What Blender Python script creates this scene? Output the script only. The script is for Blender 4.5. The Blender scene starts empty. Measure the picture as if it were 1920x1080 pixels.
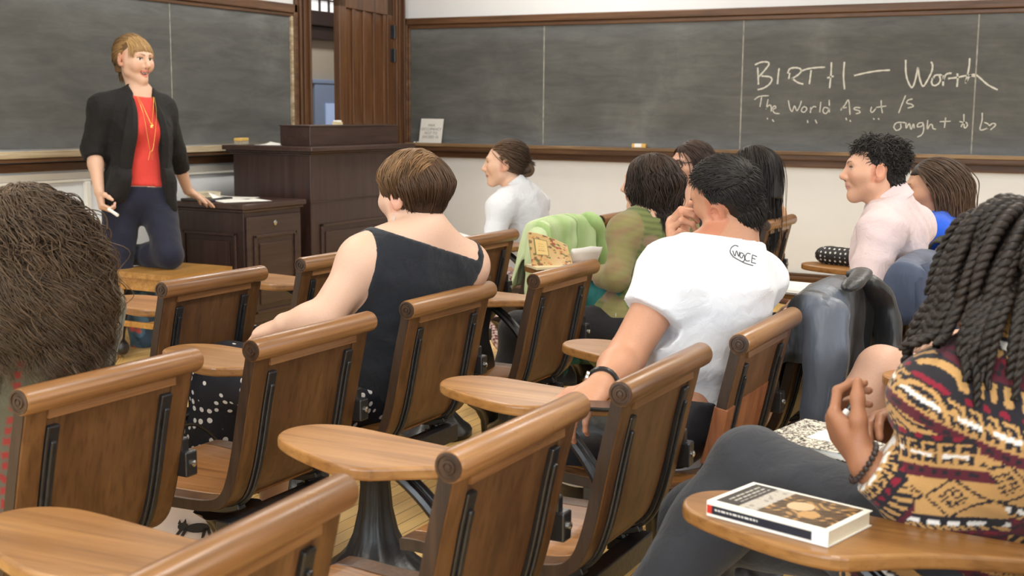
import bpy, bmesh, math, random
import numpy as np
from mathutils import Vector, Matrix
SC = bpy.context.scene
COL = SC.collection
PI = math.pi
rnd = random.Random(7)

# ------------------------------------------------------------------ camera
CAM_H = 1.30
FPX = 2335.916                       # focal length in pixels of the 1920 wide frame
ROT = np.array([[0.4683689, -0.12065183, 0.87525637],
                [-0.88349701, -0.07289841, 0.46272979],
                [0.0079756, -0.99001463, -0.14073888]])   # columns: right, down, forward
cam_d = bpy.data.cameras.new('camera')
cam = bpy.data.objects.new('camera', cam_d)
COL.objects.link(cam)
cam_d.sensor_width = 36.0
cam_d.lens = FPX / 1920 * 36.0
cam_d.clip_start = 0.05
cam_d.dof.use_dof = True
cam_d.dof.focus_distance = 3.3
cam_d.dof.aperture_fstop = 7.1
mw = Matrix.Identity(4)
for i in range(3):
    mw[i][0] = ROT[i][0]
    mw[i][1] = -ROT[i][1]
    mw[i][2] = -ROT[i][2]
mw[2][3] = CAM_H
cam.matrix_world = mw
SC.camera = cam

# ------------------------------------------------------------------ light
SC.view_settings.view_transform = 'Standard'
SC.view_settings.look = 'None'
SC.view_settings.gamma = 1.0
SC.view_settings.exposure = 0.20
try:
    SC.view_settings.use_curve_mapping = False
except Exception:
    pass
SC.cycles.max_bounces = 7
SC.cycles.diffuse_bounces = 4
SC.cycles.glossy_bounces = 3
SC.cycles.transmission_bounces = 4
SC.cycles.sample_clamp_indirect = 4.0
try:
    SC.cycles.use_denoising = True
except Exception:
    pass
world = bpy.data.worlds.new('world')
SC.world = world
world.use_nodes = True
bgn = world.node_tree.nodes['Background']
bgn.inputs[0].default_value = (0.80, 0.88, 1.0, 1)
bgn.inputs[1].default_value = 0.45


def area(name, loc, target, sx, sy, power, color):
    l = bpy.data.lights.new(name, 'AREA')
    l.shape = 'RECTANGLE'
    l.size = sx
    l.size_y = sy
    l.energy = power
    l.color = color
    o = bpy.data.objects.new(name, l)
    COL.objects.link(o)
    o.location = loc
    d = Vector(target) - Vector(loc)
    o.rotation_euler = d.to_track_quat('-Z', 'Y').to_euler()
    return o


# two rows of ceiling lamps, and daylight from the windows of the wall opposite the long board
WARM = (1.0, 0.975, 0.925)
DAY = (0.84, 0.93, 1.0)
for lx in (0.4, 2.9, 5.4, 7.5):  # lamps out of view; last column added to brighten the far corner
    for ly in (0.2, 3.7):
        area('ceiling_lamp', (lx, ly, 3.28), (lx, ly, 0), 1.2, 0.5, 12 if (lx > 7 and ly < 1) else 32, WARM)
for wy in (-1.6, 1.0, 3.6):
    area('window_daylight', (-2.62, wy, 1.95), (2.6, wy + 0.4, 0.9), 1.5, 1.9, 84, DAY)
for wx in (1.2, 3.6, 6.0):
    area('window_daylight', (wx, -3.52, 1.95), (wx + 0.3, 2.0, 1.0), 1.5, 1.9, 34, DAY)


# ------------------------------------------------------------------ helpers
def P(px, py, D):
    """point at optical depth D on the sight line through a place of the 1920x1080 frame"""
    v = np.array([(px - 960) / FPX, (py - 540) / FPX, 1.0]) * D
    return ROT @ v + np.array([0, 0, CAM_H])


def CD(xc, dc, up=0.0):
    """unit direction in the room from (image right, away from the camera, up)"""
    r = ROT[:, 0].copy(); r[2] = 0; r /= np.linalg.norm(r)
    f = ROT[:, 2].copy(); f[2] = 0; f /= np.linalg.norm(f)
    v = r * xc + f * dc + np.array([0, 0, up])
    return v / np.linalg.norm(v)


def A(*v):
    return np.array(v, dtype=float)


def nrm(v):
    v = np.asarray(v, float)
    return v / max(np.linalg.norm(v), 1e-9)


def frame_of(fwd, up=(0, 0, 1)):
    """3x3 matrix with rows right, forward, up"""
    f = nrm(fwd)
    r = nrm(np.cross(f, np.asarray(up, float)))
    u = np.cross(r, f)
    return np.array([r, f, u])


def thing(name, label, cat, loc=(0, 0, 0), rz=0.0, group=None):
    o = bpy.data.objects.new(name, None)
    COL.objects.link(o)
    o.location = loc
    o.rotation_euler = (0, 0, rz)
    o.empty_display_size = 0.05
    tag(o, label, cat, group)
    return o


def tag(o, label, cat, group=None):
    o['label'] = label
    o['category'] = cat
    if group:
        o['group'] = group
    return o


def new_obj(name, verts, faces, mat=None, parent=None, smooth=True, colors=None, mats=None, midx=None):
    me = bpy.data.meshes.new(name)
    v = np.asarray(verts, dtype=np.float32)
    if isinstance(faces, np.ndarray):
        nf, k = faces.shape
        me.vertices.add(len(v))
        me.vertices.foreach_set('co', v.ravel())
        me.loops.add(nf * k)
        me.loops.foreach_set('vertex_index', faces.astype(np.int32).ravel())
        me.polygons.add(nf)
        me.polygons.foreach_set('loop_start', np.arange(0, nf * k, k, dtype=np.int32))
        me.update(calc_edges=True)
    else:
        me.from_pydata([tuple(map(float, p)) for p in v], [], faces)
        me.update()
    me.validate()
    if len(me.polygons):
        me.polygons.foreach_set('use_smooth', np.full(len(me.polygons), bool(smooth)))
    if colors is not None:
        ca = me.color_attributes.new('Col', 'FLOAT_COLOR', 'POINT')
        c = np.ones((len(v), 4), np.float32)
        c[:, :3] = np.asarray(colors, np.float32)
        ca.data.foreach_set('color', c.ravel())
    if mat is not None:
        me.materials.append(mat)
    if mats:
        for m in mats:
            me.materials.append(m)
    if midx is not None:
        me.polygons.foreach_set('material_index', np.asarray(midx, np.int32))
    o = bpy.data.objects.new(name, me)
    COL.objects.link(o)
    if parent is not None:
        o.parent = parent
    return o


def struct(o):
    o['kind'] = 'structure'
    return o


class MB:
    """collects simple shapes into one mesh"""

    def __init__(self):
        self.v = []
        self.f = []

    def add(self, vs, fs):
        b = len(self.v)
        self.v.extend([tuple(map(float, p)) for p in vs])
        self.f.extend([tuple(i + b for i in f) for f in fs])
        return self

    def box(self, lo, hi, M=None):
        x0, y0, z0 = lo
        x1, y1, z1 = hi
        vs = [(x0, y0, z0), (x1, y0, z0), (x1, y1, z0), (x0, y1, z0), (x0, y0, z1), (x1, y0, z1), (x1, y1, z1), (x0, y1, z1)]
        if M is not None:
            vs = [tuple(M @ Vector(p)) for p in vs]
        return self.add(vs, [(0, 3, 2, 1), (4, 5, 6, 7), (0, 1, 5, 4), (1, 2, 6, 5), (2, 3, 7, 6), (3, 0, 4, 7)])

    def prism(self, poly, z0, z1, M=None):
        """polygon (x, y) counter-clockwise extruded in z"""
        n = len(poly)
        vs = [(p[0], p[1], z0) for p in poly] + [(p[0], p[1], z1) for p in poly]
        if M is not None:
            vs = [tuple(M @ Vector(p)) for p in vs]
        fs = [tuple(range(n - 1, -1, -1)), tuple(range(n, 2 * n))]
        for i in range(n):
            j = (i + 1) % n
            fs.append((i, j, n + j, n + i))
        return self.add(vs, fs)

    def tube(self, pts, rad, n=8, cap=True, flat=None):
        pts = [np.asarray(p, float) for p in pts]
        m = len(pts)
        rs = rad if hasattr(rad, '__len__') else [rad] * m
        up = np.array([0, 0, 1.0])
        vs, fs = [], []
        prev = None
        for i in range(m):
            t = nrm(pts[min(i + 1, m - 1)] - pts[max(i - 1, 0)])
            if prev is None:
                a = np.cross(t, up)
                if np.linalg.norm(a) < 0.1:
                    a = np.cross(t, np.array([1.0, 0, 0]))
                a = nrm(a)
            else:
                a = nrm(prev - t * (prev @ t))
            prev = a
            b = np.cross(t, a)
            for k in range(n):
                w = 2 * PI * k / n
                fx = flat if flat else 1.0
                vs.append(pts[i] + rs[i] * (a * math.cos(w) + b * math.sin(w) * fx))
        for i in range(m - 1):
            for k in range(n):
                k2 = (k + 1) % n
                fs.append((i * n + k, i * n + k2, (i + 1) * n + k2, (i + 1) * n + k))
        if cap:
            fs.append(tuple(range(n - 1, -1, -1)))
            fs.append(tuple((m - 1) * n + k for k in range(n)))
        return self.add(vs, fs)

    def lathe(self, prof, n=24, M=None, axis='z'):
        """profile of (radius, height)"""
        vs, fs = [], []
        for r, h in prof:
            for k in range(n):
                w = 2 * PI * k / n
                p = (r * math.cos(w), r * math.sin(w), h)
                if axis == 'x':
                    p = (h, r * math.cos(w), r * math.sin(w))
                if axis == 'y':
                    p = (r * math.sin(w), h, r * math.cos(w))
                vs.append(p)
        if M is not None:
            vs = [tuple(M @ Vector(p)) for p in vs]
        m = len(prof)
        for i in range(m - 1):
            for k in range(n):
                k2 = (k + 1) % n
                fs.append((i * n + k, i * n + k2, (i + 1) * n + k2, (i + 1) * n + k))
        fs.append(tuple(range(n - 1, -1, -1)))
        fs.append(tuple((m - 1) * n + k for k in range(n)))
        return self.add(vs, fs)

    def sweep(self, path, w0, w1, axis=(1, 0, 0)):
        """closed loops 'path[i]' = list of points; skin them"""
        return self

    def build(self, name, mat, parent=None, smooth=False, bevel=0.0, seg=2, angle=35):
        o = new_obj(name, self.v, self.f, mat, parent, smooth=smooth)
        bm = bmesh.new()
        bm.from_mesh(o.data)
        bmesh.ops.recalc_face_normals(bm, faces=bm.faces)
        bm.to_mesh(o.data)
        bm.free()
        if bevel:
            md = o.modifiers.new('bevel', 'BEVEL')
            md.width = bevel
            md.segments = seg
            md.limit_method = 'ANGLE'
            md.angle_limit = math.radians(angle)
            md.harden_normals = False
        if smooth:
            for e in o.data.edges:
                pass
            try:
                o.data.set_sharp_from_angle(angle=math.radians(38))
            except Exception:
                pass
        return o


def skin_loops(mb, loops, closed=True, cap=True):
    """loops: list of equal length point lists, joined one to the next"""
    n = len(loops[0])
    vs = [p for lp in loops for p in lp]
    fs = []
    for i in range(len(loops) - 1):
        for k in range(n if closed else n - 1):
            k2 = (k + 1) % n
            fs.append((i * n + k, i * n + k2, (i + 1) * n + k2, (i + 1) * n + k))
    if cap and closed:
        fs.append(tuple(range(n - 1, -1, -1)))
        fs.append(tuple((len(loops) - 1) * n + k for k in range(n)))
    mb.add(vs, fs)


def smooth_path(pts, n=4):
    """Catmull-Rom through the points"""
    pts = [np.asarray(p, float) for p in pts]
    out = []
    for i in range(len(pts) - 1):
        p0 = pts[max(i - 1, 0)]
        p1 = pts[i]
        p2 = pts[i + 1]
        p3 = pts[min(i + 2, len(pts) - 1)]
        for k in range(n):
            t = k / n
            out.append(0.5 * (2 * p1 + (p2 - p0) * t + (2 * p0 - 5 * p1 + 4 * p2 - p3) * t * t + (3 * p1 - p0 - 3 * p2 + p3) * t ** 3))
    out.append(pts[-1])
    return out


def copy_tree(root, loc=None, rz=None):
    """a copy of a thing, its parts and their sub-parts"""
    def cp(o, par):
        c = o.copy()
        COL.objects.link(c)
        c.parent = par
        if par is not None:
            c.matrix_parent_inverse = o.matrix_parent_inverse.copy()
        for ch in kids.get(o.name, []):
            cp(ch, c)
        return c
    kids = {}
    for o in bpy.data.objects:
        if o.parent:
            kids.setdefault(o.parent.name, []).append(o)
    c = cp(root, None)
    if loc is not None:
        c.location = loc
    if rz is not None:
        c.rotation_euler = (0, 0, rz)
    return c


# ------------------------------------------------------------------ materials
def lin(r, g, b):
    """0-255 display colour to linear"""
    def f(c):
        c /= 255.0
        return c / 12.92 if c <= 0.04045 else ((c + 0.055) / 1.055) ** 2.4
    return (f(r), f(g), f(b))


class NT:
    def __init__(self, name):
        self.m = bpy.data.materials.new(name)
        self.m.use_nodes = True
        self.t = self.m.node_tree
        self.b = self.t.nodes['Principled BSDF']

    def n(self, kind, **kw):
        nd = self.t.nodes.new('ShaderNode' + kind)
        for k, v in kw.items():
            if k.startswith('i_'):
                key = k[2:]
                key = int(key) if key.isdigit() else key.replace('_', ' ')
                nd.inputs[key].default_value = v
            else:
                setattr(nd, k, v)
        return nd

    def l(self, a, b):
        self.t.links.new(a, b)

    def coords(self, kind='Object', scale=(1, 1, 1), rot=(0, 0, 0)):
        tc = self.n('TexCoord')
        mp = self.n('Mapping')
        mp.inputs['Scale'].default_value = scale
        mp.inputs['Rotation'].default_value = rot
        self.l(tc.outputs[kind], mp.inputs['Vector'])
        return mp.outputs[0]

    def noise(self, vec, scale, detail=4, rough=0.55, dist=0.0):
        nd = self.n('TexNoise')
        nd.inputs['Scale'].default_value = scale
        nd.inputs['Detail'].default_value = detail
        nd.inputs['Roughness'].default_value = rough
        nd.inputs['Distortion'].default_value = dist
        self.l(vec, nd.inputs['Vector'])
        return nd.outputs['Fac']

    def ramp(self, fac, stops):
        nd = self.n('ValToRGB')
        el = nd.color_ramp.elements
        while len(el) < len(stops):
            el.new(0.5)
        for e, (p, c) in zip(el, stops):
            e.position = p
            e.color = (*c, 1) if len(c) == 3 else c
        self.l(fac, nd.inputs[0])
        return nd.outputs[0]

    def mix(self, a, b, fac=0.5, mode='MIX'):
        nd = self.n('Mix', data_type='RGBA', blend_type=mode)
        for s, i in ((a, 6), (b, 7)):
            if isinstance(s, tuple):
                nd.inputs[i].default_value = (*s, 1) if len(s) == 3 else s
            else:
                self.l(s, nd.inputs[i])
        if isinstance(fac, (int, float)):
            nd.inputs[0].default_value = fac
        else:
            self.l(fac, nd.inputs[0])
        return nd.outputs[2]

    def math(self, op, a, b=None, c=None):
        nd = self.n('Math', operation=op)
        for i, s in enumerate((a, b, c)):
            if s is None:
                continue
            if isinstance(s, (int, float)):
                nd.inputs[i].default_value = s
            else:
                self.l(s, nd.inputs[i])
        return nd.outputs[0]

    def base(self, c):
        if isinstance(c, tuple):
            self.b.inputs['Base Color'].default_value = (*c, 1)
        else:
            self.l(c, self.b.inputs['Base Color'])
        return self

    def rough(self, r):
        if isinstance(r, (int, float)):
            self.b.inputs['Roughness'].default_value = r
        else:
            self.l(r, self.b.inputs['Roughness'])
        return self

    def set(self, k, v):
        self.b.inputs[k].default_value = v
        return self

    def bump(self, h, strength=0.3, dist=0.01):
        nd = self.n('Bump')
        nd.inputs['Strength'].default_value = strength
        nd.inputs['Distance'].default_value = dist
        self.l(h, nd.inputs['Height'])
        self.l(nd.outputs[0], self.b.inputs['Normal'])
        return self


def m_plain(name, c, rough=0.6, metal=0.0, var=0.12, scale=30, bump=0.0, spec=0.5):
    t = NT(name)
    v = t.coords()
    f = t.noise(v, scale, 5)
    c0 = tuple(max(0, x * (1 - var)) for x in c)
    c1 = tuple(x * (1 + var) for x in c)
    t.base(t.ramp(f, [(0.3, c0), (0.7, c1)])).rough(rough).set('Metallic', metal).set('Specular IOR Level', spec)
    if bump:
        t.bump(f, bump, 0.01)
    return t.m


def m_wood(name, dark, mid, light, axis='z', rough=0.35, scale=1.0, wear=None, spec=0.5):
    """grain runs along the axis; fine pores, slow colour bands, a little change from object to object"""
    t = NT(name)
    s = {'x': (1.2, 26, 26), 'y': (26, 1.2, 26), 'z': (26, 26, 1.2)}[axis]
    s2 = {'x': (4, 160, 160), 'y': (160, 4, 160), 'z': (160, 160, 4)}[axis]
    oi = t.n('ObjectInfo')
    tc = t.n('TexCoord')
    off = t.n('VectorMath', operation='ADD')
    sc = t.n('VectorMath', operation='SCALE')
    sc.inputs['Scale'].default_value = 7.0
    cmb = t.n('CombineXYZ')
    for i in range(3):
        t.l(oi.outputs['Random'], cmb.inputs[i])
    t.l(cmb.outputs[0], sc.inputs[0])
    t.l(tc.outputs['Object'], off.inputs[0])
    t.l(sc.outputs[0], off.inputs[1])
    m1 = t.n('Mapping'); m1.inputs['Scale'].default_value = tuple(x * scale for x in s)
    m2 = t.n('Mapping'); m2.inputs['Scale'].default_value = tuple(x * scale for x in s2)
    t.l(off.outputs[0], m1.inputs['Vector'])
    t.l(off.outputs[0], m2.inputs['Vector'])
    g = t.noise(m1.outputs[0], 1.0, 6, 0.6, 0.6)
    pz = t.noise(m2.outputs[0], 1.0, 2, 0.5)
    col = t.ramp(g, [(0.28, dark), (0.5, mid), (0.72, light)])
    pore = t.ramp(pz, [(0.32, (0.62, 0.58, 0.55)), (0.5, (1, 1, 1))])
    col = t.mix(col, pore, 0.7, 'MULTIPLY')
    br = t.math('MULTIPLY_ADD', oi.outputs['Random'], 0.3, 0.85)
    vm = t.n('VectorMath', operation='SCALE')
    t.l(col, vm.inputs[0])
    t.l(br, vm.inputs['Scale'])
    t.base(vm.outputs[0])
    blot = t.noise(off.outputs[0], 6.0, 3)
    t.rough(t.math('MULTIPLY_ADD', blot, 0.25, rough - 0.12))
    t.set('Specular IOR Level', spec)
    t.bump(pz, 0.12, 0.002)
    return t.m


def m_col(name, rough=0.8, spec=0.3, bump=0.0, bscale=400, sheen=0.0, sss=0.0, stretch=(1, 1, 1), bdist=0.002):
    """colour comes from the mesh's own colour attribute (patterns of cloth, skin features, hair tones)"""
    t = NT(name)
    at = t.n('VertexColor', layer_name='Col')
    v = t.coords('Object', stretch)
    f = t.noise(v, bscale, 3)
    tone = t.ramp(f, [(0.25, (0.88, 0.88, 0.88)), (0.75, (1.06, 1.06, 1.06))])
    t.base(t.mix(at.outputs[0], tone, 1.0, 'MULTIPLY')).rough(rough).set('Specular IOR Level', spec)
    if sheen:
        t.set('Sheen Weight', sheen)
    if sss:
        t.set('Subsurface Weight', sss)
        t.set('Subsurface Radius', (0.012, 0.005, 0.003))
        t.set('Subsurface Scale', 0.6)
    if bump:
        t.bump(f, bump, bdist)
    return t.m


def m_cloth(name, c, rough=0.85, weave=900, sheen=0.15, var=0.08, spec=0.25, wr=0.25):
    t = NT(name)
    v = t.coords()
    f = t.noise(v, weave, 2)
    big = t.noise(v, 14, 4)
    c0 = tuple(x * (1 - var) for x in c)
    c1 = tuple(x * (1 + var) for x in c)
    t.base(t.ramp(big, [(0.3, c0), (0.7, c1)])).rough(rough).set('Sheen Weight', sheen).set('Specular IOR Level', spec)
    wv = t.noise(v, 22, 5, 0.5, 1.2)
    h = t.math('MULTIPLY_ADD', wv, 6.0, f)
    t.bump(h, wr, 0.003)
    return t.m
# ------------------------------------------------------------------ bodies and soft shapes grown from distance fields
class Field:
    """a list of rounded limbs and ellipsoids, blended into one continuous surface"""

    def __init__(self):
        self.p = []

    def cone(self, a, b, ra, rb, k=0.02, grp=0, sub=False):
        self.p.append(('c', A(*a), A(*b), ra, rb, k, grp, sub))
        return self

    def ball(self, c, r, k=0.02, grp=0, sub=False):
        return self.cone(c, A(*c) + A(0, 0, 1e-4), r, r, k, grp, sub)

    def ell(self, c, R, rad, k=0.02, grp=0, sub=False):
        """ellipsoid: R rows are its axes"""
        self.p.append(('e', A(*c), np.asarray(R, float), A(*rad), 0, k, grp, sub))
        return self

    def bounds(self, pad):
        lo = np.full(3, 1e9)
        hi = -lo
        for q in self.p:
            if q[-1]:
                continue
            if q[0] == 'c':
                r = max(q[3], q[4])
                for c in (q[1], q[2]):
                    lo = np.minimum(lo, c - r)
                    hi = np.maximum(hi, c + r)
            else:
                ext = np.sqrt(((q[2] * q[3][:, None]) ** 2).sum(0))
                lo = np.minimum(lo, q[1] - ext)
                hi = np.maximum(hi, q[1] + ext)
        return lo - pad, hi + pad

    def prim(self, q, X):
        if q[0] == 'c':
            a, b, ra, rb = q[1:5]
            ba = b - a
            L2 = max(ba @ ba, 1e-12)
            pa = X - a
            h = np.clip((pa @ ba.astype(np.float32)) / L2, 0, 1)
            # small correction so that the sides stay straight between unlike radii
            dd = pa - h[..., None] * ba.astype(np.float32)
            return np.sqrt((dd * dd).sum(-1)) - (ra + (rb - ra) * h)
        c, R, rad = q[1:4]
        y = (X - c) @ R.T.astype(np.float32)
        k0 = np.sqrt(((y / rad.astype(np.float32)) ** 2).sum(-1))
        k1 = np.sqrt(((y / (rad * rad).astype(np.float32)) ** 2).sum(-1)) + 1e-9
        return k0 * (k0 - 1.0) / k1

    def grid(self, lo, hi, h, infl=0.0, only=None):
        n = np.maximum(np.ceil((hi - lo) / h).astype(int) + 1, 3)
        axes = [lo[i] + h * np.arange(n[i]) for i in range(3)]
        D = np.full(n, 0.2, np.float32)
        for q in self.p:
            if only is not None and q[-2] not in only:
                continue
            k = max(q[5], 1e-4)
            pad = k + 3 * h + abs(infl) + 0.012
            if q[0] == 'c':
                r = max(q[3], q[4]) + pad
                a0 = np.minimum(q[1], q[2]) - r
                a1 = np.maximum(q[1], q[2]) + r
            else:
                ext = np.sqrt(((q[2] * q[3][:, None]) ** 2).sum(0)) + pad
                a0, a1 = q[1] - ext, q[1] + ext
            i0 = np.maximum(np.floor((a0 - lo) / h).astype(int), 0)
            i1 = np.minimum(np.ceil((a1 - lo) / h).astype(int) + 1, n)
            if np.any(i1 <= i0):
                continue
            sl = tuple(slice(i0[j], i1[j]) for j in range(3))
            X = np.stack(np.meshgrid(*[axes[j][sl[j]] for j in range(3)], indexing='ij'), -1).astype(np.float32)
            d = self.prim(q, X)
            e = D[sl]
            if q[-1]:
                d = -d
                t = np.maximum(k - np.abs(e - d), 0) / k
                D[sl] = np.maximum(e, d) + t * t * k * 0.25
            else:
                d = d - infl
                t = np.maximum(k - np.abs(e - d), 0) / k
                D[sl] = np.minimum(e, d) - t * t * k * 0.25
        return D, axes

    def value(self, X, only=None):
        """distance at scattered points"""
        X = np.asarray(X, np.float32)
        D = np.full(len(X), 0.3, np.float32)
        for q in self.p:
            if only is not None and q[-2] not in only:
                continue
            k = max(q[5], 1e-4)
            d = self.prim(q, X)
            if q[-1]:
                d = -d
                t = np.maximum(k - np.abs(D - d), 0) / k
                D = np.maximum(D, d) + t * t * k * 0.25
            else:
                t = np.maximum(k - np.abs(D - d), 0) / k
                D = np.minimum(D, d) - t * t * k * 0.25
        return D


def nets(D, axes):
    """surface nets: the zero surface of a sampled field as quads"""
    s = D < 0
    nx, ny, nz = D.shape
    c = [s[i:nx - 1 + i, j:ny - 1 + j, k:nz - 1 + k] for i in (0, 1) for j in (0, 1) for k in (0, 1)]
    cnt = sum(x.astype(np.int8) for x in c)
    cell = (cnt > 0) & (cnt < 8)
    idx = np.argwhere(cell)
    if len(idx) == 0:
        return np.zeros((0, 3)), np.zeros((0, 4), int)
    vid = np.full(cell.shape, -1, np.int64)
    vid[cell] = np.arange(len(idx))
    acc = np.zeros((len(idx), 3))
    num = np.zeros(len(idx))
    off = [(i, j, k) for i in (0, 1) for j in (0, 1) for k in (0, 1)]
    val = {o: D[idx[:, 0] + o[0], idx[:, 1] + o[1], idx[:, 2] + o[2]].astype(float) for o in off}
    for a in off:
        for ax in range(3):
            if a[ax]:
                continue
            b = list(a); b[ax] = 1; b = tuple(b)
            va, vb = val[a], val[b]
            m = (va < 0) != (vb < 0)
            t = np.where(m, va / np.where(m, va - vb, 1), 0)
            p = np.tile(np.array(a, float), (len(idx), 1))
            p[:, ax] += t
            acc[m] += p[m]
            num += m
    P3 = idx + acc / num[:, None]
    h = axes[0][1] - axes[0][0]
    V = np.array([axes[0][0], axes[1][0], axes[2][0]]) + P3 * h
    F = []
    for ax in range(3):
        o1, o2 = [(1, 2), (2, 0), (0, 1)][ax]
        sl0 = [slice(1, -1)] * 3
        sl0[ax] = slice(0, -1)
        sl1 = [slice(1, -1)] * 3
        sl1[ax] = slice(1, None)
        a = s[tuple(sl0)]
        b = s[tuple(sl1)]
        e = np.argwhere(a != b)
        if len(e) == 0:
            continue
        flip = a[tuple(e.T)]
        e = e + 1
        e[:, ax] -= 1
        def g(d1, d2):
            q = e.copy()
            q[:, o1] += d1
            q[:, o2] += d2
            return vid[q[:, 0], q[:, 1], q[:, 2]]
        q = np.stack([g(-1, -1), g(0, -1), g(0, 0), g(-1, 0)], 1)
        q[~flip] = q[~flip][:, ::-1]
        F.append(q)
    F = np.concatenate(F)
    F = F[(F >= 0).all(1)]
    return V, F


def relax(V, F, n=1, lam=0.5):
    for _ in range(n):
        acc = np.zeros_like(V)
        cnt = np.zeros(len(V))
        for i in range(4):
            j = (i + 1) % 4
            np.add.at(acc, F[:, i], V[F[:, j]])
            np.add.at(acc, F[:, j], V[F[:, i]])
            np.add.at(cnt, F[:, i], 1)
            np.add.at(cnt, F[:, j], 1)
        V = V + lam * (acc / np.maximum(cnt, 1)[:, None] - V)
    return V


def prune(V, F):
    used = np.zeros(len(V), bool)
    used[F.ravel()] = True
    mp = np.cumsum(used) - 1
    return V[used], mp[F]


def folds(X, amp, freq, seed, axis=None, aniso=3.0):
    """smooth wrinkles: drifting sine ridges, stretched along an axis"""
    r = np.random.RandomState(seed)
    out = np.zeros(X.shape[:-1], np.float32)
    for i in range(5):
        w = r.normal(size=3)
        if axis is not None:
            ax = nrm(axis)
            w = w - ax * (w @ ax) * (1 - 1 / aniso)
        w = nrm(w) * freq * (0.6 + 0.25 * i)
        w2 = nrm(r.normal(size=3)) * freq * 0.7
        ph = r.uniform(0, 6.28, 2)
        s = np.sin(X @ w.astype(np.float32) + ph[0] + 1.4 * np.sin(X @ w2.astype(np.float32) + ph[1]))
        out += (1 - np.abs(s)) ** 2 * (0.9 ** i) - 0.35
    return out * amp / 2.2


def grow(field, h, infl=0.0, only=None, cut=None, wr=None, boxes=None, smooth=1, pad=None):
    """mesh of a field: cut(X)->distance (positive is removed), wr(X)->displacement"""
    sub = field
    if only is not None:
        sub = Field()
        sub.p = [q for q in field.p if q[-2] in only]
    lo, hi = sub.bounds((pad or 0.02) + infl + 2 * h)
    if boxes is not None:
        lo = np.maximum(lo, boxes[0])
        hi = np.minimum(hi, boxes[1])
    D, axes = sub.grid(lo, hi, h, infl)
    if cut is not None or wr is not None:
        near = np.abs(D) < 0.07 if cut is None else D < 0.07
        ii = np.argwhere(near)
        X = (np.array([axes[0][0], axes[1][0], axes[2][0]]) + ii * h).astype(np.float32)
        d = D[near]
        if wr is not None:
            d = d - wr(X)
        if cut is not None:
            d = np.maximum(d, cut(X))
        D[near] = d
    # close the shape where it meets the box
    if boxes is None:
        for ax in range(3):
            s = [slice(None)] * 3
            for e in (0, -1):
                s[ax] = e
                D[tuple(s)] = np.maximum(D[tuple(s)], 0.001)
    V, F = nets(D, axes)
    if len(V) and smooth:
        V = relax(V, F, smooth, 0.5)
    return V, F


def tube_mesh(paths, radii, n=5, colors=None):
    """many tapered tubes as arrays; paths: list of (m,3), radii: list of (m,)"""
    Vs, Fs, Cs = [], [], []
    base = 0
    for i, (p, r) in enumerate(zip(paths, radii)):
        p = np.asarray(p, float)
        m = len(p)
        t = np.gradient(p, axis=0)
        t /= np.maximum(np.linalg.norm(t, axis=1), 1e-9)[:, None]
        a = np.cross(t, [0.31, 0.22, 0.92])
        a /= np.maximum(np.linalg.norm(a, axis=1), 1e-9)[:, None]
        b = np.cross(t, a)
        w = np.arange(n) * 2 * PI / n
        ring = p[:, None, :] + np.asarray(r)[:, None, None] * (a[:, None, :] * np.cos(w)[None, :, None] + b[:, None, :] * np.sin(w)[None, :, None])
        Vs.append(ring.reshape(-1, 3))
        k = np.arange(m - 1)[:, None] * n
        j = np.arange(n)[None, :]
        j2 = (j + 1) % n
        q = np.stack([k + j, k + j2, k + n + j2, k + n + j], -1).reshape(-1, 4) + base
        Fs.append(q)
        if colors is not None:
            c = np.asarray(colors[i], float)
            if c.ndim == 1:
                c = np.tile(c, (m, 1))
            Cs.append(np.repeat(c, n, axis=0))
        base += m * n
    V = np.concatenate(Vs)
    F = np.concatenate(Fs)
    return V, F, (np.concatenate(Cs) if colors is not None else None)
# ------------------------------------------------------------------ materials of the room
M = {}
M['wall'] = m_plain('cream_paint', lin(221, 222, 223), 0.75, var=0.02, scale=3, bump=0.05, spec=0.25)
M['white_trim'] = m_plain('white_gloss_paint', lin(226, 221, 210), 0.45, var=0.03, scale=6)
M['ceiling'] = m_plain('ceiling_paint', lin(232, 228, 218), 0.9, var=0.02)
M['oak_trim_x'] = m_wood('dark_oak_trim', lin(58, 38, 23), lin(86, 58, 36), lin(110, 79, 52), 'x', 0.42)
M['oak_trim_y'] = m_wood('dark_oak_trim_side', lin(58, 38, 23), lin(86, 58, 36), lin(110, 79, 52), 'y', 0.42)
M['oak_trim_z'] = m_wood('dark_oak_upright', lin(60, 38, 22), lin(88, 58, 35), lin(108, 75, 48), 'z', 0.42)
M['oak_door'] = m_wood('oak_door_boards', lin(66, 40, 20), lin(97, 62, 33), lin(118, 80, 47), 'z', 0.4)
M['ledge_dust_x'] = m_wood('chalk_dusted_ledge', lin(112, 92, 66), lin(164, 146, 116), lin(196, 182, 156), 'x', 0.7)
M['ledge_dust_y'] = m_wood('chalk_dusted_ledge_side', lin(76, 54, 34), lin(122, 96, 66), lin(160, 136, 104), 'y', 0.6)
M['mahogany_x'] = m_wood('dark_mahogany', lin(46, 32, 28), lin(60, 43, 38), lin(72, 53, 47), 'x', 0.34)
M['mahogany_z'] = m_wood('dark_mahogany_upright', lin(44, 28, 25), lin(56, 38, 34), lin(68, 47, 42), 'z', 0.36)
M['iron'] = m_plain('black_cast_iron', (0.012, 0.012, 0.014), 0.34, var=0.3, scale=60, bump=0.12, spec=0.6)
M['chrome'] = m_plain('worn_steel', lin(190, 188, 182), 0.25, 1.0, 0.05)
M['paper'] = m_plain('white_paper', lin(236, 235, 230), 0.8, var=0.02, spec=0.2)


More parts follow.
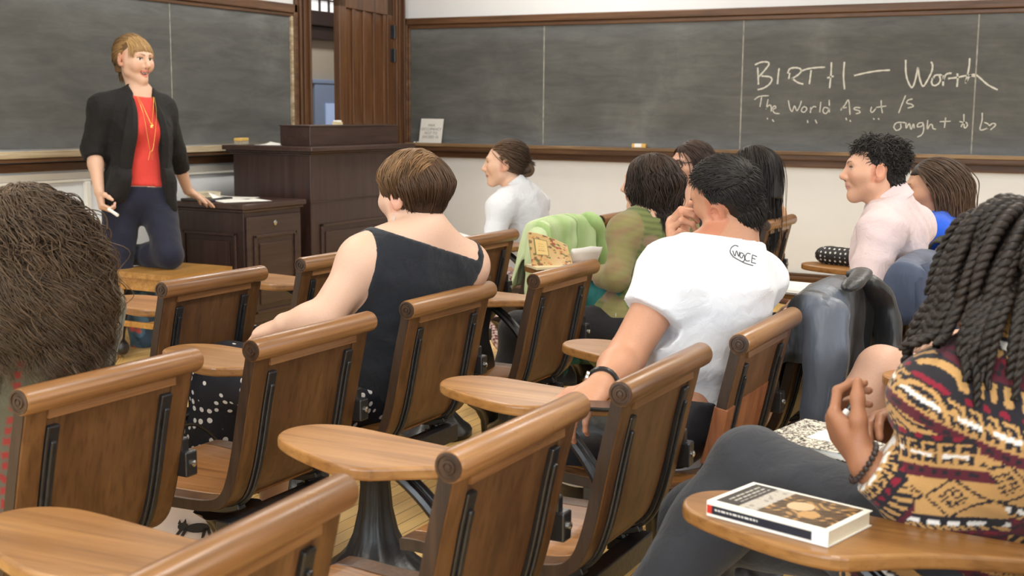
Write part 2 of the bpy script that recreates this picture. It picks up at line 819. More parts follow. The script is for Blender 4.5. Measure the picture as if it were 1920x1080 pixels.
def chalkboard_mat(name, axis):
    t = NT(name)
    v = t.coords('Object')
    big = t.noise(v, 1.1, 5, 0.6, 0.8)
    s = (1.0, 1.0, 5.0) if axis == 'x' else (1.0, 1.0, 5.0)
    mp = t.n('Mapping'); mp.inputs['Scale'].default_value = s; mp.inputs['Rotation'].default_value = (0.5, 0.4, 0.2)
    t.l(v, mp.inputs['Vector'])
    sweep = t.noise(mp.outputs[0], 3.2, 5, 0.65, 0.6)
    fine = t.noise(v, 260, 2, 0.7)
    spots = t.noise(v, 14, 6, 0.75, 0.4)
    c = t.ramp(big, [(0.25, lin(74, 74, 72)), (0.55, lin(88, 88, 86)), (0.8, lin(110, 110, 108))])
    sw = t.ramp(sweep, [(0.35, (0.80, 0.80, 0.81)), (0.68, (1.22, 1.21, 1.18))])
    c = t.mix(c, sw, 0.75, 'MULTIPLY')
    fn = t.ramp(fine, [(0.3, (0.93, 0.93, 0.93)), (0.7, (1.08, 1.08, 1.07))])
    c = t.mix(c, fn, 1.0, 'MULTIPLY')
    sp = t.ramp(spots, [(0.66, (0, 0, 0)), (0.80, (1, 1, 1))])
    c = t.mix(c, lin(134, 133, 128), t.math('MULTIPLY', sp, 0.22))
    # chalk dust settles along the lower edge of the slate and lingers under the top rail
    sx = t.n('SeparateXYZ'); t.l(v, sx.inputs[0])
    low = t.math('SMOOTH_MIN', t.math('ABSOLUTE', t.math('SUBTRACT', sx.outputs[2], 1.05)), t.math('ABSOLUTE', t.math('SUBTRACT', sx.outputs[2], 1.94)), 0.02)
    dust = t.ramp(low, [(0.0, (1, 1, 1)), (0.14, (0, 0, 0))])
    c = t.mix(c, lin(128, 133, 138), t.math('MULTIPLY', dust, t.math('MULTIPLY', sweep, 0.55)))
    t.base(c).rough(0.72).set('Specular IOR Level', 0.35)
    t.bump(fine, 0.05, 0.002)
    return t.m


M['slate_front'] = chalkboard_mat('slate_of_short_board', 'x')
M['slate_side'] = chalkboard_mat('slate_of_long_board', 'y')
M['chalk'] = m_plain('chalk_marks', lin(196, 194, 184), 0.95, var=0.25, scale=220, spec=0.1)
M['chalk_seam'] = m_plain('dusty_seam', lin(150, 148, 140), 0.95, var=0.35, scale=24, spec=0.1)


def floor_mat():
    t = NT('maple_strip_floor')
    tc = t.n('TexCoord')
    br = t.n('TexBrick', offset=0.37)
    br.inputs['Scale'].default_value = 1.0
    br.inputs['Brick Width'].default_value = 1.35
    br.inputs['Row Height'].default_value = 0.058
    br.inputs['Mortar Size'].default_value = 0.0016
    br.inputs['Mortar Smooth'].default_value = 0.3
    br.inputs['Color1'].default_value = (*lin(238, 202, 132), 1)
    br.inputs['Color2'].default_value = (*lin(222, 182, 110), 1)
    br.inputs['Mortar'].default_value = (*lin(96, 66, 30), 1)
    t.l(tc.outputs['Object'], br.inputs['Vector'])
    mp = t.n('Mapping'); mp.inputs['Scale'].default_value = (1.2, 40, 1)
    t.l(tc.outputs['Object'], mp.inputs['Vector'])
    g = t.noise(mp.outputs[0], 1.0, 6, 0.6, 0.4)
    gr = t.ramp(g, [(0.3, (0.84, 0.82, 0.78)), (0.7, (1.06, 1.05, 1.03))])
    t.base(t.mix(br.outputs['Color'], gr, 1.0, 'MULTIPLY'))
    blot = t.noise(tc.outputs['Object'], 3.0, 3)
    t.rough(t.math('MULTIPLY_ADD', blot, 0.2, 0.24))
    return t.m


M['floor'] = floor_mat()

# ------------------------------------------------------------------ the room
XR, YF = 8.5, 5.48           # long-board wall, short-board wall
X0, Y0, ZC = -2.7, -3.6, 3.4
DX0, DX1, DZ = 7.23, 8.31, 2.75


def slab(name, lo, hi, mat, bevel=0.0):
    return struct(MB().box(lo, hi).build(name, mat, bevel=bevel))


struct(new_obj('floor', [(X0, Y0, 0), (11.6, Y0, 0), (11.6, 9.2, 0), (X0, 9.2, 0)], [(0, 1, 2, 3)], M['floor'], smooth=False))
slab('ceiling', (X0, Y0, ZC), (11.6, 9.2, ZC + 0.1), M['ceiling'])
slab('wall_right', (XR, Y0, 0), (XR + 0.12, YF, ZC), M['wall'])
wf = MB()
wf.box((X0, YF, 0), (DX0, YF + 0.14, ZC)).box((DX1, YF, 0), (XR + 0.12, YF + 0.14, ZC)).box((DX0, YF, DZ), (DX1, YF + 0.14, ZC))
struct(wf.build('wall_front', M['wall']))
WIN_L, WIN_B = (-1.6, 1.0, 3.6), (1.2, 3.6, 6.0)


def pierced(name, along, lo, hi, fixed0, fixed1, spots):
    """a wall with window openings; along is 'x' or 'y'"""
    mb = MB()
    def bx(a0, a1, z0, z1):
        if along == 'y':
            mb.box((fixed0, a0, z0), (fixed1, a1, z1))
        else:
            mb.box((a0, fixed0, z0), (a1, fixed1, z1))
    ys = [lo]
    for w in spots:
        ys += [w - 0.8, w + 0.8]
    ys.append(hi)
    for i in range(0, len(ys), 2):
        bx(ys[i], ys[i + 1], 0, ZC)
    for w in spots:
        bx(w - 0.8, w + 0.8, 0, 0.92)
        bx(w - 0.8, w + 0.8, 2.98, ZC)
    struct(mb.build(name, M['wall']))


pierced('wall_back', 'x', X0, XR + 0.12, Y0 - 0.12, Y0, WIN_B)
pierced('wall_left', 'y', Y0 - 0.12, YF + 0.14, X0 - 0.12, X0, WIN_L)
glass = NT('window_glass')
glass.base((0.9, 0.95, 1.0)).rough(0.02).set('Transmission Weight', 1.0)
wn = 0
for along, spots in (('y', WIN_L), ('x', WIN_B)):
    for w in spots:
        wn += 1
        fr = MB()
        gl = MB()
        def bx(mb, a0, a1, z0, z1, d0, d1):
            if along == 'y':
                mb.box((X0 - d1, a0, z0), (X0 - d0, a1, z1))
            else:
                mb.box((a0, Y0 - d1, z0), (a1, Y0 - d0, z1))
        for a0, a1, z0, z1 in ((w - 0.8, w - 0.74, 0.92, 2.98), (w + 0.74, w + 0.8, 0.92, 2.98), (w - 0.74, w + 0.74, 0.92, 0.99), (w - 0.74, w + 0.74, 2.91, 2.98), (w - 0.74, w + 0.74, 1.92, 1.97)):
            bx(fr, a0, a1, z0, z1, 0.03, 0.09)
        f = struct(fr.build('window_%d' % (wn if wn < 4 else wn + 1), M['oak_trim_z'], bevel=0.004))
        bx(gl, w - 0.75, w + 0.75, 0.98, 2.92, 0.060, 0.066)
        gl.build('window_pane', glass.m, f)

# baseboards
bb = MB()
bb.box((XR - 0.022, Y0, 0), (XR, YF, 0.16)).box((XR - 0.034, Y0, 0.16), (XR, YF, 0.185)).box((XR - 0.018, Y0, 0.185), (XR, YF, 0.205)).box((XR - 0.04, Y0, 0), (XR, YF, 0.03))
struct(bb.build('baseboard_right', M['oak_trim_y'], bevel=0.005))
bb = MB()
bb.box((X0, YF - 0.022, 0), (7.08, YF, 0.17)).box((X0, YF - 0.03, 0.17), (7.08, YF, 0.2))
struct(bb.build('baseboard_front', M['oak_trim_x'], bevel=0.005))
# pale dado rail and pipe cover on the front wall below the short board
dr = MB()
dr.box((X0, YF - 0.02, 0.885), (7.08, YF, 0.90)).box((X0, YF - 0.012, 0.90), (7.08, YF, 0.94))
struct(dr.build('trim_1', M['white_trim'], bevel=0.004))
slab('trim_2', (5.13, YF - 0.03, 0.2), (5.165, YF, 0.884), M['white_trim'], 0.004)

# door casing (moulded uprights), threshold jambs and the half open door of vertical oak boards
cs = MB()
for x0, x1 in ((7.085, 7.25), (8.30, 8.47)):
    cs.box((x0, YF - 0.03, 0), (x1, YF + 0.16, DZ + 0.15))
    for k, (w, d) in enumerate(((0.018, 0.05), (0.02, 0.042), (0.016, 0.056))):
        xx = x0 + 0.015 + k * 0.052
        cs.box((xx, YF - d, 0), (xx + w, YF - 0.02, DZ + 0.15))
cs.box((7.085, YF - 0.04, DZ), (8.47, YF + 0.16, DZ + 0.16))
struct(cs.build('trim_3', M['oak_trim_z'], bevel=0.005))
st = MB()
st.box((7.252, YF + 0.02, 0), (7.285, YF + 0.05, DZ))
struct(st.build('trim_4', M['oak_trim_z'], bevel=0.003))

dh = Vector((8.285, YF - 0.035, 0))
da = math.radians(10.0)
DM = Matrix.Translation(dh) @ Matrix.Rotation(da, 4, 'Z')
door = MB()
LW = 0.945
Hd = 2.68
T = 0.05
for a, b in (((-LW, 0, 0.02), (-LW + 0.11, T, Hd)), ((-0.10, 0, 0.02), (0, T, Hd)), ((-LW, 0, 2.02), (0, T, 2.2)), ((-LW, 0, 0.02), (0, T, 0.25)), ((-LW, 0, 2.5), (0, T, Hd)), ((-LW, 0.02, 2.2), (0, T - 0.02, 2.5))):
    door.box(a, b, DM)
n = 4
w = (LW - 0.21) / n
for i in range(n):
    xa = -LW + 0.11 + i * w
    door.box((xa, 0.018, 0.25), (xa + w, T - 0.018, 2.02), DM)
    door.box((xa + w * 0.62, 0.002, 0.25), (xa + w * 0.80, 0.02, 2.02), DM)
    door.box((xa + w * 0.86, 0.008, 0.25), (xa + w * 0.98, 0.02, 2.02), DM)
d1 = struct(door.build('door_1', M['oak_door'], bevel=0.004))
hg = MB()
for z in (0.35, 1.72, 1.9):
    hg.tube([DM @ Vector((0.004, -0.012, z - 0.05)), DM @ Vector((0.004, -0.012, z + 0.05))], 0.011, 10)
    hg.box((-0.055, -0.006, z - 0.05), (0.0, 0.004, z + 0.05), DM)
hg.build('hinge', M['iron'], d1)
kn = MB()
kn.lathe([(0.02, 0), (0.02, -0.01), (0.011, -0.014), (0.011, -0.04), (0.026, -0.05), (0.026, -0.07), (0.012, -0.08)], 16, DM @ Matrix.Translation((-LW + 0.055, 0, 1.0)), 'y')
kn.build('door_knob', M['chrome'], d1)

# the hall beyond the door: grey wall, dark transom beam, leaded window above, blue-lit door below
M['hall'] = m_plain('hall_grey_paint', lin(158, 148, 134), 0.8, var=0.03)
hw = MB()
HY = 7.5
hw.box((7.6, HY, 0), (11.6, HY + 0.1, 1.98))
hw.box((7.6, HY, 2.34), (9.2, HY + 0.1, ZC)).box((11.0, HY, 2.34), (11.6, HY + 0.1, ZC)).box((9.2, HY, 3.2), (11.0, HY + 0.1, ZC))
struct(hw.build('wall_hall', M['hall']))
slab('wall_hall_end', (11.5, YF, 0), (11.6, HY, ZC), M['hall'])
slab('wall_hall_near', (6.0, YF + 0.14, 0), (6.1, HY, ZC), M['hall'])
M['hall_dark'] = m_plain('hall_dark_stain', lin(44, 32, 30), 0.4)
tb = MB()
tb.box((7.6, HY - 0.08, 1.97), (11.5, HY + 0.02, 2.10)).box((7.6, HY - 0.12, 2.10), (11.5, HY + 0.02, 2.24))
struct(tb.build('trim_5', M['hall_dark'], bevel=0.01))
lead = MB()
for k in range(13):
    lead.box((9.2 + k * 0.15 - 0.008, HY - 0.02, 2.2), (9.2 + k * 0.15 + 0.008, HY, 3.2))
for z in (2.36, 2.62, 2.88):
    lead.box((9.2, HY - 0.022, z - 0.008), (11.0, HY + 0.002, z + 0.008))
w4 = struct(lead.build('window_4', M['hall_dark']))
pane = NT('lit_leaded_panes')
pane.base(lin(228, 226, 224)).rough(0.3)
pane.set('Emission Color', (1.0, 0.97, 0.95, 1)).set('Emission Strength', 0.62)
MB().box((9.2, HY + 0.004, 2.2), (11.0, HY + 0.012, 3.2)).build('window_pane', pane.m, w4)
M['hall_blue'] = m_plain('blue_lit_door_tone', lin(122, 138, 168), 0.6, var=0.03)  # blue light on the hall door put into its base colour
hd = MB()
hd.box((9.94, HY - 0.06, 0), (11.2, HY + 0.0, 1.55))
hd.box((9.90, HY - 0.07, 1.55), (11.2, HY, 1.59))
d2 = struct(hd.build('door_2', M['hall_blue'], bevel=0.006))
pane2 = NT('daylit_door_pane')
pane2.base(lin(150, 168, 205)).rough(0.25)
pane2.set('Emission Color', (*lin(170, 190, 230), 1)).set('Emission Strength', 0.28)
MB().box((10.10, HY - 0.075, 0.5), (11.0, HY - 0.062, 1.36)).build('door_pane', pane2.m, d2)
area('hall_lamp', (9.4, 6.4, 3.2), (9.4, 6.6, 0), 1.2, 0.4, 42, WARM)


# ------------------------------------------------------------------ chalkboards
def board_front():
    t = thing('chalkboard', 'shorter oak-framed chalkboard on the wall behind the standing teacher', 'chalkboard', (0, 0, 0))
    xa, xb = -0.6, 7.012
    MB().box((xa, YF - 0.022, 1.078), (xb, YF - 0.002, 1.935)).build('slate', M['slate_front'], t)
    f = MB()
    f.box((xa - 0.07, YF - 0.05, 1.955), (xb + 0.06, YF, 2.015)).box((xa - 0.07, YF - 0.036, 1.93), (xb + 0.045, YF, 1.955))
    f.box((xb + 0.022, YF - 0.05, 1.0), (xb + 0.062, YF, 2.015)).box((xa - 0.07, YF - 0.05, 1.0), (xa, YF, 2.015))
    f.box((xa, YF - 0.034, 0.952), (xb + 0.06, YF, 1.0))
    f.build('frame', M['oak_trim_x'], t, bevel=0.006)
    f = MB()
    f.box((xb - 0.002, YF - 0.04, 1.07), (xb + 0.024, YF, 1.935))
    f.build('frame_edge', M['ledge_dust_x'], t, bevel=0.004)['label'] = 'chalk-dusted inner edge of the frame'
    f = MB()
    f.box((xa, YF - 0.10, 1.035), (xb + 0.05, YF, 1.052)).box((xa, YF - 0.115, 1.03), (xb + 0.05, YF - 0.10, 1.068))
    f.build('chalk_ledge', M['ledge_dust_x'], t, bevel=0.004)
    f = MB()
    f.box((xa, YF - 0.105, 1.008), (xb + 0.05, YF, 1.034))
    f.build('ledge_rail', M['oak_trim_x'], t, bevel=0.008)
    for x in (5.847, 4.3, 2.7):
        MB().box((x - 0.0035, YF - 0.0235, 1.078), (x + 0.0035, YF - 0.021, 1.935)).build('panel_seam', M['chalk_seam'], t)
    return t


board_front()

Z5 = 3.368
STROKES = [
    [(238, 258), (241, 310), (243, 366)], [(220, 241), (262, 224), (300, 224), (309, 238), (285, 272), (244, 318)], [(262, 312), (310, 316), (328, 332), (312, 363), (275, 388), (238, 398)],
    [(374, 262), (368, 305), (363, 363)],
    [(441, 292), (434, 330)], [(428, 296), (440, 267), (475, 259), (505, 265), (512, 282), (492, 305), (452, 330)], [(455, 326), (490, 352), (526, 363)],
    [(512, 281), (555, 266), (615, 258), (663, 256)], [(576, 275), (570, 320), (564, 363)],
    [(704, 224), (701, 300), (692, 389)], [(677, 324), (718, 312)], [(786, 222), (780, 310), (787, 396)],
    [(847, 309), (920, 292), (1000, 279), (1074, 274)],
    [(1173, 210), (1174, 290), (1188, 348), (1213, 384), (1234, 335), (1250, 259), (1258, 315), (1281, 376), (1312, 335), (1338, 280), (1342, 240), (1332, 222)],
    [(1345, 322), (1336, 352), (1350, 372), (1378, 362), (1392, 335), (1380, 306), (1356, 310), (1345, 330)], [(1385, 302), (1402, 308)],
    [(1412, 308), (1408, 374)], [(1409, 345), (1425, 305), (1450, 294), (1462, 296)],
    [(1499, 295), (1501, 335), (1496, 381)], [(1440, 328), (1500, 320), (1560, 309), (1612, 314)],
    [(1577, 198), (1572, 260), (1551, 358)], [(1552, 352), (1578, 312), (1610, 303), (1640, 322), (1690, 366), (1753, 399)],
    [(218, 461), (250, 440), (308, 436)], [(263, 443), (258, 475), (252, 506)], [(304, 458), (292, 521)], [(291, 517), (308, 497), (322, 500), (324, 536)], [(327, 527), (352, 512), (345, 500), (330, 518), (345, 545), (376, 549)],
    [(432, 466), (440, 510), (455, 536), (471, 500), (485, 531), (502, 505), (515, 468)], [(520, 512), (514, 532), (532, 540), (549, 518), (533, 505), (520, 514)], [(573, 508), (571, 545)], [(572, 528), (590, 505), (608, 508)], [(637, 475), (630, 541)], [(688, 517), (660, 510), (650, 535), (668, 549), (688, 520), (690, 462)], [(690, 500), (691, 542)],
    [(762, 528), (790, 493), (812, 464), (821, 556)], [(764, 516), (800, 510)], [(886, 512), (855, 510), (848, 522), (876, 530), (884, 543), (858, 550)],
    [(958, 506), (951, 530), (962, 541), (984, 517)], [(1018, 464), (1019, 505), (1026, 546)], [(986, 510), (1050, 501)],
    [(1172, 434), (1150, 488), (1128, 546)], [(1216, 457), (1188, 464), (1180, 483), (1207, 489), (1221, 503), (1185, 514)],
    [(298, 576), (302, 586)], [(330, 586), (340, 600)], [(552, 590), (555, 608)], [(602, 588), (612, 611)], [(795, 575), (800, 591)], [(820, 590), (826, 601)], [(968, 578), (975, 587)], [(999, 578), (1005, 587)],
    [(1170, 606), (1118, 606), (1098, 632), (1115, 655), (1142, 640), (1140, 612)], [(1175, 606), (1176, 640), (1196, 612), (1206, 648), (1222, 614), (1226, 642)], [(1283, 606), (1255, 610), (1246, 632), (1274, 628), (1284, 612), (1286, 650), (1274, 682), (1246, 697)], [(1312, 590), (1309, 646), (1326, 620), (1340, 620), (1345, 642), (1363, 648)],
    [(1425, 574), (1417, 640)], [(1388, 600), (1456, 597)], [(1512, 599), (1550, 607)], [(1540, 552), (1541, 615), (1545, 640), (1562, 625), (1554, 604), (1530, 618), (1523, 634)],
    [(1656, 544), (1655, 590), (1643, 651), (1692, 638), (1696, 617), (1668, 604)], [(1688, 645), (1718, 612), (1741, 620), (1708, 652)],
]


def board_side():
    t = thing('chalkboard', 'long oak-framed chalkboard carrying handwriting about birth and worth', 'chalkboard', (0, 0, 0))
    ya, yb = -1.6, 5.405
    MB().box((XR - 0.022, ya, 1.048), (XR - 0.002, yb, 1.935)).build('slate', M['slate_side'], t)
    f = MB()
    f.box((XR - 0.05, ya, 1.962), (XR, yb + 0.06, 2.014)).box((XR - 0.036, ya, 1.93), (XR, yb + 0.05, 1.962))
    f.box((XR - 0.05, yb + 0.018, 1.0), (XR, yb + 0.062, 2.014)).box((XR - 0.036, yb, 1.0), (XR, yb + 0.02, 1.96))
    f.box((XR - 0.05, ya - 0.06, 1.0), (XR, ya, 2.014))
    f.box((XR - 0.034, ya, 0.933), (XR, yb, 0.985))
    f.build('frame', M['oak_trim_y'], t, bevel=0.006)
    f = MB()
    f.box((XR - 0.10, ya, 1.026), (XR, yb, 1.042)).box((XR - 0.115, ya, 1.02), (XR - 0.10, yb, 1.046))
    f.build('chalk_ledge', M['ledge_dust_y'], t, bevel=0.004)
    f = MB()
    f.box((XR - 0.108, ya, 0.985), (XR, yb, 1.024))
    f.build('ledge_rail', M['oak_trim_y'], t, bevel=0.008)
    for y in (4.227, 2.692, 1.159, -0.3):
        MB().box((XR - 0.0235, y - 0.004, 1.048), (XR - 0.021, y + 0.004, 1.935)).build('panel_seam', M['chalk_seam'], t)
    wr = MB()
    xs = XR - 0.0225
    for s in STROKES:
        pts = []
        for a, b in s:
            d = ROT @ np.array([(1350 + a / Z5 - 960) / FPX, (50 + b / Z5 - 540) / FPX, 1.0])
            k = xs / d[0]
            pts.append((xs, d[1] * k, CAM_H + d[2] * k))
        sm = smooth_path(pts, 5)
        big = s[0][1] < 405 and (s[-1][1] < 405)
        r = 0.0054 if big else 0.0036
        rr = [r * (0.72 + 0.4 * abs(math.sin(i * 0.9 + s[0][0]))) for i in range(len(sm))]
        # flat ribbons of chalk lying on the slate
        vs, fs = [], []
        for i, p in enumerate(sm):
            a = np.asarray(sm[min(i + 1, len(sm) - 1)]) - np.asarray(sm[max(i - 1, 0)])
            a = nrm(a)
            nn = np.array([0, -a[2], a[1]])
            for sgn in (-1, 1):
                q = np.asarray(p) + nn * rr[i] * sgn
                vs.append((xs - 0.0006, q[1], q[2]))
        for i in range(len(sm) - 1):
            fs.append((2 * i, 2 * i + 1, 2 * i + 3, 2 * i + 2))
        wr.add(vs, fs)
    wr.build('handwriting', M['chalk'], t)
    return t


board_side()
# ------------------------------------------------------------------ tablet-arm chairs
M['back_wood'] = m_wood('oak_chair_back', lin(70, 44, 23), lin(96, 64, 35), lin(118, 82, 48), 'z', 0.40, 0.7)
M['back_panel'] = m_wood('plywood_chair_panel', lin(76, 49, 27), lin(98, 66, 38), lin(114, 80, 48), 'z', 0.44, 0.6)
M['rail_wood'] = m_wood('oak_top_rail', lin(92, 60, 34), lin(130, 90, 54), lin(158, 116, 74), 'x', 0.30, 0.8)
M['rail_end'] = m_wood('dark_end_grain', lin(40, 26, 17), lin(60, 41, 27), lin(80, 57, 39), 'x', 0.4, 1.0)
M['edge_wood'] = m_wood('dark_edge_tone', lin(40, 27, 17), lin(54, 37, 24), lin(70, 50, 33), 'z', 0.45, 1.0)  # darker wood tone for the outer edges of the side boards
M['seat_wood'] = m_wood('oak_chair_seat', lin(112, 72, 36), lin(148, 101, 56), lin(170, 121, 72), 'y', 0.32, 0.7)
M['tablet_wood'] = m_wood('honey_oak_tablet', lin(122, 82, 43), lin(152, 107, 59), lin(170, 125, 75), 'y', 0.33, 0.6)

# side profile of the bent stile: (y, z), back face first run, seen from the chair's side
BACK = [(-0.010, 0.818), (-0.003, 0.775), (0.014, 0.700), (0.026, 0.640), (0.038, 0.580), (0.052, 0.525), (0.070, 0.480), (0.098, 0.452), (0.14, 0.440), (0.20, 0.436), (0.28, 0.434), (0.36, 0.434), (0.43, 0.438), (0.465, 0.436)]


def thick(profile, t):
    """offset a (y, z) line to the front and upward side"""
    out = []
    for i, p in enumerate(profile):
        a = np.array(profile[min(i + 1, len(profile) - 1)]) - np.array(profile[max(i - 1, 0)])
        a = a / np.linalg.norm(a)
        n = np.array([-a[1], a[0]])          # left of the running direction: front / up
        out.append((p[0] + n[0] * t, p[1] + n[1] * t))
    return out


def ribbon(mb, prof, x0, x1, t0, t1):
    """a bent board between offsets t0 and t1 of the profile"""
    a = thick(prof, t0)
    b = thick(prof, t1)
    loops = []
    for (ya, za), (yb, zb) in zip(a, b):
        loops.append([(x0, ya, za), (x1, ya, za), (x1, yb, zb), (x0, yb, zb)])
    skin_loops(mb, loops)


def fine(prof, n=3):
    return [tuple(p) for p in smooth_path([np.array(p) for p in prof], n)]


TABLET = [(0.175, 0.045), (0.232, 0.045), (0.236, 0.10), (0.240, 0.20), (0.252, 0.30), (0.268, 0.40), (0.280, 0.48), (0.280, 0.53), (0.264, 0.575), (0.232, 0.602), (0.190, 0.606), (0.150, 0.588), (0.118, 0.545), (0.088, 0.485), (0.060, 0.415), (0.048, 0.365), (0.050, 0.325), (0.070, 0.292), (0.100, 0.250), (0.130, 0.200), (0.155, 0.13)]


def make_chair():
    t = thing('tablet_arm_chair', 'oak lecture chair', 'chair')
    P1 = fine(BACK, 3)
    n_back = 25                                            # up to where the back turns into the seat
    W = 0.205
    # side boards: back and seat in one bend
    for s in (-1, 1):
        mb = MB()
        x0, x1 = (-W, -W + 0.052) if s < 0 else (W - 0.052, W)
        ribbon(mb, P1, x0, x1, 0.0, 0.026)
        sbd = mb.build('side_board', M['back_wood'], t, bevel=0.004)
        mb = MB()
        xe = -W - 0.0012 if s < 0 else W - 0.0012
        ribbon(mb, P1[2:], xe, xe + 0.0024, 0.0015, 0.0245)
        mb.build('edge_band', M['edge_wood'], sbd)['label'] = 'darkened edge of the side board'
    mb = MB()
    ribbon(mb, P1[:n_back - 2], -W + 0.05, W - 0.05, 0.006, 0.020)
    mb.build('back_panel', M['back_panel'], t, bevel=0.002)
    mb = MB()
    ribbon(mb, P1[n_back - 4:], -W + 0.05, W - 0.05, 0.002, 0.026)
    mb.build('seat', M['seat_wood'], t, bevel=0.004)
    # iron straps bent down the back, with a raised rib
    for s in (-1, 1):
        mb = MB()
        xc = s * (W - 0.066)
        ribbon(mb, P1[4:n_back + 4], xc - 0.0135, xc + 0.0135, -0.004, 0.008)
        ribbon(mb, P1[5:n_back + 3], xc - 0.006, xc + 0.006, -0.010, -0.002)
        mb.build('iron_strap', M['iron'], t, bevel=0.003)
    # rolled top rail with turned bullseye ends
    mb = MB()
    rz, ry, rr = 0.808, -0.003, 0.0245
    prof = [(rr * math.cos(a), rr * math.sin(a)) for a in np.linspace(0, 2 * PI, 24, endpoint=False)]
    loops = [[(x, ry + c * k, rz + d * k) for c, d in prof] for x, k in ((-0.214, 0.93), (-0.209, 1.0), (0.209, 1.0), (0.214, 0.93))]
    skin_loops(mb, loops)
    mb.box((-0.155, ry - 0.004, rz - 0.040), (0.155, ry + 0.016, rz - 0.01))
    rail = mb.build('top_rail', M['rail_wood'], t, smooth=True)
    for s in (-1, 1):
        mb = MB()
        mb.lathe([(0.0215, 0), (0.0215, 0.0025 * s), (0.0175, 0.0028 * s), (0.0165, 0.0006 * s), (0.0115, 0.0006 * s), (0.0105, 0.003 * s), (0.0075, 0.0032 * s), (0.0065, 0.0012 * s), (0.0045, 0.0012 * s), (0.004, 0.003 * s), (0.0012, 0.0034 * s)], 24, Matrix.Translation((s * 0.2135, ry, rz)), 'x')
        mb.build('rail_end', M['rail_end'], rail, smooth=True)['label'] = 'dark turned end of the rail'
    # small iron bracket with its bolt at the right edge of the back
    mb = MB()
    mb.box((W - 0.004, 0.014, 0.565), (W + 0.028, 0.046, 0.618)).box((W - 0.002, 0.026, 0.612), (W + 0.018, 0.05, 0.645))
    br = mb.build('arm_bracket', M['iron'], t, bevel=0.004)
    mb = MB()
    mb.lathe([(0.007, 0), (0.007, -0.004), (0.003, -0.006)], 12, Matrix.Translation((W + 0.014, 0.014, 0.592)), 'y')
    mb.build('bolt', M['chrome'], br)
    # paddle shaped writing tablet
    mb = MB()
    pts = smooth_path([(x, y, 0) for x, y in TABLET] + [(TABLET[0][0], TABLET[0][1], 0)], 3)[:-1]
    mb.prism([(p[0], p[1]) for p in pts], 0.668, 0.692)
    mb.build('writing_tablet', M['tablet_wood'], t, bevel=0.006, seg=3, angle=50)
    # curved double iron arm that carries the tablet
    mb = MB()
    for dx in (-0.010, 0.012):
        pa = smooth_path([(0.190 + dx, 0.40, 0.664), (0.195 + dx, 0.34, 0.640), (0.200 + dx, 0.27, 0.58), (0.205 + dx, 0.215, 0.50), (0.200 + dx, 0.175, 0.42), (0.19 + dx, 0.15, 0.385)], 4)
        mb.tube(pa, [0.010 + 0.003 * i / len(pa) for i in range(len(pa))], 8)
    mb.box((0.165, 0.30, 0.656), (0.225, 0.44, 0.668)).box((0.165, 0.125, 0.372), (0.225, 0.18, 0.398))
    mb.tube([(0.215, 0.03, 0.59), (0.214, 0.06, 0.64), (0.205, 0.10, 0.664)], 0.010, 8)
    mb.build('tablet_arm', M['iron'], t, smooth=True)
    # iron cradle under the seat
    mb = MB()
    mb.box((-0.19, 0.085, 0.372), (0.19, 0.125, 0.42)).box((-0.19, 0.34, 0.396), (0.19, 0.37, 0.432))
    for s in (-1, 1):
        ribbon(mb, P1[n_back - 4:-6], s * 0.139 - 0.012, s * 0.139 + 0.012, -0.018, -0.002)
        mb.tube(smooth_path([(s * 0.139, 0.10, 0.40), (s * 0.11, 0.16, 0.345), (s * 0.06, 0.22, 0.31), (0, 0.24, 0.29)], 4), 0.014, 8)
    mb.build('seat_bracket', M['iron'], t, bevel=0.003)
    # fluted pedestal spreading into a round foot
    mb = MB()
    prof = [(0.148, 0.0), (0.150, 0.018), (0.140, 0.032), (0.112, 0.052), (0.082, 0.085), (0.060, 0.135), (0.046, 0.20), (0.040, 0.27), (0.044, 0.32), (0.060, 0.352), (0.085, 0.372)]
    loops = []
    for r, z in prof:
        lp = []
        for k in range(48):
            w = 2 * PI * k / 48
            q = r * (1 + 0.07 * math.cos(8 * w) * min(1, z / 0.06))
            lp.append((q * math.cos(w), 0.24 + q * math.sin(w), z))
        loops.append(lp)
    skin_loops(mb, loops)
    mb.build('pedestal', M['iron'], t, smooth=True)
    return t


CHAIR = make_chair()
_first = [True]


def chair(x, y, label, rz=0.0, group='oak tablet-arm chairs in rows'):
    if _first[0]:
        c = CHAIR
        _first[0] = False
    else:
        c = copy_tree(CHAIR)
    c.location = (x, y, 0)
    c.rotation_euler = (0, 0, rz)
    c['label'] = label
    c['group'] = group
    return c


# nearest row
chair(1.075, 0.915, 'oak tablet chair at the bottom of the picture, only its blurred rail and tablet show', 0.07)
chair(1.66, 0.865, 'empty oak tablet chair standing in the centre foreground, nearest with its whole back in view')
chair(2.20, 0.835, 'empty oak tablet chair between the centre foreground chair and the man in white')
ch_patch = chair(2.765, 0.80, 'oak tablet chair with a patched side board, behind the man in the white T-shirt')
chair(3.32, 0.80, 'oak chair almost hidden under the grey and black rain jacket')
ch_blue = chair(4.11, 0.71, 'oak chair of the man in pink, covered by the navy jacket')
chair(4.86, 0.72, 'oak tablet chair of the girl in blue, its tablet carrying the dotted pencil case')
# second row
chair(1.635, 1.69, 'oak tablet chair at the left edge, in front of the camera behind the curly-haired student')
chair(2.185, 1.65, 'empty oak tablet chair over whose rail the hand of the woman in black shows')
chair(2.79, 1.66, 'oak tablet chair on which the woman in the sleeveless black top sits')
chair(3.425, 1.63, 'empty oak tablet chair directly right of the woman in black, below the flowered book')
ch_green = chair(4.21, 1.66, 'oak tablet chair of the woman in the green top, its tablet carrying the flowered book')
chair(4.84, 1.555, 'oak chair peeping out beside the neck of the man in white')
chair(5.56, 1.57, 'oak tablet chair by the wall, on which the woman with long straight dark hair sits')
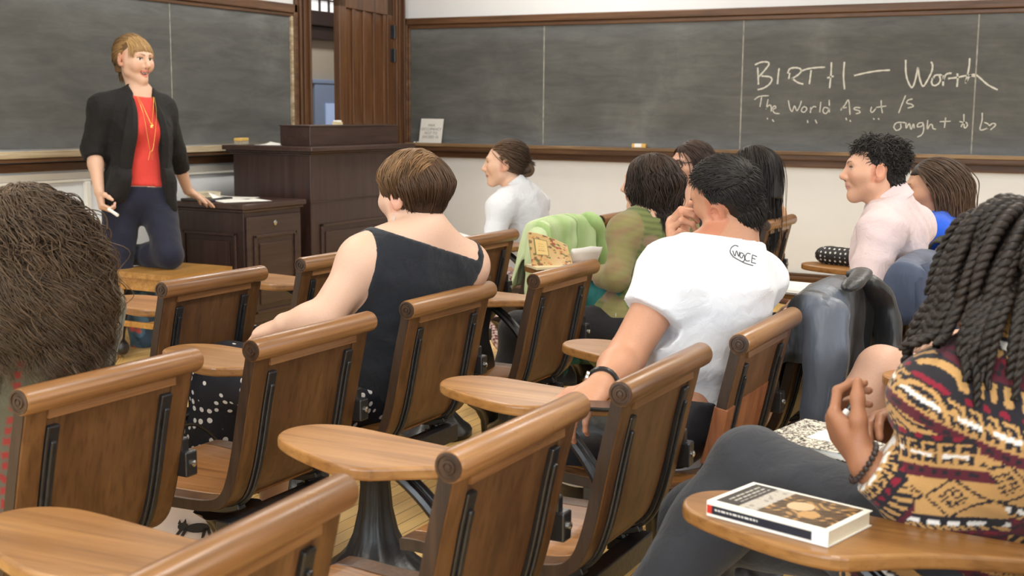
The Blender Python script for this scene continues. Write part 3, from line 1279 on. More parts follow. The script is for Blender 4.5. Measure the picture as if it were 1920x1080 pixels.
# third row
chair(2.155, 2.42, 'oak chair whose rail end shows beside the curly hair, beside the teacher\'s leg')
chair(2.74, 2.42, 'empty oak tablet chair nearest the teacher\'s stool chair, with a reddish tablet')
chair(3.38, 2.44, 'empty oak tablet chair half hidden by the arm of the woman in black')
chair(4.205, 2.33, 'empty oak tablet chair left of the green jacket, before the houndstooth skirt')
chair(4.88, 2.36, 'oak chair under the light green jacket')
chair(5.42, 2.30, 'empty oak chair showing a corner of its back between green jacket and green top')
chair(6.10, 2.04, 'oak chair of the woman with glasses by the wall, hidden behind the students')
# row at the camera
chair(1.63, 0.045, 'oak tablet chair in the lower right corner carrying the paperback with a painting cover')
chair(2.10, 0.02, 'oak tablet chair of the student in the patterned sweater')
chair(2.78, -0.03, 'oak tablet chair right of the patterned sweater, only its tablet tip shows')
chair(3.42, 0.0, 'oak chair of the person with the bare knee, behind the patterned sweater')

# the left arm of the chair of the woman in green (its only extra part)
mb = MB()
mb.prism([(-0.262, -0.01), (-0.212, -0.01), (-0.212, 0.24), (-0.225, 0.27), (-0.262, 0.27)], 0.668, 0.692)
mb.build('arm_rest', M['tablet_wood'], ch_green, bevel=0.006)
mb = MB()
mb.tube(smooth_path([(-0.235, 0.20, 0.664), (-0.235, 0.19, 0.58), (-0.22, 0.16, 0.48), (-0.19, 0.12, 0.40)], 4), 0.012, 8)
mb.build('arm_iron', M['iron'], ch_green, smooth=True)
# lighter repair let into the left side board of the patched chair
M['patch_wood'] = m_wood('lighter_repair_wood', lin(112, 66, 38), lin(142, 88, 54), lin(160, 104, 66), 'z', 0.42, 0.7)
mb = MB()
pp = [p for p in fine(BACK, 3) if 0.52 < p[1] < 0.67]
ribbon(mb, pp, -0.207, -0.150, -0.003, 0.029)
mb.build('repair_patch', M['patch_wood'], ch_patch, bevel=0.003)['label'] = 'lighter repaired length of the side board'
mb = MB()
ribbon(mb, pp, -0.125, 0.125, 0.004, 0.010)
mb.build('repair_panel', M['patch_wood'], ch_patch)['label'] = 'redder strip of the back panel'
# ------------------------------------------------------------------ people: one grown body each, hair and clothing as its parts
M['skin'] = m_col('skin', 0.5, 0.4, 0.04, 500, sss=0.12)
M['hair'] = m_col('hair', 0.5, 0.32, 0.0, 300)
M['cloth_col'] = m_col('patterned_cloth', 0.9, 0.2, 0.25, 700, sheen=0.15)


def add_head(f, c, H, s=1.0, mouth=0.0, grp=0, smile=0.0):
    """H rows: right, forward, up"""
    def L(x, y, z):
        return A(*c) + (A(x, y, z) * s) @ H
    def e(p, r, k=0.02, sub=False, R=None):
        f.ell(L(*p), H if R is None else R, A(*r) * s, k * s, grp, sub)
    def cn(a, b, ra, rb, k=0.012, sub=False):
        f.cone(L(*a), L(*b), ra * s, rb * s, k * s, grp, sub)
    e((0, -0.018, 0.028), (0.074, 0.094, 0.083), 0.01)
    e((0, 0.022, -0.012), (0.064, 0.072, 0.092), 0.03)
    cn((-0.046, 0.015, -0.062), (0, 0.064, -0.098), 0.024, 0.021, 0.03)
    cn((0.046, 0.015, -0.062), (0, 0.064, -0.098), 0.024, 0.021, 0.03)
    cn((0, 0.062, -0.09), (0, 0.073, -0.104), 0.018, 0.0155, 0.02)
    for q in (-1, 1):
        cn((q * 0.04, 0.062, -0.024), (q * 0.056, 0.03, -0.02), 0.024, 0.02, 0.03)
        cn((q * 0.012, 0.086, 0.02), (q * 0.042, 0.072, 0.022), 0.011, 0.011, 0.018)
        e((q * 0.031, 0.094, 0.001), (0.0165, 0.014, 0.0105), 0.012, True)
        f.ball(L(q * 0.031, 0.0735, 0.001), 0.0125 * s, 0.002 * s, grp)
        cn((q * 0.018, 0.084, 0.009), (q * 0.044, 0.076, 0.006), 0.0042, 0.004, 0.004)
        cn((q * 0.020, 0.0845, -0.009), (q * 0.042, 0.077, -0.008), 0.003, 0.003, 0.004)
        cn((q * 0.011, 0.098, -0.037), (q * 0.010, 0.090, -0.036), 0.0085, 0.009, 0.008)
        # ear
        R = H
        Re = np.array([math.cos(0.45) * H[0] - q * math.sin(0.45) * H[1] * 1.0, math.cos(0.45) * H[1] + q * math.sin(0.45) * H[0], H[2]])
        e((q * 0.079, -0.016, -0.008), (0.0085, 0.021, 0.033), 0.005, R=Re)
        e((q * 0.086, -0.012, -0.003), (0.006, 0.012, 0.019), 0.004, True, R=Re)
        e((q * 0.076, -0.006, -0.034), (0.008, 0.009, 0.010), 0.006)
    cn((0, 0.088, 0.014), (0, 0.113, -0.030), 0.0085, 0.0105, 0.012)
    e((0, 0.112, -0.033), (0.0105, 0.010, 0.0095), 0.008)
    cn((0, 0.092, -0.05), (0, 0.088, -0.062), 0.010, 0.012, 0.014)
    mo = mouth
    cn((-0.021 - smile, 0.080 - smile, -0.0655 + smile * 1.3), (0, 0.0945, -0.0615), 0.0045, 0.0062, 0.006)
    cn((0.021 + smile, 0.080 - smile, -0.0655 + smile * 1.3), (0, 0.0945, -0.0615), 0.0045, 0.0062, 0.006)
    if smile:
        for q in (-1, 1):
            cn((q * 0.036, 0.070, -0.040), (q * 0.040, 0.062, -0.034), 0.019, 0.019, 0.02)
    cn((-0.019 - smile, 0.079 - smile, -0.068 - mo * 0.45 + smile * 1.3), (0.0, 0.090, -0.0725 - mo), 0.004, 0.0068, 0.006)
    cn((0.019 + smile, 0.079 - smile, -0.068 - mo * 0.45 + smile * 1.3), (0.0, 0.090, -0.0725 - mo), 0.004, 0.0068, 0.006)
    if mo > 0.001:
        e((0, 0.092, -0.0675 - mo * 0.45), (0.020 + smile, 0.014, 0.003 + mo * 0.5), 0.003, True)


def skin_colors(V, c, H, s, base, lip=(0.48, 0.16, 0.14), brow=(0.09, 0.055, 0.035), mouth=0.0, iris=(0.05, 0.04, 0.03), smile=0.0):
    C = np.tile(A(*base), (len(V), 1))
    q = ((V - A(*c)) @ H.T) / s
    x, y, z = q.T
    ax = np.abs(x)
    near = (np.abs(q) < 0.16).all(1)

    def blend(m, col, w):
        w = (w * m)[:, None]
        C[:] = C * (1 - w) + A(*col) * w
    blush = np.exp(-(((ax - 0.042) / 0.02) ** 2 + ((z + 0.028) / 0.018) ** 2)) * (y > 0.02)
    blend(near, (base[0] * 0.98, base[1] * 0.72, base[2] * 0.68), blush * 0.5)
    red = np.exp(-((x / 0.012) ** 2 + ((z + 0.033) / 0.012) ** 2)) * (y > 0.09)
    blend(near, (base[0], base[1] * 0.75, base[2] * 0.7), red * 0.5)
    ear = (ax > 0.068) * (np.abs(z + 0.01) < 0.04) * (np.abs(y + 0.012) < 0.03)
    blend(near, (base[0] * 1.0, base[1] * 0.66, base[2] * 0.6), ear * 0.5)
    zz = -0.0665 - mouth * 0.45 + smile * 1.6 * (ax / 0.022) ** 2
    lipm = (y > 0.068) * ((ax / (0.024 + smile)) ** 2 + ((z - zz) / (0.0105 + mouth * 0.75)) ** 2 < 1)
    blend(near, lip, lipm * 0.75)
    line = (y > 0.062) * (ax < 0.021 + smile) * (np.abs(z - zz) < 0.0016 + mouth * 0.42 * np.clip(1.2 - (ax / (0.022 + smile)) ** 2, 0, 1))
    blend(near, (0.10, 0.03, 0.03), line * 0.9)
    if mouth > 0.004:
        teeth = (y > 0.05) * (ax < 0.016 + smile * 0.6) * (np.abs(z - (zz + mouth * 0.16)) < mouth * 0.26)
        blend(near, (0.75, 0.72, 0.66), teeth * 0.9)
    t = (ax - 0.012) / 0.036
    arch = 0.0185 + 0.007 * np.sin(np.clip(t, 0, 1) * 2.4)
    bm = (y > 0.045) * (t > 0) * (t < 1) * (np.abs(z - arch) < 0.0036 * (1.2 - np.clip(t, 0, 1)))
    blend(near, brow, bm * 0.85)
    er = np.sqrt(((ax - 0.031) / 0.0125) ** 2 + ((z - 0.001) / 0.0062) ** 2)
    em = (y > 0.062) * (er < 1)
    blend(near, (0.72, 0.70, 0.68), em * 1.0)
    im = em * (np.hypot(ax - 0.031, z - 0.001) < 0.0062)
    blend(near, iris, im * 1.0)
    lash = (y > 0.055) * (ax > 0.016) * (ax < 0.047) * (np.abs(z - (0.0072 - ((ax - 0.031) / 0.02) ** 2 * 0.004)) < 0.0022)
    blend(near, (0.04, 0.028, 0.02), lash * 0.9)
    nos = (np.hypot(ax - 0.008, y - 0.103) < 0.0045) * (z < -0.036) * (z > -0.05)
    blend(near, (0.12, 0.04, 0.03), nos * 0.8)
    return C


def add_hand(f, wrist, fdir, palm, side, curl=(0.5, 0.5, 0.5, 0.5), spread=0.06, thumb=0.35, topp=0.5, s=1.0, grp=7):
    """palm: the way the palm looks; side +1 right hand, -1 left hand; curl per finger in radians per joint"""
    w = A(*wrist)
    F = nrm(fdir)
    N = nrm(A(*palm) - F * (A(*palm) @ F))
    T = np.cross(N, F) * (-side)
    def at(a, t, n=0.0):
        return w + (F * a + T * t + N * n) * s
    ts = (0.028, 0.0095, -0.0095, -0.027)
    ys = (0.088, 0.092, 0.087, 0.078)
    for t, y in zip(ts, ys):
        f.cone(at(0.004, t * 0.55), at(y, t), 0.0155 * s, 0.0112 * s, 0.014 * s, grp)
    f.ell(at(0.05, 0.0, 0.004), np.array([T, F, N]), A(0.034, 0.042, 0.0135) * s, 0.012 * s, grp)
    lens = ((0.042, 0.026, 0.020), (0.046, 0.029, 0.021), (0.043, 0.027, 0.020), (0.033, 0.021, 0.018))
    for i in range(4):
        p = at(ys[i], ts[i])
        sp = (1.5 - i) * spread
        d0 = nrm(F + T * sp)
        ang = 0.0
        r = (0.0090, 0.0093, 0.0088, 0.0078)[i]
        for j, L in enumerate(lens[i]):
            ang += curl[i] * (1.0, 1.15, 0.75)[j]
            d = d0 * math.cos(ang) + N * math.sin(ang)
            q = p + d * L * s
            r2 = r * 0.90
            f.cone(p, q, r * s, r2 * s, 0.004 * s, grp)
            p, r = q, r2
    p = at(0.022, 0.020, 0.004)
    d = nrm(F * (0.75 - 0.25 * topp) + T * (0.35 + topp) + N * 0.30)
    r = 0.0145
    for j, L in enumerate((0.042, 0.033, 0.026)):
        if j:
            d = nrm(d * math.cos(thumb) + (F * 0.75 + N * 0.65 - T * 0.15) * math.sin(thumb))
        q = p + d * L * s
        f.cone(p, q, r * s, (r - 0.0022) * s, 0.009 * s, grp)
        p, r = q, r - 0.0022


class Person:
    def __init__(self, label, group=None):
        self.f = Field()
        self.label = label
        self.parts = []
        self.g = 1.0

    def torso(self, pelvis, neck, shL, shR, g=1.0, bust=0.0, bend=0.0, depth=1.0):
        self.pelvis, self.neck, self.shL, self.shR, self.g = A(*pelvis), A(*neck), A(*shL), A(*shR), g
        up = nrm(self.neck - self.pelvis)
        r = self.shR - self.shL
        r = nrm(r - up * (r @ up))
        fw = np.cross(up, r)
        self.T = np.array([r, fw, up])
        L = np.linalg.norm(self.neck - self.pelvis)
        self.TL = L
        def at(h, y=0.0, x=0.0):
            return self.pelvis + up * (h * L) + fw * (y + bend * math.sin(PI * min(max(h, 0), 1))) + r * x
        self.at = at
        f = self.f
        f.ell(at(0.0), self.T, (0.168 * g, 0.118 * g * depth, 0.125), 0.03, 2)
        f.ell(at(0.30, 0.004), self.T, (0.138 * g, 0.100 * g * depth, 0.16), 0.05, 2)
        f.ell(at(0.68, 0.004), self.T, (0.152 * g, 0.106 * g * depth, 0.17), 0.05, 2)
        f.cone(self.shL, self.shR, 0.052 * g, 0.052 * g, 0.06, 2)
        nb = self.neck + up * 0.025
        f.cone(nb, self.shL, 0.046, 0.048 * g, 0.05, 2)
        f.cone(nb, self.shR, 0.046, 0.048 * g, 0.05, 2)
        if bust:
            for q in (-1, 1):
                f.ball(at(0.66, 0.085 * g, q * 0.068), 0.052 * bust, 0.05, 2)
        return self

    def head(self, c, fwd, up=(0, 0, 1), s=1.0, mouth=0.0, neck_r=0.050, smile=0.0):
        self.hc = A(*c)
        self.H = frame_of(fwd, up)
        self.hs = s
        self.mouth = mouth
        add_head(self.f, self.hc, self.H, s, mouth, 0, smile)
        self.smile = smile
        base = self.hc + A(0, -0.026, -0.070) * s @ self.H
        self.f.cone(self.neck - self.T[2] * 0.02, base, neck_r * 1.06, neck_r, 0.03, 1)
        return self

    def arm(self, side, el, wr, g=1.0):
        sh = self.shL if side < 0 else self.shR
        gr = 3 if side < 0 else 5
        el, wr = A(*el), A(*wr)
        self.f.cone(sh, el, 0.052 * g, 0.041 * g, 0.03, gr)
        self.f.cone(el, el + (wr - el) * 0.35, 0.040 * g, 0.039 * g, 0.02, gr + 1)
        self.f.cone(el + (wr - el) * 0.35, wr, 0.039 * g, 0.0265 * g, 0.02, gr + 1)
        if side < 0:
            self.elL, self.wrL = el, wr
        else:
            self.elR, self.wrR = el, wr
        return self

    def leg(self, side, hip, knee, ankle, toe, g=1.0):
        gr = 9 if side < 0 else 12
        hip, knee, ankle, toe = A(*hip), A(*knee), A(*ankle), A(*toe)
        self.f.cone(hip, knee, 0.086 * g, 0.058 * g, 0.04, gr)
        cal = knee + (ankle - knee) * 0.32
        self.f.cone(knee, cal, 0.055 * g, 0.056 * g, 0.03, gr + 1)
        self.f.cone(cal, ankle, 0.056 * g, 0.036 * g, 0.03, gr + 1)
        self.f.cone(ankle + nrm(ankle - toe) * 0.03 - A(0, 0, 0.03), toe, 0.036, 0.030, 0.03, gr + 2)
        v = (hip, knee, ankle, toe)
        if side < 0:
            self.legL = v
        else:
            self.legR = v
        return self

    def hand(self, side, fdir, palm, **kw):
        w = self.wrL if side < 0 else self.wrR
        add_hand(self.f, w, fdir, palm, side, grp=7 if side < 0 else 8, **kw)
        return self

    def build(self, skin, lip=(0.50, 0.19, 0.17), brow=(0.07, 0.045, 0.03), h=0.009, hh=0.0042, hand_h=0.004, hands=(-1, 1), iris=(0.05, 0.04, 0.03)):
        """one continuous body: coarse trunk and limbs, finer head and hands meeting inside shared skin"""
        bx = []
        if hasattr(self, 'hc'):
            r = 0.150 * self.hs
            bx.append((self.hc - r, self.hc + r, hh))
        for sd in hands:
            q = [p for p in self.f.p if p[-2] == (7 if sd < 0 else 8)]
            if q:
                g = Field(); g.p = q
                lo, hi = g.bounds(0.012)
                bx.append((lo, hi, hand_h))
        V, F = grow(self.f, h, smooth=1)
        allV, allF = [], []
        for lo, hi, _ in bx:
            c = V[F].mean(1)
            ins = ((c > lo + h * 0.6) & (c < hi - h * 0.6)).all(1)
            F = F[~ins]
        V, F = prune(V, F)
        allV.append(V); allF.append(F)
        n = len(V)
        for i, (lo, hi, hr) in enumerate(bx):
            V2, F2 = grow(self.f, hr, boxes=(lo, hi), smooth=1)
            if len(V2) == 0:
                continue
            c = V2[F2].mean(1)
            keep = np.ones(len(F2), bool)
            for lo2, hi2, _ in bx[:i]:
                keep &= ~((c > lo2 + hr) & (c < hi2 - hr)).all(1)
            V2, F2 = prune(V2, F2[keep])
            allV.append(V2); allF.append(F2 + n)
            n += len(V2)
        V = np.concatenate(allV); F = np.concatenate(allF)
        skin = tuple(x * 0.86 for x in skin)
        if hasattr(self, 'hc'):
            C = skin_colors(V, self.hc, self.H, self.hs, skin, lip, brow, self.mouth, iris, self.smile)
        else:
            C = np.tile(A(*skin), (len(V), 1))
        self.o = new_obj('person', V, F, M['skin'], colors=C)
        tag(self.o, self.label, 'person')
        return self

    # -------------------------------------------------------------- clothing
    def wear(self, name, mat, only=None, field=None, infl=0.012, planes=(), cutf=None, h=0.009, wr=None, colors=None, smooth=1, label=None):
        f = field
        if f is None:
            f = Field()
            f.p = [q for q in self.f.p if q[-2] in only]
        pl = [(A(*p).astype(np.float32), nrm(n).astype(np.float32), R) for p, n, R in planes]
        def cut(X):
            d = np.full(len(X), -1.0, np.float32)
            for p, n, R in pl:
                v = X - p
                e = v @ n
                m = (v * v).sum(-1) < R * R
                d = np.where(m, np.maximum(d, e), d)
            if cutf is not None:
                d = np.maximum(d, cutf(X))
            return d
        V, F = grow(f, h, infl, cut=cut if (pl or cutf) else None, wr=wr, smooth=smooth)
        C = colors(V) if colors is not None else None
        o = new_obj(name, V, F, mat, self.o, colors=C)
        if label:
            o['label'] = label
        return o

    def loc(self, X):
        """torso coordinates: right, forward, height fraction"""
        q = (X - self.pelvis) @ self.T.T
        return q[..., 0], q[..., 1], q[..., 2]

    def above(self, h):
        """removes the trunk above a height, leaving raised thighs alone"""
        def cutf(X):
            x, y, z = self.loc(X)
            return np.where((np.abs(x) < 0.26) & (np.abs(y) < 0.19), z - h * self.TL, -1.0).astype(np.float32)
        return cutf

    # -------------------------------------------------------------- hair
    def cap(self, color, radii=(0.0765, 0.0965, 0.0855), off=(0, -0.018, 0.028), face=0.035, brow=0.062, side=-0.03, nape=-0.07, h=0.006, extra=None, wr=0.002, name='hair'):
        c = self.hc + A(*off) * self.hs @ self.H
        f = Field()
        f.ell(c, self.H, A(*radii) * self.hs, 0.02, 0)
        if extra:
            for e in extra:
                if e[0] == 'e':
                    f.ell(self.hc + A(*e[1]) * self.hs @ self.H, self.H, A(*e[2]) * self.hs, e[3], 0)
                else:
                    f.cone(self.hc + A(*e[1]) * self.hs @ self.H, self.hc + A(*e[2]) * self.hs @ self.H, e[3] * self.hs, e[4] * self.hs, 0.03, 0)
        def cut(X):
            q = ((X - self.hc.astype(np.float32)) @ self.H.T.astype(np.float32)) / self.hs
            y, z = q[:, 1], q[:, 2]
            d1 = np.minimum(y - face, brow - z)
            d2 = np.minimum(y - side, 0.0 - z + 0.012)
            d3 = nape - z
            return np.maximum(np.maximum(d1, d2), d3) * self.hs
        V, F = grow(f, h, cut=cut, wr=(lambda X: folds(X, wr, 60, 3)) if wr else None)
        return V, F, np.tile(A(*color), (len(V), 1))

    def strands(self, n, region, flow, steps=16, ds=0.014, lenf=None, radii=(0.0765, 0.0965, 0.0855), off=(0, -0.018, 0.028), rad=0.0022, grav=0.35, wave=(0.0, 60.0), curl=0.0, seed=1, color=(0.05, 0.035, 0.025), cvar=0.35, tip=None, avoid=(), nside=4, lift=1.0, jitter=0.25, fall=0.0, fz=(0.45, -0.35), hug=0.22, clump=None, tang=0.75):
        """locks combed over the skull: flow(u, t) gives the local way at a place"""
        r = np.random.RandomState(seed)
        U = r.normal(size=(n * 6, 3))
        U /= np.linalg.norm(U, axis=1)[:, None]
        U = U[region(U)][:n]
        n = len(U)
        c = self.hc + A(*off) * self.hs @ self.H
        R = A(*radii) * self.hs
        p = U * R
        g = self.H @ A(0, 0, -1.0)
        L = lenf(U, r) if lenf is not None else np.ones(n)
        pts = [p.copy()]
        jit = r.normal(size=(n, 3)) * jitter
        d = None
        for k in range(steps):
            t = k / steps
            u = p / R
            u /= np.maximum(np.linalg.norm(u, axis=1), 1e-6)[:, None]
            w = flow(u, t) + jit * 0.6
            nn = u / R
            nn /= np.linalg.norm(nn, axis=1)[:, None]
            wn = (w * nn).sum(1)
            w = w - nn * np.where(wn < 0, wn, wn * tang)[:, None]
            w = w + g * grav * (0.2 + 1.6 * t)
            if fall:
                # below the widest part of the head locks hang instead of following the comb
                sf = np.clip((fz[0] - u[:, 2]) / (fz[0] - fz[1]), 0, 1)
                sf = (sf * sf * (3 - 2 * sf) * fall)[:, None]
                hz = u.copy(); hz[:, 2] = 0
                w = w * (1 - sf) + (g * 1.2 - hz * hug + jit * 0.25) * sf
            w /= np.maximum(np.linalg.norm(w, axis=1), 1e-6)[:, None]
            d = w if d is None else d * 0.55 + w * 0.45
            d /= np.maximum(np.linalg.norm(d, axis=1), 1e-6)[:, None]
            p = p + d * (ds * L)[:, None]
            # stay outside the skull
            e = np.linalg.norm(p / R, axis=1)
            lim = lift + 0.02 * r.rand(n)
            m = e < lim
            p[m] *= (lim / e)[m][:, None]
            if len(avoid):
                wp = c + p @ self.H
                for a, b, ra in avoid:
                    a, b = A(*a), A(*b)
                    ba = b - a
                    hh = np.clip(((wp - a) @ ba) / max(ba @ ba, 1e-9), 0, 1)
                    dv = wp - a - hh[:, None] * ba
                    dist = np.linalg.norm(dv, axis=1)
                    m = dist < ra
                    wp[m] += dv[m] / np.maximum(dist[m], 1e-6)[:, None] * (ra - dist[m])[:, None]
                p = (wp - c) @ self.H.T
            pts.append(p.copy())
        Pn = np.stack(pts, 1)                       # n, steps+1, 3
        W = c + Pn @ self.H
        gphase = r.uniform(0, 6.28, n)
        gfreq = r.uniform(0.8, 1.25, n)
        gtone = r.uniform(1 - cvar, 1 + cvar, n)
        if clump:
            K, amt = clump
            gi = r.choice(n, min(K, n), replace=False)
            near = gi[np.argmin(((U[:, None, :] - U[None, gi, :]) ** 2).sum(-1), axis=1)]
            tw = (np.linspace(0, 1, steps + 1) ** 0.7 * amt)[None, :, None]
            W = W * (1 - tw) + W[near] * tw + r.normal(size=(n, 1, 3)) * 0.0035 * tw
            gphase = gphase[near] + r.normal(size=n) * 0.35
            gfreq = gfreq[near]
            gtone = gtone[near] * r.uniform(0.88, 1.12, n)
        paths, rads, cols = [], [], []
        base = A(*color)
        T = np.linspace(0, 1, steps + 1)
        for i in range(n):
            q = W[i]
            if wave[0] or curl:
                q = np.array(smooth_path(q, 3))
                m = len(q)
                tt = np.linspace(0, 1, m)
                tg = np.gradient(q, axis=0)
                tg /= np.maximum(np.linalg.norm(tg, axis=1), 1e-9)[:, None]
                a = np.cross(tg, [0.2, 0.3, 0.9]); a /= np.maximum(np.linalg.norm(a, axis=1), 1e-9)[:, None]
                b = np.cross(tg, a)
                ph = gphase[i]
                s = np.cumsum(np.r_[0, np.linalg.norm(np.diff(q, axis=0), axis=1)])
                fr = wave[1] * gfreq[i]
                amp = wave[0] * np.minimum(1, tt * 3) * r.uniform(0.6, 1.3)
                q = q + a * (amp * np.sin(fr * s + ph))[:, None] + b * ((amp if curl else amp * 0.4) * np.cos(fr * s + ph))[:, None]
            else:
                m = len(q)
                tt = T
            rr = rad * r.uniform(0.7, 1.3) * np.clip(1.05 - tt ** 3, 0.12, 1) * self.hs
            paths.append(q); rads.append(rr)
            cc = base * gtone[i]
            if tip is not None:
                cc = cc[None, :] * (1 - tt[:, None]) + A(*tip)[None, :] * gtone[i] * tt[:, None]
            cols.append(cc)
        return tube_mesh(paths, rads, nside, cols)

    def hair(self, pieces, name='hair'):
        Vs, Fs, Cs, n = [], [], [], 0
        for V, F, C in pieces:
            Vs.append(V); Fs.append(F + n); Cs.append(C)
            n += len(V)
        return new_obj(name, np.concatenate(Vs), np.concatenate(Fs), M['hair'], self.o, colors=np.concatenate(Cs))


def seat_legs(p, g=1.0, spread=0.10, fwd=(0, 1, 0), reach=0.43, knee_z=0.50, foot=0.10):
    """both legs of a sitting figure: thighs forward, shins down"""
    F = nrm(fwd)
    Rr = np.cross(F, A(0, 0, 1))
    for s in (-1, 1):
        hip = p.pelvis + Rr * s * 0.085 - A(0, 0, 0.01)
        knee = hip + F * reach + Rr * s * (spread - 0.085)
        knee[2] = knee_z
        ank = knee + F * (foot - 0.05)
        ank[2] = 0.09
        toe = ank + F * 0.15
        toe[2] = 0.035
        p.leg(s, hip, knee, ank, toe, g)


def collar(p, mat, parent, r0=0.060, h=0.036, lean=0.012, drop=0.012, spread=0.30, base=0.024):
    """turned-down shirt collar, open at the front"""
    T = p.T
    ax = nrm(p.hc - p.H[2] * 0.07 - p.neck) * 0.5 + T[2] * 0.5
    ax = nrm(ax)
    r = nrm(T[0] - ax * (T[0] @ ax)); fw = np.cross(ax, r)
    mb = MB()
    loops = []
    n = 40
    for i in range(n + 1):
        w = spread + (2 * PI - 2 * spread) * i / n
        d = r * math.sin(w) + fw * math.cos(w)
        c = -math.cos(w)                      # 1 at the nape, -1 in front
        b = p.neck + ax * (base + lean * c)
        hh = h * (0.75 + 0.25 * c)
        tip = 0.018 * max(0, -c) ** 3
        loops.append([tuple(b + d * r0), tuple(b + d * (r0 - 0.003) + ax * hh), tuple(b + d * (r0 + 0.003) + ax * (hh + 0.003)), tuple(b + d * (r0 + 0.009) + ax * (hh - 0.002)), tuple(b + d * (r0 + 0.026 + tip * 0.5) - ax * (drop + tip)), tuple(b + d * (r0 + 0.021 + tip * 0.5) - ax * (drop + 0.003 + tip))])
    skin_loops(mb, loops)
    return mb.build('collar', mat, parent, smooth=True)
FAIR = lin(226, 184, 158)
FAIR2 = lin(219, 174, 146)
TAN = lin(196, 146, 112)
up_z = A(0, 0, 1)


def down_flow(side=1.0, back=0.6, down=1.0):
    def fl(u, t):
        w = np.zeros_like(u)
        w[:, 0] = np.sign(u[:, 0]) * side * (1 - t)
        w[:, 1] = -back * (1 - 0.5 * t)
        w[:, 2] = -down
        return w
    return fl


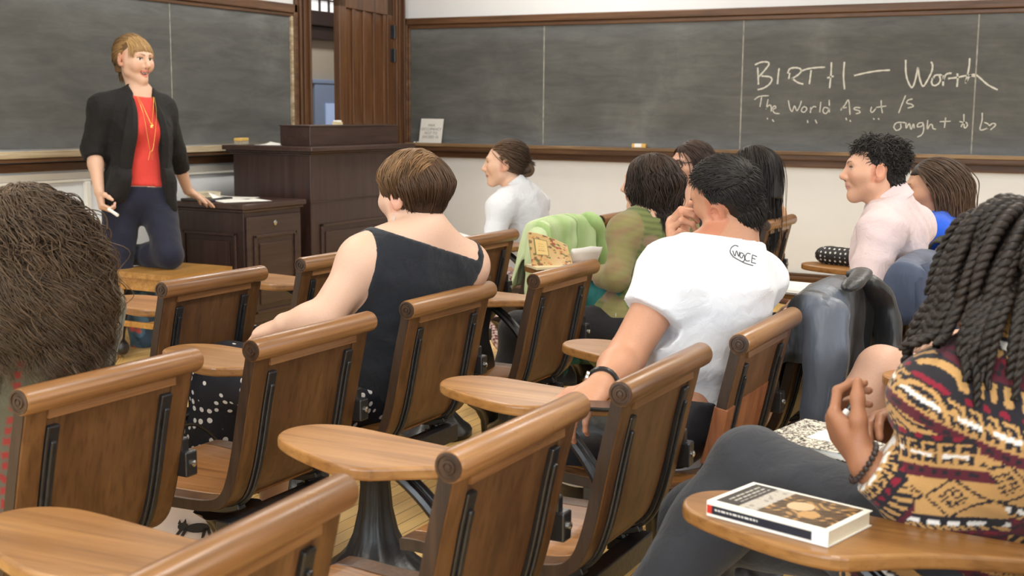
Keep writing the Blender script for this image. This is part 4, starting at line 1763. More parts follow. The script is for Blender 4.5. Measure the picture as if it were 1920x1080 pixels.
# ---------------------------------------------------------------- the standing teacher
def teacher():
    p = Person('standing person in black blazer and red top kneeling on a chair with one leg')
    bf = CD(0.62, -0.78)
    p.torso(P(262, 368, 6.64), P(263, 180, 6.60), P(303, 205, 6.70), P(193, 203, 6.50), 0.98, bust=0.95)
    p.head(P(252, 110, 6.58), CD(0.80, -0.58, -0.06), nrm(up_z + CD(1, 0) * 0.05), 1.04, mouth=0.010, neck_r=0.045, smile=0.004)
    p.arm(-1, P(327, 285, 6.82), P(352, 357, 6.98))
    p.arm(1, P(176, 280, 6.52), P(186, 360, 6.44))
    p.hand(-1, P(392, 381, 7.10) - p.wrL, A(0, 0, -1), curl=(0.12, 0.10, 0.12, 0.16), spread=0.16, thumb=0.1)
    p.hand(1, P(192, 398, 6.40) - p.wrR, CD(0.8, 0.4), curl=(0.95, 1.05, 1.1, 1.15), spread=0.0, thumb=0.5)
    p.leg(1, P(228, 385, 6.60), P(222, 510, 6.60), P(217, 632, 6.68), P(228, 652, 6.52), 1.13)
    p.leg(-1, P(296, 385, 6.68), P(318, 478, 6.55), P(222, 478, 6.86), P(182, 474, 6.95), 1.10)
    p.build(FAIR, lip=(0.62, 0.16, 0.14), brow=lin(120, 88, 60), hh=0.0034, hand_h=0.0042)
    T, at = p.T, p.at
    # red top
    p.wear('top', m_cloth('coral_red_jersey', lin(206, 66, 58), 0.85, wr=0.2), only=(2,), infl=0.010, h=0.010,
           planes=[(p.neck + T[1] * 0.055 - T[2] * 0.005, nrm(T[2] + T[1] * 0.35), 0.3), (at(0.10), -T[2], 0.6)], wr=lambda X: folds(X, 0.004, 20, 4, T[2]))
    # jeans
    M['denim'] = m_cloth('dark_indigo_denim', lin(28, 31, 48), 0.8, var=0.14, wr=0.25)
    p.wear('jeans', M['denim'], only=(2, 9, 10, 12, 13), infl=0.008, h=0.010, planes=[(at(0.10), T[2], 0.7)], wr=lambda X: folds(X, 0.005, 26, 9, T[0]))
    # boots
    p.wear('boot', M['iron'], only=(14,), infl=0.010, h=0.008)
    p.wear('boot', M['iron'], only=(11,), infl=0.008, h=0.008)
    # blazer: open front, ruched sleeves pushed up
    f = Field()
    g = 0.98
    f.ell(at(0.10), T, (0.195, 0.145, 0.15), 0.04, 2)
    f.ell(at(0.36, 0.0), T, (0.162, 0.125, 0.18), 0.05, 2)
    f.ell(at(0.70, 0.0), T, (0.166, 0.122, 0.17), 0.05, 2)
    f.cone(p.shL, p.shR, 0.060, 0.060, 0.05, 2)
    nb = p.neck + T[2] * 0.012
    f.cone(nb, p.shL, 0.050, 0.056, 0.05, 2)
    f.cone(nb, p.shR, 0.050, 0.056, 0.05, 2)
    sR = p.elR + (p.wrR - p.elR) * 0.22
    sL = p.elL + (p.wrL - p.elL) * 0.48
    f.cone(p.shR, p.elR, 0.066, 0.056, 0.03, 3)
    f.cone(p.elR, sR, 0.056, 0.050, 0.02, 3)
    f.cone(p.shL, p.elL, 0.062, 0.054, 0.03, 3)
    f.cone(p.elL, sL, 0.054, 0.044, 0.02, 3)
    for q in (-1, 1):
        f.ball(at(0.66, 0.085 * g, q * 0.068), 0.055, 0.05, 2)
    # hanging points of the draped front
    f.cone(at(0.16, 0.10, 0.13), at(-0.05, 0.08, 0.20), 0.05, 0.03, 0.05, 2)
    f.cone(at(0.20, 0.12, -0.10), at(-0.10, 0.12, -0.13), 0.035, 0.02, 0.04, 2)
    def cutf(X):
        x, y, z = p.loc(X)
        hz = z / p.TL
        xc = 0.012
        w = np.interp(hz, [-0.2, 0.05, 0.2, 0.45, 0.8, 1.0, 1.1], [0.11, 0.098, 0.088, 0.074, 0.056, 0.05, 0.06]).astype(np.float32)
        op = np.minimum(w - np.abs(x - xc), y - 0.01)
        neck = 0.062 - np.hypot(x, y + 0.005)
        neck = np.minimum(neck, hz - 0.93)
        hem = (-0.05 + 0.25 * np.abs(x) * 0 - hz) * p.TL
        hem = np.where(np.abs(x) > 0.24, -1, hem - np.where(x < 0, 0.06, 0.02) * np.clip(y / 0.1, 0, 1))
        hem = np.where((x * x + y * y) < 0.075, hem, -1)
        return np.maximum(np.maximum(op, neck), hem)
    M['blazer'] = m_cloth('black_blazer_cloth', lin(25, 23, 23), 0.75, sheen=0.05, wr=0.45)
    p.wear('blazer', M['blazer'], field=f, infl=0.012, h=0.009, cutf=cutf, planes=[(sR, p.wrR - p.elR, 0.085), (sL, p.wrL - p.elL, 0.08)],
           wr=lambda X: folds(X, 0.010, 24, 14, T[0], 2.5))
    # lapels: long rolled edges either side of the opening
    for sgn, hs in ((-1, (1.0, 0.82, 0.6, 0.4, 0.2, 0.02)), (1, (1.0, 0.82, 0.6, 0.4, 0.2, 0.04))):
        mb = MB()
        vs_o, vs_i = [], []
        for hz in hs:
            w = float(np.interp(hz, [-0.2, 0.05, 0.2, 0.45, 0.8, 1.0, 1.1], [0.11, 0.098, 0.088, 0.074, 0.056, 0.05, 0.06]))
            lw = 0.055 * math.sin(PI * min(1, (1.08 - hz) * 0.9)) + 0.012
            yy = float(np.interp(hz, [0.0, 0.3, 0.65, 0.85, 1.0], [0.115, 0.122, 0.158, 0.115, 0.045]))
            vs_i.append(at(hz, yy + 0.004, 0.012 + sgn * (w - 0.002)))
            vs_o.append(at(hz, yy - 0.012, 0.012 + sgn * (w + lw)))
        a = smooth_path(vs_i, 4); b = smooth_path(vs_o, 4)
        loops = []
        for i, o_ in zip(a, b):
            mid = (np.asarray(i) + np.asarray(o_)) / 2 + T[1] * 0.012
            loops.append([tuple(i), tuple(mid + T[1] * 0.004), tuple(o_), tuple(mid - T[1] * 0.012)])
        skin_loops(mb, loops)
        mb.build('lapel', M['blazer'], p.o, smooth=True)
    # necklace and pendant
    mb = MB()
    gold = m_plain('gold_chain', lin(214, 170, 92), 0.3, 0.9)
    def fr(h, x):
        return at(h, float(np.interp(h, [0.0, 0.3, 0.65, 0.85, 1.0], [0.125, 0.128, 0.155, 0.115, 0.062])) + 0.006, x)
    mb.tube(smooth_path([fr(0.99, 0.045), fr(0.9, 0.03), fr(0.74, 0.006), fr(0.705, 0.0), fr(0.74, -0.006), fr(0.9, -0.03), fr(0.99, -0.042)], 4), 0.0016, 5)
    mb.tube(smooth_path([fr(0.99, 0.05), fr(0.8, 0.035), fr(0.5, 0.012), fr(0.45, 0.0), fr(0.5, -0.012), fr(0.8, -0.035), fr(0.99, -0.047)], 4), 0.0013, 5)
    for dx in (-0.012, 0.012):
        mb.tube([fr(0.45, dx * 0.3), fr(0.36, dx)], 0.0014, 5)
    for k in range(6):
        w = k * PI / 3
        mb.tube([fr(0.70, 0), fr(0.70 + 0.03 * math.sin(w), 0.011 * math.cos(w))], [0.005, 0.001], 5)
    mb.build('necklace', gold, p.o, smooth=True)
    # hair: dark blonde, fringe, gathered low at the nape
    hc = lin(150, 118, 78)
    hd = lin(104, 78, 50)
    V, F, C = p.cap(hd, face=0.03, brow=0.058, nape=-0.075, side=-0.022, extra=[('e', (0, -0.078, -0.055), (0.05, 0.042, 0.055), 0.03)], radii=(0.077, 0.098, 0.087))
    s1 = p.strands(1500, lambda U: (U[:, 2] > -0.45) & ~((U[:, 1] > 0.25) & (U[:, 2] < 0.62)), lambda u, t: np.stack([-u[:, 0] * 0.8, -1.4 * np.ones(len(u)), -0.55 * np.ones(len(u))], 1), 14, 0.013, rad=0.0020, grav=0.2, color=hc, tip=hd, cvar=0.28, seed=3, lift=1.02,
                   lenf=lambda U, r: np.clip(0.55 + 0.5 * U[:, 1] + 0.3 * r.rand(len(U)), 0.3, 1.2))
    s2 = p.strands(700, lambda U: (U[:, 2] > 0.55) & (U[:, 1] > 0.0) & (np.abs(U[:, 0]) < 0.75), lambda u, t: np.stack([u[:, 0] * 0.3, 1.2 * np.ones(len(u)) * (1 - t), -0.2 - 1.1 * t * np.ones(len(u))], 1), 12, 0.0105, rad=0.0021, grav=0.3, color=lin(170, 138, 92), tip=lin(160, 126, 82), cvar=0.25, seed=5, lift=1.03,
                   lenf=lambda U, r: np.clip(1.12 - 0.75 * U[:, 1], 0.4, 1.1))
    bun = p.strands(240, lambda U: (U[:, 1] < -0.5) & (U[:, 2] < 0.1), lambda u, t: np.stack([-u[:, 0], -0.4 + 0 * u[:, 0], -1 + 0 * u[:, 0]], 1), 10, 0.010, rad=0.003, color=hd, seed=6, lift=1.12, wave=(0.004, 90))
    p.hair([(V, F, C), s1, s2, bun])
    return p


TEACHER = teacher()


# ---------------------------------------------------------------- student with long curly hair, left edge
def curly():
    p = Person('seated person with a mass of brown curls and a grey-green cardigan, seen from behind')
    pel = A(1.66, 2.02, 0.53)
    p.torso(pel, P(62, 520, 2.36), P(-62, 590, 2.26), P(150, 585, 2.46), 1.0)
    p.head(P(44, 452, 2.38), CD(-0.75, 0.66), up_z, 0.93)
    p.arm(-1, p.shL + A(-0.03, 0.06, -0.27), p.shL + A(0.02, 0.28, -0.30))
    p.arm(1, p.shR + A(0.03, 0.05, -0.27), p.shR + A(-0.02, 0.27, -0.32))
    p.hand(-1, (0.1, 1, 0), (0, 0, -1))
    p.hand(1, (-0.1, 1, 0), (0, 0, -1))
    seat_legs(p, fwd=(0, 1, 0))
    p.build(FAIR, hh=0.006, hand_h=0.006)
    base, red, blk = A(*lin(112, 110, 92)), A(*lin(168, 66, 60)), A(*lin(62, 60, 52))
    def col(V):
        x, y, z = p.loc(V)
        C = np.tile(base, (len(V), 1))
        s = np.mod(x, 0.085)
        zig = np.abs(np.mod(z, 0.024) - 0.012)
        C[(s < 0.013) & (zig < 0.007)] = red
        C[(np.abs(s - 0.045) < 0.004 + zig * 0.6) & (zig > 0.004)] = A(*lin(138, 134, 112))
        C[np.abs(s - 0.065) < 0.003] = blk
        return C
    f = Field()
    f.p = [q for q in p.f.p if q[-2] in (2, 3, 4, 5, 6)]
    p.wear('cardigan', M['cloth_col'], field=f, infl=0.020, h=0.007, colors=col, wr=lambda X: folds(X, 0.007, 22, 5))
    p.wear('trousers', m_cloth('black_trousers_a', lin(36, 36, 40)), only=(9, 10, 12, 13), infl=0.010, h=0.012)
    p.wear('shoe', M['iron'], only=(11,), infl=0.006, h=0.008)
    p.wear('shoe', M['iron'], only=(14,), infl=0.006, h=0.008)
    hc, hd, hl = lin(84, 66, 50), lin(52, 40, 31), lin(128, 106, 84)
    hc, hd, hl = lin(70, 54, 41), lin(40, 31, 24), lin(96, 77, 58)
    cap = p.cap(hd, radii=(0.084, 0.104, 0.094), face=0.045, nape=-0.14, extra=[('c', (0, -0.045, 0.0), (0, -0.065, -0.15), 0.085, 0.098), ('c', (-0.05, -0.02, -0.02), (-0.075, -0.045, -0.17), 0.05, 0.055), ('c', (0.05, -0.02, -0.02), (0.075, -0.045, -0.17), 0.05, 0.055)], h=0.008, wr=0.012)
    av = [(p.neck - p.T[2] * 0.05, p.neck - p.T[2] * 0.30, 0.150), (p.shL, p.shR, 0.068)]
    def fl(u, t):
        return np.stack([u[:, 0] * 1.2, u[:, 1] * 0.9 - 0.5, -1.0 + 0.5 * (u[:, 2] > 0.5)], 1)
    s1 = p.strands(6800, lambda U: (U[:, 2] > -0.75) & (U[:, 1] < 0.62), fl, 16, 0.0205, rad=0.0012, grav=0.7, wave=(0.0115, 82), curl=1, fall=0.95, fz=(0.35, -0.5), hug=0.42, clump=(420, 0.72), color=hc, tip=hl, cvar=0.30, seed=11, lift=1.05, avoid=av, jitter=0.45, nside=3, tang=0.45,
                   lenf=lambda U, r: 0.55 + 0.62 * r.rand(len(U)))
    s2 = p.strands(2400, lambda U: (U[:, 2] > 0.1) & (U[:, 1] < 0.7), lambda u, t: np.stack([u[:, 0] * 1.1, u[:, 1] - 0.35, -0.5 * np.ones(len(u))], 1), 14, 0.014, rad=0.0012, grav=0.5, wave=(0.0055, 90), curl=1, fall=0.9, clump=(200, 0.6), color=hl, tip=hc, cvar=0.25, seed=12, lift=1.08, jitter=0.45)
    p.hair([cap, s1, s2])
    return p


curly()


# ---------------------------------------------------------------- woman in the sleeveless black top
def black_top():
    p = Person('seated person with short brown hair in a sleeveless black top and polka-dot skirt')
    p.torso(P(712, 728, 3.34) + A(0.02, 0.09, 0), P(792, 446, 3.32), P(682, 490, 3.25), P(872, 498, 3.42), 1.10, bust=1.1, depth=0.84)
    p.pelvis = p.pelvis + A(0, 0.02, 0)
    p.head(P(772, 362, 3.34), CD(-0.78, 0.62, -0.06), nrm(up_z + CD(-1, 0) * 0.06), 0.93, neck_r=0.050)
    p.arm(-1, P(607, 596, 3.20), P(534, 607, 3.22), 1.10)
    p.arm(1, p.shR + A(0.10, 0.10, -0.24), p.shR + A(0.0, 0.32, -0.30), 1.08)
    p.hand(-1, P(478, 625, 3.26) - p.wrL, A(0.2, 0.2, -1), curl=(0.45, 0.5, 0.5, 0.5), spread=0.05, thumb=0.3)
    p.hand(1, (-0.3, 1, -0.1), (0, 0, -1))
    seat_legs(p, 1.12, fwd=nrm(A(0.22, 1, 0)), reach=0.42, knee_z=0.53)
    p.build(lin(228, 188, 164), h=0.008, hand_h=0.003, hh=0.0034, lip=(0.52, 0.2, 0.18))
    T, at = p.T, p.at
    f = Field()
    f.p = [q for q in p.f.p if q[-2] == 2]
    pl = [(p.shL - T[0] * 0.006, -T[0] - T[2] * 0.12, 0.16), (p.shR + T[0] * 0.006, T[0] - T[2] * 0.12, 0.16), (p.neck - T[2] * 0.012, T[2] + T[1] * 0.22, 0.16), (at(0.02), -T[2], 0.5)]
    p.wear('top', m_cloth('black_jersey', lin(34, 37, 44), 0.85, wr=0.5), field=f, infl=0.010, h=0.008, planes=pl, wr=lambda X: folds(X, 0.007, 24, 8, T[0]))
    t = NT('white_dots_on_black')
    v = t.coords('Object', (1, 1, 1))
    vo = t.n('TexVoronoi', feature='F1')
    vo.inputs['Scale'].default_value = 36
    vo.inputs['Randomness'].default_value = 0.45
    t.l(v, vo.inputs['Vector'])
    c = t.ramp(vo.outputs['Distance'], [(0.27, lin(222, 222, 226)), (0.31, lin(24, 26, 38))])
    t.base(c).rough(0.85)
    g = Field()
    g.p = [q for q in p.f.p if q[-2] in (9, 12)]
    g.ell(at(0.0, 0.02), T, (0.19, 0.105, 0.13), 0.05, 2)
    for a in (p.legL, p.legR):
        g.cone(a[1], a[1] + A(0.0, 0.04, -0.22), 0.07, 0.09, 0.06, 2)
    g.cone(p.legL[0], p.legR[0] , 0.10, 0.10, 0.08, 2)
    g.cone(p.legL[1], p.legR[1], 0.06, 0.06, 0.08, 2)
    g.cone(at(0.02, 0.03) - T[0] * 0.08, at(-0.10, 0.05) - T[0] * 0.10, 0.10, 0.12, 0.05, 2)
    p.wear('skirt', t.m, field=g, infl=0.016, h=0.010, planes=[(at(0.09), T[2], 0.6)], wr=lambda X: folds(X, 0.007, 18, 6, A(0, 0, 1), 4))
    p.wear('shoe', M['iron'], only=(11,), infl=0.006, h=0.008)
    p.wear('shoe', M['iron'], only=(14,), infl=0.006, h=0.008)
    hc, hd, hl = lin(92, 66, 44), lin(56, 38, 26), lin(148, 114, 76)
    cap = p.cap(hd, face=0.030, brow=0.060, nape=-0.062, side=-0.005, radii=(0.080, 0.100, 0.089), off=(0, -0.020, 0.028), extra=[('e', (0, -0.055, -0.022), (0.062, 0.060, 0.055), 0.03)])
    # bob: swept from the crown down to the nape, lighter locks swept over the top
    def fl(u, t):
        return np.stack([u[:, 0] * 0.6, -0.5 + 0.9 * u[:, 1], -1.0 + 0 * u[:, 0]], 1)
    s1 = p.strands(2600, lambda U: (U[:, 2] > -0.45) & ~((U[:, 1] > 0.40) & (U[:, 2] < 0.40)), fl, 14, 0.0112, rad=0.0017, grav=0.35, color=hc, tip=hd, cvar=0.40, seed=21, lift=1.03, fall=1, fz=(0.35, -0.15), hug=0.95, wave=(0.0022, 34), radii=(0.079, 0.099, 0.088), off=(0, -0.020, 0.028), jitter=0.2, clump=(240, 0.35),
                   lenf=lambda U, r: np.clip(0.66 + 0.62 * U[:, 2] + 0.30 * r.rand(len(U)), 0.32, 1.30))
    s2 = p.strands(900, lambda U: (U[:, 2] > 0.5), lambda u, t: np.stack([-0.9 + 0 * u[:, 0], 0.5 - 1.1 * t + 0 * u[:, 0], -0.15 - 0.7 * t + 0 * u[:, 0]], 1), 12, 0.0105, rad=0.0017, grav=0.15, fall=1, fz=(0.5, -0.1), hug=0.9, color=hl, tip=hc, cvar=0.35, seed=22, lift=1.05, wave=(0.003, 36), radii=(0.080, 0.100, 0.089), jitter=0.2, clump=(90, 0.4),
                   lenf=lambda U, r: 0.7 + 0.4 * r.rand(len(U)))
    p.hair([cap, s1, s2])
    # drop earring with a red bead
    e = p.hc + A(-0.080, -0.006, -0.052) @ p.H
    mb = MB()
    mb.tube([e + A(0, 0, 0.012), e, e - A(0, 0, 0.022)], [0.0008, 0.0012, 0.004], 6)
    er = mb.build('earring', M['chrome'], p.o)
    mb = MB()
    mb.tube([e - A(0, 0, 0.022), e - A(0, 0, 0.027), e - A(0, 0, 0.033)], [0.004, 0.0055, 0.002], 8)
    mb.build('bead', m_plain('red_bead', lin(200, 52, 40), 0.3), er)
    return p


black_top()


# ---------------------------------------------------------------- woman with the bun in the white shirt
def bun_woman():
    p = Person('seated person in a white shirt with hair in a low bun and a houndstooth skirt')
    bf = CD(-0.85, 0.52)
    p.torso(P(985, 494, 6.28), P(968, 362, 6.16), P(938, 392, 6.02), P(1004, 384, 6.34), 0.98, bend=-0.03)
    p.head(P(946, 305, 6.14), CD(-1, 0.10, -0.03), up_z, 0.93, neck_r=0.042)
    p.arm(-1, P(925, 462, 5.98), P(878, 474, 6.08))
    p.arm(1, P(980, 462, 6.45), P(900, 476, 6.30))
    p.hand(-1, CD(-1, 0.3, -0.1), (0, 0, -1))
    p.hand(1, CD(-1, 0, -0.1), (0, 0, -1))
    seat_legs(p, 1.0, fwd=CD(-0.8, 0.6), reach=0.40, knee_z=0.52)
    p.build(FAIR, hh=0.0036, hand_h=0.005, brow=lin(112, 84, 60))
    T, at = p.T, p.at
    M['white_shirt'] = m_cloth('white_cotton_shirt', lin(214, 216, 222), 0.85, var=0.02, wr=0.5)
    f = Field()
    f.p = [q for q in p.f.p if q[-2] in (2, 3, 5)]
    f.cone(p.elL, p.elL + (p.wrL - p.elL) * 0.5, 0.045, 0.042, 0.02, 4)
    f.cone(p.elR, p.elR + (p.wrR - p.elR) * 0.5, 0.045, 0.042, 0.02, 4)
    f.cone(p.neck - T[2] * 0.02, p.neck + T[2] * 0.05, 0.050, 0.044, 0.02, 2)
    p.wear('shirt', M['white_shirt'], field=f, infl=0.014, h=0.0085, planes=[(p.neck + nrm(p.hc - p.neck) * 0.055, nrm(p.hc - p.neck) * 0.7 + T[2] * 0.3, 0.13), (at(-0.02), -T[2], 0.5)], wr=lambda X: folds(X, 0.010, 20, 31, T[0], 2))
    collar(p, M['white_shirt'], [c for c in bpy.data.objects if c.name.startswith('shirt') and c.parent == p.o][0], 0.058, 0.038, base=0.030)
    t = NT('houndstooth_cloth')
    v = t.coords('Object', (1, 1, 1), (0.0, 0.0, 0.6))
    w1 = t.n('TexChecker'); w1.inputs['Scale'].default_value = 44
    t.l(v, w1.inputs['Vector'])
    mp = t.n('Mapping'); mp.inputs['Rotation'].default_value = (0.6, 0.78, 0.2)
    t.l(v, mp.inputs['Vector'])
    w2 = t.n('TexWave'); w2.inputs['Scale'].default_value = 34; w2.inputs['Distortion'].default_value = 0.6
    t.l(mp.outputs[0], w2.inputs['Vector'])
    a = t.mix(lin(112, 38, 56), lin(226, 214, 214), w1.outputs['Fac'])
    b = t.mix(lin(96, 30, 48), lin(222, 208, 210), t.math('GREATER_THAN', w2.outputs['Fac'], 0.5))
    t.base(t.mix(a, b, 0.45)).rough(0.9)
    g = Field()
    g.p = [q for q in p.f.p if q[-2] in (9, 12)]
    g.ell(at(0.0), T, (0.19, 0.14, 0.13), 0.05, 2)
    g.cone(p.legL[1], p.legL[1] - A(0, 0, 0.25), 0.075, 0.10, 0.06, 2)
    g.cone(p.legR[1], p.legR[1] - A(0, 0, 0.25), 0.075, 0.10, 0.06, 2)
    mid = (p.legL[0] + p.legL[1]) / 2
    g.cone(mid, mid - A(0, 0, 0.26), 0.08, 0.09, 0.06, 2)
    g.cone(at(-0.02) - T[0] * 0.08, at(-0.02) - T[0] * 0.1 - A(0, 0, 0.30), 0.13, 0.12, 0.05, 2)
    p.wear('skirt', t.m, field=g, infl=0.014, h=0.010, planes=[(at(0.06), T[2], 0.6)])
    hc, hd = lin(92, 70, 50), lin(58, 42, 30)
    cap = p.cap(hd, face=0.030, brow=0.058, nape=-0.055, side=-0.030, extra=[('e', (0, -0.118, -0.040), (0.042, 0.034, 0.036), 0.008)])
    s1 = p.strands(900, lambda U: (U[:, 2] > -0.5) & ~((U[:, 1] > 0.42) & (U[:, 2] < 0.45)), lambda u, t: np.stack([-u[:, 0] * 0.9, -1.2 - 0 * u[:, 0], -0.55 - 0.25 * u[:, 2]], 1), 14, 0.013, rad=0.0026, grav=0.12, color=hc, tip=hd, cvar=0.35, seed=31, lift=1.02,
                   lenf=lambda U, r: np.clip(0.72 + 0.42 * U[:, 1], 0.3, 1.05))
    # the coil of the bun
    paths, rads, cols = [], [], []
    r = np.random.RandomState(4)
    for i in range(60):
        th = np.linspace(0, 5.2, 26) + r.uniform(0, 6.28)
        R0 = r.uniform(0.020, 0.036); dy = r.uniform(-0.024, 0.024)
        q = np.stack([dy + 0 * th, -0.120 + R0 * np.cos(th), -0.040 + R0 * np.sin(th)], 1)
        paths.append(p.hc + q * p.hs @ p.H); rads.append(np.full(26, 0.0032)); cols.append(A(*hc) * r.uniform(0.55, 1.25))
    p.hair([cap, s1, tube_mesh(paths, rads, 4, cols)])
    return p


bun_woman()


# ---------------------------------------------------------------- woman in the sheer green top
def green_woman():
    p = Person('seated person with wavy dark shoulder-length hair in a sheer olive-green top')
    p.torso(P(1196, 606, 4.36), P(1232, 408, 4.38), P(1172, 436, 4.26), P(1276, 430, 4.52), 0.94)
    p.head(P(1217, 341, 4.36), CD(-0.86, 0.50, -0.02), up_z, 0.88, neck_r=0.046)
    p.arm(-1, P(1156, 522, 4.20), P(1116, 514, 4.32), 0.86)
    p.arm(1, P(1290, 510, 4.62), P(1230, 540, 4.72))
    p.hand(-1, P(1090, 512, 4.42) - p.wrL, (0, 0, -1), curl=(0.3,) * 4)
    p.hand(1, CD(-1, 0.2), (0, 0, -1))
    seat_legs(p, 1.0, reach=0.42, knee_z=0.52)
    p.build(FAIR, hh=0.004, hand_h=0.0045)
    T, at = p.T, p.at
    gr, gd, pk, sl = A(*lin(112, 120, 72)), A(*lin(70, 80, 48)), A(*lin(140, 112, 96)), A(*lin(136, 126, 84))
    def col(V):
        x, y, z = p.loc(V)
        C = np.tile(gr, (len(V), 1))
        st = 0.5 + 0.5 * np.sin(z * 2 * PI / 0.021 + 1.2 * np.sin(x * 30))
        C = C * (1 - (0.65 * st ** 2)[:, None]) + gd * (0.65 * st ** 2)[:, None]
        n = np.sin(V[:, 0] * 31 + 2 * np.sin(V[:, 2] * 23)) * np.sin(V[:, 1] * 27 + V[:, 2] * 37)
        w = np.clip((n - 0.35) * 2.4, 0, 0.8)[:, None]
        C = C * (1 - w) + pk * w
        arm = (-x > 0.155) | (x > 0.155)
        w = (0.75 * arm)[:, None]
        sn = np.clip(np.sin(V[:, 0] * 44 + 3 * np.sin(V[:, 2] * 38)) * np.sin(V[:, 2] * 52 + V[:, 1] * 30), 0, 1)[:, None]
        S = sl * (1 - 0.55 * sn) + A(*lin(134, 92, 78)) * 0.55 * sn
        return C * (1 - w) + S * w
    f = Field()
    f.p = [q for q in p.f.p if q[-2] in (2, 3, 5)]
    for e, w in ((p.elL, p.wrL), (p.elR, p.wrR)):
        f.cone(e, e + (w - e) * 0.55, 0.038, 0.036, 0.02, 4)
    f.cone(at(0.0), at(-0.12, 0.05), 0.14, 0.15, 0.05, 2)
    p.wear('top', M['cloth_col'], field=f, infl=0.009, h=0.0075, colors=col, planes=[(p.neck - T[2] * 0.02, T[2] + T[1] * 0.1, 0.12)], wr=lambda X: folds(X, 0.005, 30, 41, T[0]))
    p.wear('trousers', m_cloth('black_trousers_b', lin(30, 30, 34)), only=(9, 10, 12, 13), infl=0.010, h=0.012)
    hc, hd = lin(58, 44, 36), lin(34, 26, 22)
    cap = p.cap(hd, face=0.030, brow=0.06, nape=-0.075, side=0.01, radii=(0.079, 0.099, 0.088), extra=[('e', (0, -0.05, -0.03), (0.066, 0.056, 0.05), 0.03)])
    av = [(p.neck - T[2] * 0.05, p.neck - T[2] * 0.2, 0.11), (p.shL, p.shR, 0.068)]
    s1 = p.strands(2400, lambda U: (U[:, 2] > -0.65) & ~((U[:, 1] > 0.30) & (U[:, 2] < 0.6)), lambda u, t: np.stack([u[:, 0] * 0.4 + np.sign(u[:, 0]) * 0.5 * (1 - t) * (u[:, 1] > -0.2), -0.35 + 0.4 * u[:, 1], -1 + 0 * u[:, 0]], 1), 16, 0.0172, rad=0.0018, grav=0.6, wave=(0.0065, 62), color=hc, tip=hd, cvar=0.5, seed=41, lift=1.04, fall=0.95, hug=0.4, clump=(170, 0.5), avoid=av,
                   lenf=lambda U, r: np.clip(0.76 + 0.34 * U[:, 2] + 0.16 * r.rand(len(U)), 0.5, 1.2))
    p.hair([cap, s1])
    return p


green_woman()


